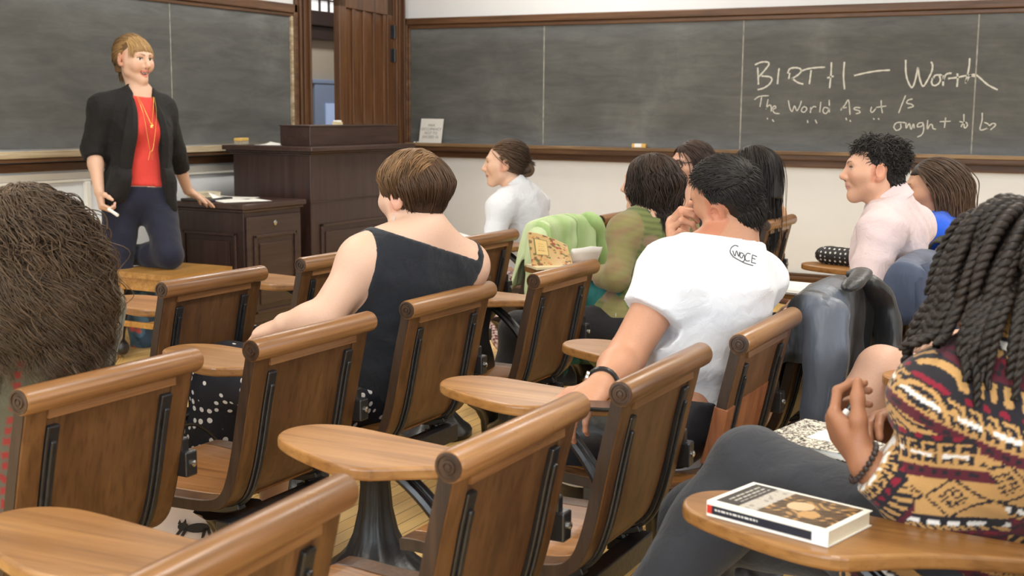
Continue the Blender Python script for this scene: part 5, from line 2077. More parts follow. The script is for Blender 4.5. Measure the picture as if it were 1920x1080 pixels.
# ---------------------------------------------------------------- woman with glasses by the wall
def glasses_woman():
    p = Person('seated person with black-rimmed glasses, dark bob and dark blazer by the wall')
    p.torso(P(1312, 520, 6.3), P(1296, 368, 6.26), P(1342, 400, 6.10), P(1262, 396, 6.36), 0.98)
    p.head(P(1294, 306, 6.24), CD(-0.86, -0.46, -0.04), up_z, 0.95, neck_r=0.047)
    p.arm(-1, P(1345, 480, 6.05), P(1290, 500, 5.95))
    p.arm(1, P(1245, 470, 6.30), P(1240, 500, 6.15))
    p.hand(-1, CD(-1, 0), (0, 0, -1))
    p.hand(1, CD(-1, 0), (0, 0, -1))
    seat_legs(p, 1.0, fwd=CD(-0.9, 0.3))
    p.build(lin(216, 168, 142), lip=(0.55, 0.14, 0.13), hh=0.0034)
    T, at = p.T, p.at
    f = Field()
    f.p = [q for q in p.f.p if q[-2] in (2, 3, 4, 5, 6)]
    def cutf(X):
        x, y, z = p.loc(X)
        hz = z / p.TL
        return np.minimum(np.minimum(0.02 + 0.062 * np.clip((hz - 0.55) / 0.45, -1, 1) - np.abs(x), y), hz - 0.4)
    p.wear('blazer', m_cloth('navy_black_blazer', lin(38, 40, 50), wr=0.3), field=f, infl=0.014, h=0.009, cutf=cutf, planes=[(p.neck + T[2] * 0.01, T[2], 0.11)])
    p.wear('trousers', m_cloth('black_trousers_c', lin(30, 30, 34)), only=(9, 10, 12, 13), infl=0.010, h=0.012)
    mb = MB()
    for k, (h, w) in enumerate(((0.90, 0.05), (0.84, 0.06), (0.78, 0.066))):
        pts = []
        for i in range(15):
            a = -1 + 2 * i / 14
            pts.append(at(h - 0.16 * (1 - a * a) + 0.1 * a * a, 0.085 + 0.02 * (1 - a * a) + 0.02 * k - 0.05 * a * a, a * w))
        mb.tube(pts, 0.0035, 6)
    mb.build('necklace', m_plain('silver_beads', lin(190, 184, 178), 0.35, 0.7, 0.3, 300), p.o, smooth=True)
    H, c, s = p.H, p.hc, p.hs
    gl = MB()
    def L(x, y, z):
        return c + A(x, y, z) * s @ H
    for q in (-1, 1):
        ring = [L(q * 0.033 + 0.025 * math.copysign(abs(math.cos(w)) ** 0.6, math.cos(w)), 0.103 - 0.012 * abs(q * 0.033 + 0.025 * math.cos(w)) / 0.06, 0.001 + 0.0185 * math.copysign(abs(math.sin(w)) ** 0.7, math.sin(w))) for w in np.linspace(0, 2 * PI, 25)]
        gl.tube(ring, 0.0028, 6, cap=False)
        gl.tube([L(q * 0.058, 0.094, 0.010), L(q * 0.074, 0.05, 0.010), L(q * 0.080, -0.01, 0.006)], 0.0024, 6)
    gl.tube([L(-0.009, 0.106, 0.006), L(0, 0.110, 0.008), L(0.009, 0.106, 0.006)], 0.0024, 6)
    gl.build('glasses', m_plain('black_plastic', (0.012, 0.012, 0.014), 0.25), p.o, smooth=True)
    hc, hd = lin(66, 50, 42), lin(42, 32, 28)
    cap = p.cap(hd, face=0.028, brow=0.058, nape=-0.12, side=0.0, radii=(0.085, 0.104, 0.094), extra=[('c', (0, -0.05, 0.0), (0, -0.06, -0.10), 0.075, 0.078), ('c', (0.055, -0.045, 0), (0.065, -0.05, -0.09), 0.032, 0.035), ('c', (-0.055, -0.045, 0), (-0.065, -0.05, -0.09), 0.032, 0.035)])
    s1 = p.strands(900, lambda U: (U[:, 2] > -0.3) & ~((U[:, 1] > 0.15) & (U[:, 2] < 0.60)), lambda u, t: np.stack([u[:, 0] * 0.7 + (0.6 * (1 - t)) * np.sign(u[:, 0] - 0.2), -0.9 + 0.2 * u[:, 1], -1 + 0 * u[:, 0]], 1), 15, 0.016, rad=0.0028, grav=0.6, wave=(0.003, 50), color=hc, tip=hd, cvar=0.45, seed=51, lift=1.08, fall=0.95, hug=0.5,
                   lenf=lambda U, r: np.clip(0.7 + 0.4 * U[:, 2] + 0.12 * r.rand(len(U)), 0.4, 1.15))
    p.hair([cap, s1])
    return p


glasses_woman()


# ---------------------------------------------------------------- man in the white T-shirt
def white_tee():
    p = Person('seated person with short dark hair in a white T-shirt, resting the chin on a fist')
    p.torso(A(2.84, 1.07, 0.54), P(1360, 458, 3.00), P(1266, 510, 2.90), P(1414, 522, 3.14), 1.08, bend=-0.04)
    p.head(P(1360, 363, 2.98), CD(-0.72, 0.69, -0.02), nrm(up_z + CD(-0.03, 0.0)), 0.85, neck_r=0.050)
    p.arm(-1, P(1172, 672, 2.84), P(1128, 722, 2.68), 1.08)
    p.arm(1, P(1300, 610, 3.36), P(1284, 476, 3.14), 1.05)
    p.hand(-1, P(1098, 748, 2.64) - p.wrL, A(0.1, 0.2, -1), curl=(0.55, 0.6, 0.65, 0.7), thumb=0.5)
    p.hand(1, nrm(P(1262, 436, 3.10) - p.wrR), CD(0.95, -0.25, 0.1), curl=(1.0, 1.05, 1.1, 1.15), spread=0.0, thumb=0.7, s=1.03)
    hl, hr = P(1262, 800, 2.96), P(1330, 790, 3.12)
    p.leg(-1, hl, P(1072, 812, 3.02), P(1082, 935, 3.10), P(1040, 965, 3.22), 1.05)
    p.leg(1, hr, P(1180, 800, 3.38), P(1180, 940, 3.5), P(1140, 960, 3.6), 1.05)
    p.build(lin(206, 152, 122), h=0.008, hh=0.0034, hand_h=0.0030, brow=lin(40, 30, 24), lip=(0.42, 0.18, 0.15))
    T, at = p.T, p.at
    M['tee'] = m_cloth('white_jersey_tee', lin(225, 227, 233), 0.85, var=0.015, wr=0.35)
    f = Field()
    f.p = [q for q in p.f.p if q[-2] == 2]
    f.cone(p.neck, p.neck + T[2] * 0.03, 0.066, 0.060, 0.02, 2)
    eL = p.shL + (p.elL - p.shL) * 0.52
    eR = p.shR + (p.elR - p.shR) * 0.60
    f.cone(p.shL, eL, 0.064, 0.066, 0.03, 3)
    f.cone(p.shR, eR, 0.064, 0.066, 0.03, 3)
    f.cone(at(0.0), at(-0.10), 0.155, 0.155, 0.05, 2)
    f.cone(p.shL + (p.elL - p.shL) * 0.15, at(0.45, 0.0, -0.12), 0.062, 0.08, 0.04, 2)
    p.tee_planes = 1
    p.wear('t_shirt', M['tee'], field=f, infl=0.012, h=0.0072, planes=[(eL - (p.elL - p.shL) * 0.02, p.elL - p.shL, 0.080), (eR, p.elR - p.shR, 0.10), (p.neck + T[2] * 0.016, T[2] + T[1] * 0.25, 0.13), (at(-0.17), -T[2], 0.4)], wr=lambda X: folds(X, 0.016, 13, 63, nrm(T[0] + T[2] * 0.5), 3.0))
    p.wear('trousers', m_plain('shiny_black_track_trousers', lin(34, 35, 40), 0.38, var=0.2, scale=20, bump=0.4), only=(2, 9, 10, 12, 13), infl=0.010, h=0.010, cutf=p.above(0.24), wr=lambda X: folds(X, 0.006, 30, 66))
    for k in (11, 14):
        p.wear('shoe', M['iron'], only=(k,), infl=0.008, h=0.008)
    # pale stripe round the leg of the trousers
    kn, an = p.legL[1], p.legL[2]
    d = nrm(an - kn)
    mb = MB()
    e1 = nrm(np.cross(d, A(0, 0.3, 1))); e2 = np.cross(d, e1)
    ring = [kn + d * 0.10 + (e1 * math.cos(w) + e2 * math.sin(w)) * 0.071 + d * 0.02 * math.sin(w + 1) for w in np.linspace(0, 2 * PI, 30)]
    mb.tube(ring, 0.0042, 6, cap=False)
    mb.build('stripe', M['paper'], p.o)['label'] = 'pale stripe on the trouser leg'
    # wrist watch
    d = nrm(p.wrL - p.elL)
    e1 = nrm(np.cross(d, A(0, 0, 1))); e2 = np.cross(d, e1)
    mb = MB()
    ring = [p.wrL - d * 0.012 + (e1 * math.cos(w) + e2 * math.sin(w)) * 0.033 for w in np.linspace(0, 2 * PI, 24)]
    mb.tube(ring, 0.006, 6, cap=False, flat=None)
    wt = mb.build('watch', M['iron'], p.o, smooth=True)
    mb = MB()
    cpt = p.wrL - d * 0.012 + nrm(CD(-0.93, 0.05, 0.35)) * 0.036
    mb.tube([cpt, cpt + nrm(CD(-0.93, 0.05, 0.35)) * 0.006], 0.013, 16)
    mb.build('watch_face', M['chrome'], wt)
    # short script across the shoulder blades
    mb = MB()
    M['ink'] = m_plain('black_print', lin(70, 70, 74), 0.8)
    S7 = [[(1384, 462), (1378, 460), (1371, 465), (1369, 473), (1374, 480)], [(1374, 470), (1378, 480), (1381, 470), (1385, 481), (1387, 472)], [(1394, 476), (1389, 474), (1387, 480), (1391, 484), (1395, 477), (1396, 488), (1391, 491)], [(1407, 476), (1401, 475), (1397, 482), (1399, 489), (1406, 489)], [(1411, 478), (1409, 492)], [(1411, 478), (1419, 481)], [(1410, 484), (1416, 486)], [(1409, 492), (1417, 494)], [(1374, 481), (1384, 487), (1398, 494), (1412, 498)]]
    for s in S7:
        pts = []
        for a, b in smooth_path([A(x, y, 0) for x, y in s], 3) if False else [(q[0], q[1]) for q in smooth_path([A(x, y, 0) for x, y in s], 3)]:
            # walk the sight line until it meets the cloth
            lo = 2.6
            ds = np.linspace(2.6, 3.5, 240)
            X = np.array([P(a, b, z) for z in ds])
            v = p.tee_f.value(X) if hasattr(p, 'tee_f') else f.value(X)
            hit = np.argmax(v < 0.012 + 0.004)
            pts.append(P(a, b, ds[hit] - 0.004))
        mb.tube(pts, 0.0012, 5)
    sh = [c for c in bpy.data.objects if c.name.startswith('t_shirt') and c.parent == p.o][0]
    mb.build('shirt_print', M['ink'], sh)['label'] = 'small black script on the back of the shirt'
    hc, hd = lin(42, 37, 34), lin(24, 21, 20)
    cap = p.cap(hd, face=0.026, brow=0.060, nape=-0.098, side=-0.036, extra=[('e', (0, -0.060, -0.048), (0.056, 0.044, 0.050), 0.03)])
    s1 = p.strands(3400, lambda U: (U[:, 2] > -0.86) & ~((U[:, 1] > 0.30) & (U[:, 2] < 0.56)) & ~((U[:, 1] > -0.30) & (U[:, 2] < -0.06)) & ~((np.abs(U[:, 0]) > 0.72) & (U[:, 2] < 0.16) & (U[:, 1] > -0.5) & (U[:, 1] < 0.3)), lambda u, t: np.stack([u[:, 0] * 0.8, -0.9 + 1.9 * (u[:, 2] > 0.45), -0.9 + 0.9 * (u[:, 2] > 0.4)], 1) + u * 0.45, 6, 0.0042, rad=0.0015, grav=0.05, color=hc, tip=hd, cvar=0.35, seed=61, lift=1.02, jitter=0.3,
                   lenf=lambda U, r: 0.45 + 0.75 * np.clip(U[:, 2] + 0.25, 0, 1) + 0.2 * r.rand(len(U)))
    nape = p.strands(700, lambda U: (U[:, 1] < 0.1) & (U[:, 2] < 0.75), lambda u, t: np.stack([u[:, 0] * 0.2, -0.3 + 0 * u[:, 0], -1.0 + 0 * u[:, 0]], 1) + u * 0.3, 5, 0.0050, off=(0, -0.060, -0.046), radii=(0.057, 0.045, 0.051), rad=0.0015, grav=0.1, color=hc, tip=hd, cvar=0.35, seed=65, lift=1.0, jitter=0.3)
    p.hair([cap, s1, nape])
    return p


white_tee()


# ---------------------------------------------------------------- woman with long straight dark hair by the wall
def long_hair():
    p = Person('seated person with very long straight black hair and bare shoulders, back to the camera')
    p.torso(A(5.46, 1.83, 0.54), P(1410, 376, 5.62), P(1392, 408, 5.48), P(1450, 404, 5.78), 0.95)
    p.head(P(1408, 318, 5.62), CD(-0.80, 0.60), up_z, 0.95, neck_r=0.045)
    p.arm(-1, p.shL + A(-0.02, 0.10, -0.24), p.shL + A(0.06, 0.32, -0.26))
    p.arm(1, p.shR + A(0.02, 0.10, -0.24), p.shR + A(-0.06, 0.32, -0.26))
    p.hand(-1, (0.1, 1, 0), (0, 0, -1))
    p.hand(1, (-0.1, 1, 0), (0, 0, -1))
    seat_legs(p, 0.95)
    p.build(lin(214, 166, 126), hh=0.005, hand_h=0.006)
    T, at = p.T, p.at
    f = Field(); f.p = [q for q in p.f.p if q[-2] == 2]
    p.wear('top', m_cloth('black_vest', lin(28, 28, 32)), field=f, infl=0.008, h=0.009, planes=[(at(0.90), T[2], 0.4), (p.shL + T[0] * 0.03, -T[0], 0.12), (p.shR - T[0] * 0.03, T[0], 0.12)])
    p.wear('trousers', m_cloth('black_trousers_d', lin(30, 30, 34)), only=(9, 10, 12, 13), infl=0.010, h=0.012)
    hc, hd = lin(40, 34, 32), lin(24, 20, 20)
    cap = p.cap(hd, face=0.03, brow=0.06, nape=-0.13, side=0.0, radii=(0.083, 0.103, 0.092), extra=[('c', (0, -0.06, 0.0), (0, -0.09, -0.22), 0.080, 0.085)])
    av = [(p.neck - T[2] * 0.05, p.neck - T[2] * 0.35, 0.12), (p.shL, p.shR, 0.066)]
    s1 = p.strands(1800, lambda U: (U[:, 2] > -0.3) & ~((U[:, 1] > 0.36) & (U[:, 2] < 0.6)), lambda u, t: np.stack([u[:, 0] * 0.5 + 0.4 * (1 - t) * np.sign(u[:, 0]), -0.55 + 0 * u[:, 0], -1 + 0 * u[:, 0]], 1), 18, 0.0235, rad=0.0019, grav=0.7, wave=(0.002, 30), color=hc, tip=hd, cvar=0.45, seed=71, lift=1.05, fall=0.93, avoid=av,
                   lenf=lambda U, r: np.clip(0.85 + 0.2 * U[:, 2] + 0.15 * r.rand(len(U)), 0.5, 1.2))
    p.hair([cap, s1])
    return p


long_hair()


# ---------------------------------------------------------------- man in the pale pink shirt
def pink_man():
    p = Person('seated person with curly dark hair in a pale pink button-down shirt, in profile')
    p.torso(P(1668, 668, 4.30), P(1668, 392, 4.22), P(1652, 436, 4.04), P(1712, 424, 4.40), 1.06)
    p.head(P(1640, 316, 4.20), CD(-0.97, 0.20, 0.0), up_z, 0.92, neck_r=0.056)
    p.arm(-1, P(1618, 572, 3.94), P(1532, 590, 4.06), 1.08)
    p.arm(1, p.shR + A(0.05, 0.12, -0.26), p.shR + A(-0.08, 0.36, -0.28), 1.05)
    p.hand(-1, P(1490, 576, 4.14) - p.wrL, A(0, 0, -1), curl=(0.35, 0.4, 0.4, 0.45))
    p.hand(1, (-0.3, 1, 0), (0, 0, -1))
    seat_legs(p, 1.05)
    p.build(lin(222, 172, 144), brow=lin(44, 32, 26), hh=0.0032, hand_h=0.004, lip=(0.5, 0.22, 0.19))
    T, at = p.T, p.at
    M['pink'] = m_cloth('pale_pink_oxford', lin(218, 198, 200), 0.85, var=0.02, wr=0.55)
    f = Field()
    f.p = [q for q in p.f.p if q[-2] in (2, 3, 5)]
    for e, w in ((p.elL, p.wrL), (p.elR, p.wrR)):
        f.cone(e, e + (w - e) * 0.55, 0.052, 0.046, 0.02, 4)
    f.cone(p.neck - T[2] * 0.02, p.neck + T[2] * 0.06, 0.056, 0.050, 0.02, 2)
    p.wear('shirt', M['pink'], field=f, infl=0.018, h=0.008, planes=[(p.neck + nrm(p.hc - p.neck) * 0.055, nrm(p.hc - p.neck) * 0.7 + T[2] * 0.3, 0.13), (at(-0.05), -T[2], 0.5)], wr=lambda X: folds(X, 0.012, 17, 83, nrm(T[1] + T[0] * 0.4), 2.5))
    collar(p, M['pink'], [c for c in bpy.data.objects if c.name.startswith('shirt') and c.parent == p.o][0], 0.066, 0.042, base=0.030)
    p.wear('trousers', m_cloth('dark_trousers_e', lin(36, 38, 46)), only=(2, 9, 10, 12, 13), infl=0.010, h=0.012, cutf=p.above(0.05))
    hc, hd = lin(42, 36, 32), lin(22, 19, 18)
    cap = p.cap(hd, face=0.028, brow=0.064, nape=-0.098, side=-0.036, radii=(0.079, 0.099, 0.090), extra=[('e', (0, -0.060, -0.046), (0.056, 0.044, 0.050), 0.03)])
    s1 = p.strands(1700, lambda U: (U[:, 2] > -0.84) & ~((U[:, 1] > 0.30) & (U[:, 2] < 0.50)) & ~((U[:, 1] > -0.28) & (U[:, 2] < -0.05)), lambda u, t: u * 0.35 + np.stack([u[:, 0] * 0.4, -0.6 + 1.2 * (u[:, 1] > 0), -0.4 + 0.5 * (u[:, 2] > 0)], 1), 9, 0.0042, rad=0.0020, grav=0.25, wave=(0.0038, 190), curl=1, color=hc, tip=hd, cvar=0.45, seed=81, lift=1.02, jitter=0.7,
                   lenf=lambda U, r: 0.40 + 0.75 * np.clip(U[:, 2] + 0.3, 0, 1) + 0.2 * r.rand(len(U)))
    nape = p.strands(700, lambda U: (U[:, 1] < 0.1) & (U[:, 2] < 0.75), lambda u, t: np.stack([u[:, 0] * 0.2, -0.3 + 0 * u[:, 0], -1.0 + 0 * u[:, 0]], 1) + u * 0.3, 5, 0.0050, off=(0, -0.060, -0.046), radii=(0.057, 0.045, 0.051), rad=0.0022, grav=0.1, wave=(0.003, 180), curl=1, color=hc, tip=hd, cvar=0.35, seed=65, lift=1.0, jitter=0.3)
    p.hair([cap, s1, nape])
    return p


pink_man()


# ---------------------------------------------------------------- girl in the bright blue top
def blue_girl():
    p = Person('seated person with long brown hair in a bright blue top, in profile at the right')
    p.torso(P(1780, 600, 4.84), P(1770, 418, 4.78), P(1752, 440, 4.62), P(1812, 434, 4.92), 0.95)
    p.head(P(1748, 352, 4.76), CD(-0.97, 0.22, -0.12), up_z, 0.96, neck_r=0.045)
    p.arm(-1, p.shL + A(-0.02, 0.12, -0.24), p.shL + A(0.05, 0.34, -0.24))
    p.arm(1, p.shR + A(0.02, 0.12, -0.24), p.shR + A(-0.08, 0.34, -0.24))
    p.hand(-1, (0.1, 1, 0), (0, 0, -1))
    p.hand(1, (-0.1, 1, 0), (0, 0, -1))
    seat_legs(p, 0.95)
    p.build(lin(210, 158, 128), brow=lin(50, 36, 28), hh=0.0034, hand_h=0.006, lip=(0.45, 0.18, 0.16))
    T, at = p.T, p.at
    f = Field(); f.p = [q for q in p.f.p if q[-2] in (2, 3, 5)]
    p.wear('top', m_cloth('cobalt_blue_cotton', lin(38, 92, 212), wr=0.4), field=f, infl=0.012, h=0.0085, planes=[(p.neck + T[2] * 0.0, T[2], 0.11)], wr=lambda X: folds(X, 0.007, 22, 91))
    p.wear('trousers', m_cloth('dark_trousers_f', lin(30, 30, 34)), only=(9, 10, 12, 13), infl=0.010, h=0.012)
    hc, hd, hl = lin(72, 56, 46), lin(44, 34, 29), lin(104, 80, 62)
    cap = p.cap(hd, face=0.028, brow=0.056, nape=-0.15, side=0.018, radii=(0.085, 0.105, 0.094), extra=[('c', (0, -0.05, 0.0), (0.0, -0.10, -0.20), 0.082, 0.082), ('c', (-0.06, -0.03, 0.0), (-0.070, -0.07, -0.15), 0.030, 0.04)])
    av = [(p.neck - T[2] * 0.05, p.neck - T[2] * 0.35, 0.12), (p.shL, p.shR, 0.070)]
    s1 = p.strands(2200, lambda U: (U[:, 2] > -0.3) & ~((U[:, 1] > 0.20) & (U[:, 2] < 0.62)), lambda u, t: np.stack([u[:, 0] * 0.5 + 0.6 * (1 - t) * np.sign(u[:, 0]), -1.15 + 0.2 * u[:, 1] * (1 - t), -1 + 0 * u[:, 0]], 1), 18, 0.0215, rad=0.0019, grav=0.6, wave=(0.0035, 34), color=hc, tip=hl, cvar=0.42, seed=92, lift=1.07, fall=0.92, hug=0.35, avoid=av,
                   lenf=lambda U, r: np.clip(0.80 + 0.25 * U[:, 2] + 0.25 * r.rand(len(U)), 0.5, 1.25))
    p.hair([cap, s1])
    return p


blue_girl()
# ---------------------------------------------------------------- student in the patterned sweater, close at the right
def sweater_student():
    p = Person('seated person with dark twisted braids in a patterned maroon and tan sweater, looking down')
    p.torso(A(2.13, 0.30, 0.55), P(1902, 660, 1.90), P(1764, 752, 1.87), P(2000, 745, 2.12), 1.06, bend=-0.07)
    p.head(P(1900, 532, 1.93), CD(-0.62, 0.66, -0.50), nrm(up_z + CD(-0.45, 0.35)), 0.92, neck_r=0.053)
    p.arm(-1, P(1752, 950, 1.90), P(1626, 872, 1.91), 1.06)
    p.arm(1, P(1905, 930, 2.18), P(1692, 812, 2.07), 1.06)
    f1 = nrm(P(1568, 800, 1.96) - p.wrL)
    p.hand(-1, f1, CD(0.82, 0.30, 0.48), curl=(0.72, 0.80, 0.85, 0.92), spread=0.05, thumb=0.45, topp=0.35, s=1.0)
    p.hand(1, nrm(P(1622, 780, 2.0) - p.wrR), CD(-0.2, -0.75, -0.5), curl=(0.45, 0.55, 0.7, 0.75), spread=0.03, thumb=0.45, topp=0.3, s=0.98)
    p.leg(-1, p.pelvis + A(-0.07, 0.02, 0.02), P(1408, 880, 2.27), P(1180, 1190, 2.20), P(1080, 1250, 2.25), 1.10)
    p.leg(1, p.pelvis + A(0.09, 0.02, 0), p.pelvis + A(0.10, 0.46, -0.03), p.pelvis + A(0.08, 0.50, -0.46), p.pelvis + A(0.08, 0.64, -0.51), 1.10)
    p.build(lin(164, 112, 82), h=0.008, hh=0.005, hand_h=0.0026)
    T, at = p.T, p.at
    # knitted bands, tan on maroon on charcoal
    TANK, MAR, CHA, WHI, RED = A(*lin(180, 140, 88)), A(*lin(84, 32, 44)), A(*lin(36, 34, 40)), A(*lin(222, 220, 216)), A(*lin(126, 30, 48))
    def knit(s, u):
        """s along the limb in metres, u round it in metres"""
        C = np.tile(MAR, (len(s), 1))
        q = np.mod(s, 0.262)
        def band(a, b):
            return (q >= a) & (q < b)
        m = band(0.000, 0.072); C[m] = TANK                       # diamonds on tan
        uu = np.mod(u, 0.090) - 0.045
        dz = np.abs(q - 0.036)
        line = np.abs(np.abs(uu) + dz * 1.15 - 0.043) < 0.0030
        C[m & line] = CHA
        ray = (np.abs(uu) + dz < 0.024) & (np.mod(np.floor((uu + 0.1) / 0.006) + np.floor(q / 0.006), 2) == 0) & (np.abs(uu) + dz > 0.006)
        C[m & ray] = CHA
        m = band(0.072, 0.078); C[m] = CHA
        m = band(0.078, 0.090); C[m] = CHA
        v = np.mod(u, 0.034)
        C[m & (v < 0.022) & (np.abs(q - 0.084) < 0.0048)] = WHI
        m = band(0.090, 0.100); C[m] = TANK
        C[m & (np.mod(u + q, 0.014) < 0.006)] = CHA
        m = band(0.100, 0.136); C[m] = MAR
        C[m & (np.abs(q - 0.118 - 0.007 * np.sin(u * 2 * PI / 0.028)) < 0.003)] = CHA
        C[m & (np.mod(u, 0.02) < 0.008) & (np.abs(q - 0.106) < 0.003)] = RED
        m = band(0.136, 0.172); C[m] = CHA                          # slanted tan dashes
        C[m & (np.mod(u + (q - 0.154) * 0.45, 0.021) < 0.0105) & (np.abs(q - 0.154) < 0.015)] = TANK
        m = band(0.172, 0.192); C[m] = CHA
        C[m & (np.hypot(np.mod(u, 0.026) - 0.013, q - 0.182) < 0.0062)] = RED
        m = band(0.192, 0.240); C[m] = TANK                         # greek key teeth
        k = np.floor(np.mod(u, 0.024) / 0.006)
        r = np.floor((q - 0.192) / 0.006)
        key = ((k == 0) & (r % 4 != 3)) | ((r % 4 == 1) & (k < 3)) | ((k == 2) & (r % 4 == 2))
        C[m & key & (r < 7)] = CHA
        m = band(0.213, 0.221); C[m & (np.mod(u, 0.05) < 0.034)] = WHI
        m = band(0.240, 0.262); C[m] = MAR
        C[m & (np.mod(u, 0.018) < 0.009) & (np.abs(q - 0.251) < 0.004)] = CHA
        return C
    lim = [(p.shL, p.elL), (p.elL, p.wrL), (p.shR, p.elR), (p.elR, p.wrR)]
    def col(V):
        best = np.full(len(V), 1e9)
        S = np.zeros(len(V)); U = np.zeros(len(V))
        x, y, z = p.loc(V)
        # round the yoke the bands follow the shoulder line in arcs
        S = 0.80 - z + 0.45 * (np.abs(x) - 0.0) ** 2 * 3.0 - 0.10 * np.clip(-x, 0, 1)
        U = x * 1.05 + 0.4
        dt = np.minimum(np.hypot(x / 0.17, y / 0.125) - 1, 2) * 0.12
        best = np.where(z > -0.1, np.maximum(dt, 0.0), 1e9)
        off = 0.05
        for i, (a, b) in enumerate(lim):
            ba = b - a
            L = np.linalg.norm(ba)
            tu = ((V - a) @ ba) / (L * L)
            t = np.clip(tu, 0, 1)
            d = V - a - t[:, None] * ba
            dist = np.linalg.norm(d, axis=1) - (0.072 if i % 2 == 0 else 0.062)
            w = nrm(ba)
            e1 = nrm(np.cross(w, A(0.1, 0.2, 1))); e2 = np.cross(w, e1)
            ang = np.arctan2(d @ e2, d @ e1)
            s = np.clip(tu, -0.35, 1.35) * L + (0.16 if i % 2 == 0 else 0.16 + np.linalg.norm(lim[i - 1][1] - lim[i - 1][0]))
            m = (dist < best) & ((t > 0.18) | (i % 2 == 1))
            S[m] = s[m]; U[m] = ang[m] * 0.062 + 0.5
            best[m] = dist[m]
        return knit((S + 0.6) * 1.22, U * 1.22)
    f = Field()
    f.p = [q for q in p.f.p if q[-2] == 2]
    g = 1.0
    cuffL = p.elL + (p.wrL - p.elL) * 0.93
    cuffR = p.elR + (p.wrR - p.elR) * 0.86
    f.cone(p.shL, p.elL, 0.062, 0.050, 0.035, 3)
    f.cone(p.elL, cuffL, 0.050, 0.034, 0.03, 4)
    f.cone(p.shR, p.elR, 0.062, 0.052, 0.035, 5)
    f.cone(p.elR, cuffR, 0.052, 0.036, 0.03, 6)
    f.ell(at(0.02), T, (0.185, 0.150, 0.12), 0.05, 2)
    rib = lambda X: folds(X, 0.010, 13, 7, T[0], 2.0)
    p.wear('sweater', M['cloth_col'], field=f, infl=0.014, h=0.0036, colors=col, planes=[(cuffL, p.wrL - p.elL, 0.075), (cuffR, p.wrR - p.elR, 0.075), (p.neck + T[2] * 0.0, T[2] + T[1] * 0.3, 0.085), (at(-0.12), -T[2], 0.26)], wr=rib, smooth=1)
    M['charcoal'] = m_cloth('charcoal_trousers', lin(50, 52, 58), 0.85, wr=0.35)
    p.wear('trousers', M['charcoal'], only=(2, 9, 10, 12, 13), infl=0.014, h=0.008, cutf=p.above(0.30), wr=lambda X: folds(X, 0.008, 17, 17, A(1, 0.4, -0.5)))
    for k in (11, 14):
        p.wear('shoe', M['iron'], only=(k,), infl=0.008, h=0.008)
    # bead bracelet
    d = nrm(p.wrL - p.elL)
    e1 = nrm(np.cross(d, A(0, 0, 1))); e2 = np.cross(d, e1)
    mb = MB()
    for k in range(22):
        w = 2 * PI * k / 22
        c = p.wrL + d * 0.006 + (e1 * math.cos(w) + e2 * math.sin(w)) * 0.0325
        mb.lathe([(0.001, -0.005), (0.0042, -0.003), (0.0052, 0), (0.0042, 0.003), (0.001, 0.005)], 8, Matrix.Translation(Vector(c)))
    mb.build('bracelet', m_plain('dark_wooden_beads', lin(44, 30, 26), 0.4), p.o, smooth=True)
    # two-strand twists, falling to the left and back over the shoulder
    hc, hd = lin(38, 30, 26), lin(22, 18, 17)
    cap = p.cap(hd, face=0.030, brow=0.060, nape=-0.050, side=0.0, radii=(0.080, 0.100, 0.089))
    r = np.random.RandomState(9)
    paths, rads, cols = [], [], []
    R = A(0.084, 0.104, 0.093) * 0.94
    off = A(0, -0.018, 0.028)
    g = p.H @ A(0, 0, -1.0)
    lft = p.H @ CD(-1.0, 0.15)
    rows = []
    for i in range(88):
        while True:
            U = r.normal(size=3); U /= np.linalg.norm(U)
            if U[2] > -0.62 and not (U[1] > 0.5 and U[2] < 0.5) and (U[1] < 0.2 or U[2] > -0.2):
                if all(np.linalg.norm(U - q) > 0.17 for q in rows):
                    break
        rows.append(U)
        q = U * R
        pts = [q * 0.97]
        d = None
        n = int(r.uniform(11, 15)) if U[0] < -0.05 else int(r.uniform(7, 10))
        for k in range(n):
            t = k / n
            u = q / R
            u = u / np.linalg.norm(u)
            nn = u / R; nn /= np.linalg.norm(nn)
            w = np.array([u[0] * 0.4 - 0.55 * (u[2] > 0.1), -0.25 * u[1], -0.5]) * (1 - t) + g * (0.6 + 1.4 * t) + lft * 0.34 * (1 - 0.55 * t) + nn * 0.08
            w -= nn * min(w @ nn, 0) * (1.0 if np.linalg.norm(q / R) < 1.12 else 0)
            w = nrm(w)
            d = w if d is None else nrm(d * 0.6 + w * 0.4)
            q = q + d * 0.0175
            e = np.linalg.norm(q / R)
            if e < 1.0:
                q = q / e
            wq = p.hc + (off + q) @ p.H
            for a, b, ra in ((p.neck - T[2] * 0.03, p.neck - T[2] * 0.30 - T[1] * 0.04, 0.150), (p.shL, p.shR, 0.098), (p.hc - p.H[2] * 0.06, p.neck, 0.068)):
                ba = b - a
                hh = min(max(((wq - a) @ ba) / (ba @ ba), 0), 1)
                dv = wq - a - hh * ba
                ds = np.linalg.norm(dv)
                if ds < ra:
                    wq = a + hh * ba + dv / max(ds, 1e-6) * ra
            q = (wq - p.hc) @ p.H.T - off
            pts.append(q.copy())
        q = np.array(smooth_path(pts, 5))
        m = len(q)
        wpts = p.hc + (off + q) @ p.H
        tg = np.gradient(wpts, axis=0); tg /= np.linalg.norm(tg, axis=1)[:, None] + 1e-9
        a = np.cross(tg, [0.2, 0.3, 0.9]); a /= np.linalg.norm(a, axis=1)[:, None] + 1e-9
        b = np.cross(tg, a)
        s = np.cumsum(np.r_[0, np.linalg.norm(np.diff(wpts, axis=0), axis=1)])
        ph = r.uniform(0, 6.28)
        tt = np.linspace(0, 1, m)
        fat = r.uniform(0.85, 1.2) * (1.0 - 0.45 * tt ** 2)
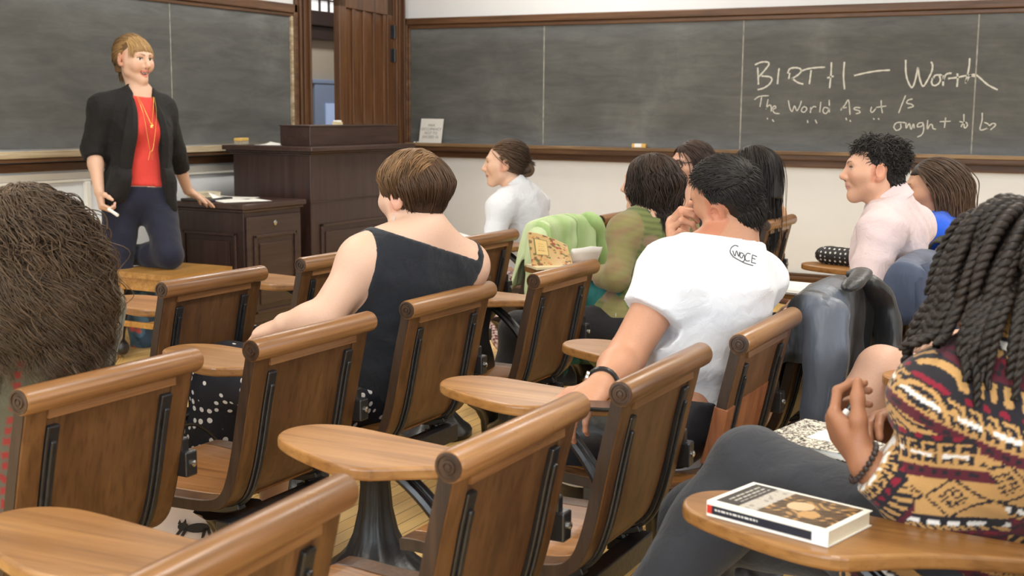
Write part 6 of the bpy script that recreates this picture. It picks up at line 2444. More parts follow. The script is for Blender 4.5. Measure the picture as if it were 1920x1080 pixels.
        for k in (0, PI):
            hl = wpts + a * (0.0048 * fat * np.cos(s * 215 + ph + k))[:, None] + b * (0.0048 * fat * np.sin(s * 215 + ph + k))[:, None]
            paths.append(hl); rads.append(0.0066 * fat)
            cols.append(A(*hc) * r.uniform(0.45, 1.0))
    tw = tube_mesh(paths, rads, 7, cols)
    p.hair([cap, tw])
    return p


SWEATER = sweater_student()


# ---------------------------------------------------------------- neighbour of whom only the bare knees show
def bare_knee():
    p = Person('person hidden behind the patterned sweater, only crossed bare knees in view')
    p.torso(A(3.46, 0.25, 0.54), A(3.58, 0.10, 1.04), A(3.41, 0.12, 0.99), A(3.75, 0.12, 0.99), 1.0)
    p.head(A(3.62, 0.10, 1.18), (0, 1, 0), up_z, 1.0)
    p.arm(-1, A(3.40, 0.22, 0.74), A(3.46, 0.46, 0.68))
    p.arm(1, A(3.78, 0.24, 0.74), A(3.66, 0.48, 0.68))
    p.hand(-1, (0.3, 1, 0), (0, 0, -1))
    p.hand(1, (-0.3, 1, 0), (0, 0, -1))
    p.leg(-1, A(3.36, 0.32, 0.56), P(1652, 694, 3.05), P(1566, 850, 3.02), P(1500, 890, 3.05), 1.0)
    p.leg(1, A(3.53, 0.32, 0.54), P(1650, 800, 3.25), P(1640, 960, 3.25), P(1600, 1000, 3.35), 1.0)
    p.build(lin(214, 172, 150), hh=0.007, hand_h=0.007)
    T, at = p.T, p.at
    p.wear('shirt', m_cloth('grey_shirt', lin(96, 98, 104)), only=(2, 3, 5), infl=0.012, h=0.010, planes=[(p.neck, T[2], 0.12)])
    kL = p.legL[0] + (p.legL[1] - p.legL[0]) * 0.25
    kR = p.legR[0] + (p.legR[1] - p.legR[0]) * 0.25
    p.wear('shorts', m_cloth('dark_shorts', lin(40, 42, 50)), only=(2, 9, 12), infl=0.016, h=0.010, planes=[(at(0.06), T[2], 0.5), (kL, p.legL[1] - p.legL[0], 0.7), (kR, p.legR[1] - p.legR[0], 0.7)])
    for k in (11, 14):
        p.wear('shoe', M['iron'], only=(k,), infl=0.008, h=0.009)
    hc = lin(90, 66, 46)
    cap = p.cap(hc, nape=-0.06)
    s1 = p.strands(500, lambda U: (U[:, 2] > -0.5) & ~((U[:, 1] > 0.3) & (U[:, 2] < 0.55)), down_flow(0.5), 8, 0.009, color=hc, fall=0.8)
    p.hair([cap, s1])
    return p


bare_knee()
# ------------------------------------------------------------------ lectern, desk and the teacher's chair
def raised_panel(mb, face, a0, a1, z0, z1, off, axis):
    """raised and fielded panel on a face: axis 'y' = plane y=face seen from -y, 'x' = plane x=face seen from -x"""
    def bx(p0, p1, q0, q1, d0, d1):
        if axis == 'y':
            mb.box((p0, face - d1, q0), (p1, face - d0, q1))
        else:
            mb.box((face - d1, p0, q0), (face - d0, p1, q1))
    m = 0.018
    bx(a0, a1, z0, z0 + m, 0, 0.012); bx(a0, a1, z1 - m, z1, 0, 0.012)
    bx(a0, a0 + m, z0, z1, 0, 0.012); bx(a1 - m, a1, z0, z1, 0, 0.012)
    bx(a0 + 0.05, a1 - 0.05, z0 + 0.05, z1 - 0.05, 0, 0.008)


def lectern():
    t = thing('lectern', 'tall dark mahogany lectern with a raised box on its top, by the door', 'lectern', (0, 0, 0))
    x0, y0 = 6.13, 4.63
    w, d = 1.10, 0.62
    MB().box((x0, y0, 0.0), (x0 + w - 0.04, y0 + d - 0.02, 1.03)).build('body', M['mahogany_z'], t, bevel=0.004)
    mb = MB()
    raised_panel(mb, y0, x0 + 0.09, x0 + w - 0.13, 0.12, 0.60, 0, 'y')
    mb.box((x0 - 0.004, y0 - 0.006, 0.735), (x0 + w - 0.036, y0, 0.742)).box((x0 - 0.012, y0 - 0.014, 0), (x0 + w - 0.03, y0, 0.09))
    mb.build('front_panel', M['mahogany_x'], t, bevel=0.004)
    mb = MB()
    for o, za, zb in ((0.018, 1.022, 1.034), (0.034, 1.034, 1.046), (0.05, 1.046, 1.075)):
        mb.box((x0 - o, y0 - o, za), (x0 + w - 0.04 + o, y0 + d - 0.02 + o, zb))
    mb.build('top', M['mahogany_x'], t, bevel=0.006)
    mb = MB()
    bx, by, bw, bd = 6.21, 4.69, 0.98, 0.23
    mb.box((bx, by, 1.075), (bx + bw, by + bd, 1.195))
    mb.box((bx - 0.004, by - 0.004, 1.193), (bx + bw + 0.004, by + bd + 0.004, 1.202))
    mb.build('reading_box', M['mahogany_x'], t, bevel=0.003)
    return t


lectern()


def desk():
    t = thing('cabinet_desk', 'low dark mahogany cabinet beside the teacher, papers on its top', 'cabinet', (0, 0, 0))
    x0, y0, w, d = 5.47, 4.60, 0.56, 0.54
    MB().box((x0 + 0.02, y0 + 0.02, 0.06), (x0 + w - 0.02, y0 + d - 0.02, 0.72)).build('carcass', M['mahogany_z'], t, bevel=0.004)
    mb = MB()
    mb.box((x0 - 0.006, y0 - 0.006, 0.735), (x0 + w + 0.008, y0 + d, 0.766)).box((x0 + 0.006, y0 + 0.006, 0.718), (x0 + w - 0.002, y0 + d, 0.735))
    mb.build('top', M['mahogany_x'], t, bevel=0.006)
    mb = MB()
    mb.box((x0 + 0.035, y0 + 0.006, 0.08), (x0 + w - 0.035, y0 + 0.02, 0.69))
    raised_panel(mb, y0 + 0.006, x0 + 0.085, x0 + w - 0.085, 0.13, 0.585, 0, 'y')
    dr = mb.build('door', M['mahogany_x'], t, bevel=0.004)
    mb = MB()
    mb.lathe([(0.015, 0), (0.015, -0.006), (0.011, -0.009), (0.003, -0.009)], 18, Matrix.Translation((x0 + w * 0.5, y0 + 0.006, 0.645)), 'y')
    mb.build('lock', M['chrome'], dr, smooth=True)
    mb = MB()
    raised_panel(mb, x0 + 0.02, y0 + 0.07, y0 + d - 0.07, 0.10, 0.60, 0, 'x')
    mb.build('side_panel', M['mahogany_z'], t, bevel=0.004)
    MB().box((x0 + 0.03, y0 + 0.03, 0), (x0 + w - 0.03, y0 + d - 0.03, 0.06)).build('plinth', M['mahogany_x'], t)
    return t


desk()

M['yellow_wood'] = m_wood('yellow_oak', lin(136, 96, 44), lin(170, 126, 66), lin(192, 148, 86), 'x', 0.32, 0.7)


def stool_chair():
    sx, sy = 4.70, 4.43
    t = thing('wooden_chair', 'yellowish wooden chair on which the teacher kneels with one leg', 'chair', (sx, sy, 0))
    mb = MB()
    poly = smooth_path([(0.0, 0.02, 0), (0.02, 0, 0), (0.23, -0.006, 0), (0.44, 0, 0), (0.46, 0.02, 0), (0.455, 0.24, 0), (0.43, 0.43, 0), (0.23, 0.44, 0), (0.03, 0.43, 0), (0.005, 0.24, 0), (0, 0.02, 0)], 3)[:-1]
    mb.prism([(p[0], p[1]) for p in poly], 0.432, 0.462)
    mb.build('seat', M['yellow_wood'], t, bevel=0.008, seg=3)
    for x, y in ((0.04, 0.04), (0.42, 0.04), (0.05, 0.39), (0.41, 0.39)):
        mb = MB()
        dx = 0.02 if x > 0.2 else -0.02
        dy = 0.02 if y > 0.2 else -0.02
        mb.tube([(x + dx, y + dy, 0), (x + dx * 0.6, y + dy * 0.6, 0.14), (x, y, 0.435)], [0.016, 0.021, 0.022], 4)
        mb.build('leg', M['yellow_wood'], t, bevel=0.003)
    mb = MB()
    mb.box((0.03, 0.03, 0.365), (0.43, 0.05, 0.43)).box((0.03, 0.38, 0.365), (0.43, 0.40, 0.43)).box((0.03, 0.04, 0.365), (0.05, 0.39, 0.43)).box((0.41, 0.04, 0.365), (0.43, 0.39, 0.43))
    mb.build('apron', M['yellow_wood'], t, bevel=0.003)
    mb = MB()
    mb.box((0.02, 0.03, 0.17), (0.04, 0.40, 0.20)).box((0.42, 0.03, 0.17), (0.44, 0.40, 0.20)).box((0.03, 0.2, 0.172), (0.43, 0.22, 0.198))
    mb.build('stretcher', M['yellow_wood'], t, bevel=0.003)
    mb = MB()
    for x in (0.05, 0.41):
        mb.tube([(x, 0.41, 0.46), (x, 0.45, 0.66), (x, 0.50, 0.84)], 0.016, 8)
    for k in range(3):
        x = 0.14 + k * 0.09
        mb.tube([(x, 0.415, 0.46), (x, 0.45, 0.66), (x, 0.495, 0.80)], 0.008, 8)
    mb.box((0.03, 0.475, 0.78), (0.43, 0.505, 0.85))
    # the spindle back is turned away to the wall side
    return t


stool_chair()
# ------------------------------------------------------------------ jackets hung over chairs
def drape(name, label, cat, cx, cy, w_top, w_bot, z_bot_back, z_bot_front, color, mat_kw=None, seed=1, z_top=0.842, back_off=0.0, colorf=None, group=None, nu=56, nv=70, fold=0.018, rz=0.0, skew=0.0, rough=0.6, sheen=0.1, spec=0.3):
    """a garment laid over the top rail: back panel outside, front panel inside, with hanging folds"""
    r = np.random.RandomState(seed)
    prof = [(0.10, z_bot_front), (0.085, min(0.62, z_top - 0.12)), (0.055, z_top - 0.085), (0.030, z_top - 0.010), (-0.010, z_top), (-0.052, z_top - 0.022), (-0.064, z_top - 0.07), (-0.058 + back_off, max(0.66, z_bot_back + 0.04) if z_top > 0.8 else z_top - 0.12), (-0.050 + back_off, max(0.55, z_bot_back + 0.02) if z_top > 0.8 else z_top - 0.18), (-0.045 + back_off, z_bot_back)]
    line = np.array(smooth_path([A(a, b, 0) for a, b in prof], 12))
    L = np.r_[0, np.cumsum(np.linalg.norm(np.diff(line[:, :2], axis=0), axis=1))]
    s = np.linspace(0, L[-1], nv)
    Y = np.interp(s, L, line[:, 0]); Zz = np.interp(s, L, line[:, 1])
    stop = L[np.argmax(line[:, 1])]
    ph = r.uniform(0, 6.28, 8)
    V = np.zeros((nv, nu, 3)); C = np.zeros((nv, nu, 3))
    u = np.linspace(-1, 1, nu)
    for i in range(nv):
        q = (s[i] - stop)
        t = np.clip(abs(q) / (L[-1] - stop), 0, 1)
        w = w_top + (w_bot - w_top) * t ** 0.8
        amp = fold * (0.15 + 1.2 * t)
        f = amp * (np.sin(u * 7.0 + ph[0] + 1.5 * t) + 0.6 * np.sin(u * 13 + ph[1] - 2 * t) + 0.35 * np.sin(u * 23 + ph[2] + 5 * t))
        f += 0.004 * np.sin(t * 30 + u * 5 + ph[3]) * (1 - np.abs(u))
        sag = 0.030 * np.abs(u) ** 3 * (1 - t)
        x = u * w + 0.012 * np.sin(u * 9 + t * 4 + ph[4]) * t + skew * t
        sg = -1.0 if q > 0 else 0.5
        over = np.maximum(np.abs(x) - 0.224, 0) if w_top > 0.2 else 0.0 * x
        x = np.sign(x) * (np.minimum(np.abs(x), 0.224) + over * (0.35 + 0.65 * t))
        drop = over * 2.6 * (1 - t)
        V[i, :, 0] = x
        V[i, :, 1] = Y[i] + sg * (np.abs(f) * 0.6 + f * 0.5) - (0.02 * np.abs(u) ** 4 * sg * -1)
        V[i, :, 2] = Zz[i] - sag - drop + (0.035 * np.sin(u * 4 + ph[5]) + 0.02 * np.sin(u * 9 + ph[6])) * (t > 0.93) * (q > 0)
        C[i] = A(*color)
        if colorf is not None:
            C[i] = colorf(u, t, q)
    idx = np.arange(nv * nu).reshape(nv, nu)
    F = np.stack([idx[:-1, :-1], idx[:-1, 1:], idx[1:, 1:], idx[1:, :-1]], -1).reshape(-1, 4)
    t_ = thing(name, label, cat, (cx, cy, 0), rz, group)
    key = 'jacket_%g_%g' % (rough, spec)
    if key not in M:
        M[key] = m_col('jacket_shell_%d' % len(M), rough, spec, 0.45, 16, sheen=sheen, bdist=0.02, stretch=(1, 1, 0.3))
    o = new_obj('shell', V.reshape(-1, 3), F, M[key], t_, colors=C.reshape(-1, 3))
    md = o.modifiers.new('thick', 'SOLIDIFY'); md.thickness = 0.007; md.offset = 1.0
    return t_, M[key]


def sleeve_hang(parent, mat, pts, r0, r1, color, name='sleeve', seed=0, flat=0.55):
    q = smooth_path([A(*p) for p in pts], 7)
    m = len(q)
    rr = np.random.RandomState(seed)
    rs = [(r0 + (r1 - r0) * i / m) * (1 + 0.05 * math.sin(i * 1.1 + seed) + 0.03 * rr.rand()) for i in range(m)]
    rs[0] *= 0.25; rs[1] *= 0.7; rs[2] *= 0.92
    mb = MB()
    mb.tube(q, rs, 16, flat=flat)
    o = mb.build(name, mat, parent, smooth=True)
    ca = o.data.color_attributes.new('Col', 'FLOAT_COLOR', 'POINT')
    c = np.ones((len(o.data.vertices), 4), np.float32); c[:, :3] = color
    ca.data.foreach_set('color', c.ravel())
    return o


GB, GK, GS = A(*lin(86, 94, 108)), A(*lin(32, 33, 36)), A(*lin(58, 62, 70))


def grey_col(u, t, q):
    C = np.tile(GB, (len(u), 1))
    C[u > 0.22 - 0.25 * t] = GK
    C[np.abs(u + 0.62) < 0.05] = GK
    C[np.abs(u + 0.02 - 0.25 * (1 - t)) < 0.035] = GS
    if q < 0:
        C[:] = GK
    return C


t, m = drape('jacket', 'grey and black rain jacket slung over a chair right of the man in white', 'jacket', 3.32, 0.80, 0.285, 0.27, 0.36, 0.55, GB, seed=3, z_top=0.858, colorf=grey_col, fold=0.026, rough=0.42, spec=0.5)
sleeve_hang(t, m, [(0.16, -0.05, 0.85), (0.22, -0.10, 0.78), (0.20, -0.13, 0.66), (0.12, -0.13, 0.55)], 0.060, 0.048, GK, seed=2)
sleeve_hang(t, m, [(-0.18, -0.04, 0.84), (-0.230, -0.06, 0.72), (-0.235, -0.06, 0.56), (-0.225, -0.06, 0.42)], 0.058, 0.052, GB, seed=5)
sleeve_hang(t, m, [(-0.10, -0.075, 0.850), (-0.02, -0.085, 0.868), (0.07, -0.075, 0.874), (0.13, -0.05, 0.862)], 0.026, 0.030, GK, 'collar', 3)

NB, NL = A(*lin(52, 62, 86)), A(*lin(84, 98, 124))


def navy_col(u, t, q):
    w = np.clip(0.5 + 0.5 * np.sin(u * 8 + 3 * t), 0, 1)[:, None] * 0.6
    return NB * (1 - w) + NL * w


t, m = drape('jacket', 'slate-blue jacket over the chair behind the pale pink shirt', 'jacket', 4.11, 0.71, 0.290, 0.28, 0.34, 0.56, NB, seed=8, z_top=0.862, colorf=navy_col, fold=0.024, rough=0.5, spec=0.35)
sleeve_hang(t, m, [(-0.16, -0.07, 0.85), (-0.225, -0.10, 0.72), (-0.22, -0.10, 0.56), (-0.20, -0.09, 0.44)], 0.060, 0.050, NB, seed=4)
sleeve_hang(t, m, [(0.17, -0.06, 0.86), (0.235, -0.09, 0.76), (0.24, -0.09, 0.60), (0.22, -0.08, 0.48)], 0.060, 0.050, NL * 0.8, seed=6)

GR, GL, GD = A(*lin(156, 184, 122)), A(*lin(192, 208, 164)), A(*lin(112, 144, 86))


def green_col(u, t, q):
    w = np.clip(0.5 + 0.5 * np.sin(u * 10 + 2 * t), 0, 1)[:, None] * 0.5
    C = GR * (1 - w) + GL * w
    C[(np.abs(u - 0.2) < 0.03)] = GD
    if q < 0:
        C = np.tile(GL, (len(u), 1))
    return C


t, m = drape('jacket', 'light green cotton jacket over a chair beside the houndstooth skirt', 'jacket', 4.88, 2.36, 0.280, 0.26, 0.38, 0.56, GR, seed=12, z_top=0.852, colorf=green_col, fold=0.022, rough=0.75, spec=0.25)
sleeve_hang(t, m, [(-0.18, -0.02, 0.84), (-0.238, -0.02, 0.74), (-0.245, -0.02, 0.60), (-0.245, -0.02, 0.44), (-0.24, -0.02, 0.30)], 0.050, 0.044, GL, seed=9)
sleeve_hang(t, m, [(0.20, -0.05, 0.85), (0.275, -0.07, 0.74), (0.30, -0.08, 0.58), (0.31, -0.08, 0.46)], 0.060, 0.050, GR, seed=10)

TE, TD = A(*lin(44, 112, 110)), A(*lin(28, 78, 80))


def teal_col(u, t, q):
    w = np.clip(0.5 + 0.5 * np.sin(u * 9 + 4 * t), 0, 1)[:, None]
    return TE * (1 - 0.5 * w) + TD * 0.5 * w


t, m = drape('jacket', 'teal cloth jacket hanging over the arm rest beside the woman in green', 'jacket', 3.985, 1.70, 0.135, 0.16, 0.40, 0.52, TE, seed=15, z_top=0.722, colorf=teal_col, fold=0.014, rough=0.72, spec=0.25, rz=-PI / 2)
sleeve_hang(t, m, [(0.06, -0.055, 0.71), (0.095, -0.085, 0.64), (0.10, -0.09, 0.54), (0.09, -0.085, 0.46)], 0.040, 0.036, TE, seed=11)

t, m = drape('scarf', 'dark olive knitted scarf on the chair of the girl in blue', 'scarf', 4.86, 0.72, 0.17, 0.18, 0.62, 0.70, A(*lin(62, 62, 54)), seed=21, z_top=0.872, fold=0.018, rough=0.9, spec=0.2)


# ------------------------------------------------------------------ paper, books and small things
def on_tablet(cx, cy, dx, dy):
    return (cx + dx, cy + dy, 0.6925)


def paperback():
    t = thing('paperback_book', 'white-edged paperback with a dark painting on its cover, on the nearest tablet', 'book', (1.795, 0.475, 0.6925), math.radians(-15))
    W, L, Hh = 0.130, 0.205, 0.024
    MB().box((-W / 2 + 0.003, -L / 2 + 0.003, 0.0015), (W / 2 - 0.003, L / 2 - 0.003, Hh - 0.0015)).build('pages', m_plain('cream_page_edges', lin(226, 216, 192), 0.9, var=0.06, scale=300), t)
    cv = m_plain('white_cover_card', lin(232, 230, 222), 0.35, var=0.02)
    mb = MB()
    mb.box((-W / 2, -L / 2, 0), (W / 2, L / 2, 0.0015)).box((-W / 2, -L / 2, Hh - 0.0015), (W / 2, L / 2, Hh)).box((-W / 2 - 0.0012, -L / 2, 0), (-W / 2 + 0.0002, L / 2, Hh))
    c = mb.build('cover', cv, t)
    # cover picture: dim figures on a brown ground, pale block, and a dark title panel
    n1, n2 = 60, 96
    xs = np.linspace(-W / 2 + 0.008, W / 2 - 0.008, n1); ysr = np.linspace(-L / 2 + 0.010, L / 2 - 0.010, n2)
    X, Y = np.meshgrid(xs, ysr, indexing='ij')
    v = (Y + L / 2) / L; h = (X + W / 2) / W
    C = np.zeros(X.shape + (3,)); C[:] = lin(104, 80, 52)
    nz = np.sin(X * 240 + 3 * np.sin(Y * 90)) * np.sin(Y * 170 + 2 * np.sin(X * 130))
    C[nz > 0.25] = lin(62, 46, 34)
    C[(nz < -0.55)] = lin(176, 136, 84)
    fig = ((h - 0.55) / 0.16) ** 2 + ((v - 0.42) / 0.10) ** 2 < 1
    C[fig] = lin(206, 178, 140)
    fig = ((h - 0.35) / 0.12) ** 2 + ((v - 0.28) / 0.08) ** 2 < 1
    C[fig] = lin(188, 146, 92)
    C[v > 0.60] = lin(186, 180, 170)
    C[(v > 0.60) & (nz > 0.3)] = lin(150, 146, 140)
    C[v > 0.76] = lin(56, 54, 50)
    for k in range(3):
        m = (np.abs(v - (0.80 + 0.045 * k)) < 0.008) & (h > 0.2) & (h < 0.85) & (np.mod(h * 31 + k, 3) > 0.7)
        C[m] = lin(190, 186, 176)
    idx = np.arange(n1 * n2).reshape(n1, n2)
    F = np.stack([idx[:-1, :-1], idx[1:, :-1], idx[1:, 1:], idx[:-1, 1:]], -1).reshape(-1, 4)
    V = np.stack([X, Y, np.full(X.shape, Hh + 0.0003)], -1).reshape(-1, 3)
    M['print'] = m_col('cover_print', 0.3, 0.4)
    new_obj('cover_picture', V, F, M['print'], c, smooth=False, colors=C.reshape(-1, 3))
    # spine: dark band with small pale lettering, red square, white sticker
    n1, n2 = 110, 16
    ys2 = np.linspace(-L / 2 + 0.001, L / 2 - 0.001, n1); zs = np.linspace(0.0008, Hh - 0.0008, n2)
    Y, Zq = np.meshgrid(ys2, zs, indexing='ij')
    v = (Y + L / 2) / L
    C = np.zeros(Y.shape + (3,)); C[:] = lin(236, 234, 228)
    band = (Zq > Hh * 0.22) & (Zq < Hh * 0.78)
    C[band] = lin(40, 44, 56)
    C[band & (v > 0.955)] = lin(196, 62, 50)
    C[(v < 0.13)] = lin(226, 230, 240)
    lt = band & (v > 0.56) & (v < 0.93) & (np.abs(Zq - Hh * 0.5) < 0.0022) & (np.mod(v * 120, 3) > 1.0)
    C[lt] = lin(216, 216, 214)
    idx = np.arange(n1 * n2).reshape(n1, n2)
    F = np.stack([idx[:-1, :-1], idx[:-1, 1:], idx[1:, 1:], idx[1:, :-1]], -1).reshape(-1, 4)
    V = np.stack([np.full(Y.shape, -W / 2 - 0.0016), Y, Zq], -1).reshape(-1, 3)
    new_obj('spine', V, F, M['print'], c, smooth=False, colors=C.reshape(-1, 3))
    return t


paperback()


def composition_book():
    t = thing('composition_book', 'black-and-white marbled notebook under the hands of the sweater student', 'notebook', (2.265, 0.505, 0.6925), math.radians(-12))
    W, L = 0.19, 0.245
    MB().box((-W / 2 + 0.002, -L / 2 + 0.002, 0.001), (W / 2 - 0.004, L / 2 - 0.002, 0.012)).build('pages', M['paper'], t)
    n = NT('marbled_cover')
    v = n.coords('Object')
    f = n.noise(v, 120, 3, 0.7, 1.0)
    n.base(n.ramp(f, [(0.47, lin(40, 38, 36)), (0.52, lin(216, 210, 196))])).rough(0.5)
    mb = MB()
    mb.box((-W / 2, -L / 2, 0), (W / 2, L / 2, 0.001)).box((-W / 2, -L / 2, 0.012), (W / 2, L / 2, 0.0132))
    c = mb.build('cover', n.m, t)
    MB().box((-0.035, 0.00, 0.0132), (0.040, 0.055, 0.0136)).build('label', M['paper'], c)['label'] = 'white paper label'
    t2 = thing('pen', 'short black pen cap held in the fingers over the marbled notebook', 'pen', tuple(P(1590, 768, 1.95)))
    mb = MB()
    d = nrm(CD(0.5, 0.3, 0.55))
    mb.tube([-d * 0.022, -d * 0.012, d * 0.016, d * 0.018], [0.0015, 0.0045, 0.0045, 0.003], 10)
    mb.build('barrel', m_plain('black_pen', (0.015, 0.015, 0.018), 0.3), t2)
    mb = MB()
    mb.tube([-d * 0.012, -d * 0.002], [0.0052, 0.0052], 10)
    mb.build('grip', M['paper'], t2)['label'] = 'white grip'


composition_book()


def notebook_white():
    t = thing('notebook', 'open white notebook on the tablet before the man in pink', 'notebook', (4.235, 1.155, 0.6925), math.radians(-8))
    MB().box((-0.105, -0.14, 0.0), (0.105, 0.14, 0.005)).build('cover', m_plain('grey_board', lin(120, 116, 112), 0.7), t)
    MB().box((-0.102, -0.137, 0.005), (0.102, 0.137, 0.017)).build('pages', M['paper'], t, bevel=0.002)
    mb = MB()
    mb.tube([(-0.05, 0.09, 0.0185), (-0.03, 0.10, 0.0185)], 0.002, 6)
    mb.build('pen_mark', M['iron'], t)


notebook_white()


def pencil_case():
    t = thing('pencil_case', 'black pencil case with white dots on the tablet by the wall', 'pencil case', (5.055, 1.16, 0.6925), math.radians(72))
    n = NT('dotted_cloth')
    v = n.coords('Object', (1, 1, 1), (0, 0, 0.78))
    vo = n.n('TexVoronoi')
    vo.inputs['Scale'].default_value = 62
    vo.inputs['Randomness'].default_value = 0.15
    n.l(v, vo.inputs['Vector'])
    n.base(n.ramp(vo.outputs['Distance'], [(0.26, lin(206, 206, 206)), (0.32, lin(30, 28, 28))])).rough(0.6)
    f = Field()
    for x in (-0.075, -0.025, 0.025, 0.075):
        f.ell((x, 0, 0.034), np.eye(3), (0.05, 0.036, 0.036), 0.03)
    V, F = grow(f, 0.005, cut=lambda X: 0.0005 - X[:, 2])
    new_obj('pouch', V, F, n.m, t)
    mb = MB()
    mb.tube(smooth_path([A(-0.115, 0, 0.05), A(-0.05, 0, 0.0705), A(0.05, 0, 0.0705), A(0.115, 0, 0.05)], 4), 0.0025, 6)
    mb.build('zip', M['chrome'], t)


pencil_case()


def flowered_book():
    """hardback standing open on the tablet, its flowered endpaper and a plate facing the camera"""
    c = (4.35, 2.13, 0.6925)
    t = thing('open_book', 'old book standing half open showing a flowered yellow endpaper', 'book', c, math.radians(-42))
    n1, n2 = 70, 60
    W, Hh = 0.160, 0.135
    u = np.linspace(0, 1, n1); v = np.linspace(0, 1, n2)
    U, Vv = np.meshgrid(u, v, indexing='ij')
    def face(yb, curve, tilt):
        X = (U - 0.5) * W
        Zq = Vv * Hh * (1 - 0.42 * U ** 1.6)
        Y = yb + curve * U ** 2 - tilt * Vv
        return np.stack([X, Y, Zq + 0.004], -1)
    C = np.zeros(U.shape + (3,)); C[:] = lin(196, 164, 110)
    rs = np.random.RandomState(5)
    for k in range(120):
        a, b = rs.rand(2); r = rs.uniform(0.015, 0.05)
        m = ((U - a) ** 2 + (Vv - b) ** 2 < r * r)
        C[m] = [lin(150, 70, 56), lin(92, 104, 62), lin(176, 112, 62), lin(122, 92, 60), lin(198, 150, 96)][k % 5]
    pl = (np.abs(U - 0.30) < 0.17) & (np.abs(Vv - 0.60) < 0.24)
    C[pl] = lin(92, 104, 62)
    pl = (np.abs(U - 0.30) < 0.15) & (np.abs(Vv - 0.60) < 0.215)
    C[pl] = lin(218, 188, 124)
    for k in range(4):
        C[pl & (np.abs(Vv - (0.50 + 0.065 * k)) < 0.010) & (np.abs(U - 0.30) < 0.09 - 0.015 * (k % 2)) & (np.mod(U * 60 + k, 3) > 0.9)] = lin(170, 136, 80)
    idx = np.arange(n1 * n2).reshape(n1, n2)
    F = np.stack([idx[:-1, :-1], idx[1:, :-1], idx[1:, 1:], idx[:-1, 1:]], -1).reshape(-1, 4)
    # cover board with the flowered paper on its inner face
    V = face(-0.012, -0.02, -0.055)
    o = new_obj('flowered_endpaper', V.reshape(-1, 3), F, M['print'], t, colors=C.reshape(-1, 3))
    md = o.modifiers.new('t', 'SOLIDIFY'); md.thickness = 0.003; md.offset = -1
    mb = MB()
    mb.box((-W / 2, -0.055, 0.0), (W / 2, 0.06, 0.012))
    mb.build('page_block', m_plain('aged_pages', lin(222, 206, 166), 0.9, var=0.05, scale=200), t, bevel=0.002)
    C2 = np.zeros(U.shape + (3,)); C2[:] = lin(224, 200, 150)
    V = face(0.012, -0.03, -0.065) * A(1, 1, 0.98) + A(0.012, 0.006, 0.0)
    o = new_obj('leaf', V.reshape(-1, 3), F, M['print'], t, colors=C2.reshape(-1, 3))
    md = o.modifiers.new('t', 'SOLIDIFY'); md.thickness = 0.004; md.offset = -1
    # loose white sheets behind the book
    t2 = thing('paper_sheet', 'white loose sheets sticking out behind the flowered book', 'paper', (4.50, 2.045, 0.6925), math.radians(-30))
    vs, fs = [], []
    for k in range(9):
        x = k / 8 * 0.15 - 0.075
        y = 0.03 * (x / 0.075) ** 2
        for j in range(4):
            vs.append((x, y - 0.012 * j, 0.001 + 0.026 * j * (1 - 0.12 * abs(x) / 0.075)))
    for k in range(8):
        for j in range(3):
            q = k * 4 + j
            fs.append((q, q + 4, q + 5, q + 1))
    o = new_obj('sheet', vs, fs, M['paper'], t2)
    md = o.modifiers.new('t', 'SOLIDIFY'); md.thickness = 0.002


flowered_book()


def sheet(name, label, x, y, z, w, l, rz, curl=0.0, cat='paper', thick_=0.0012, mat=None, group=None):
    t = thing(name, label, cat, (x, y, z), rz, group)
    n = 10
    V = []
    for i in range(n + 1):
        for j in range(n + 1):
            a, b = i / n, j / n
            V.append(((a - 0.5) * w, (b - 0.5) * l, 0.0008 + curl * max(0, a + b - 1.35) ** 2))
    F = [(i * (n + 1) + j, (i + 1) * (n + 1) + j, (i + 1) * (n + 1) + j + 1, i * (n + 1) + j + 1) for i in range(n) for j in range(n)]
    o = new_obj('leaf', V, F, mat or M['paper'], t)
    md = o.modifiers.new('t', 'SOLIDIFY'); md.thickness = thick_; md.offset = 1
    return t


# on the cabinet beside the teacher
sheet('paper_sheet', 'white sheet with a curled corner at the front of the dark cabinet', 5.70, 4.82, 0.7665, 0.22, 0.30, math.radians(65), 0.12)
sheet('paper_sheet', 'white sheet lying farther back on the dark cabinet', 5.84, 5.00, 0.7665, 0.21, 0.28, math.radians(20), 0.02)
t = thing('laptop', 'thin closed dark laptop on the cabinet behind the hand of the teacher', 'laptop', (5.62, 5.00, 0.7665), math.radians(8))
MB().box((-0.12, -0.10, 0), (0.12, 0.10, 0.016)).build('case', m_plain('dark_laptop_shell', lin(52, 52, 54), 0.35), t, bevel=0.004)
t = thing('book', 'cream-coloured book on the cabinet by the wall side', 'book', (5.66, 5.06, 0.7835), math.radians(-12))
MB().box((-0.08, -0.055, 0.0), (0.08, 0.055, 0.024)).build('pages', m_plain('cream_paper', lin(222, 212, 186), 0.9), t)
mb = MB(); mb.box((-0.083, -0.058, 0.024), (0.083, 0.058, 0.027)).box((-0.083, -0.058, -0.0005), (0.083, 0.058, 0.0))
mb.build('cover', m_plain('cream_cover', lin(214, 202, 172), 0.6), t)
# on the lectern
def eraser(label, x, y, z, rz, top):
    t = thing('chalk_eraser', label, 'eraser', (x, y, z), rz)
    MB().box((-0.065, -0.024, 0.022), (0.065, 0.024, 0.042)).build('wood_back', top, t, bevel=0.004)
    MB().box((-0.064, -0.023, 0.0), (0.064, 0.023, 0.022)).build('felt', m_plain('grey_felt_%s' % label[:3], lin(160, 152, 136), 0.95, var=0.2, scale=60), t, bevel=0.003)


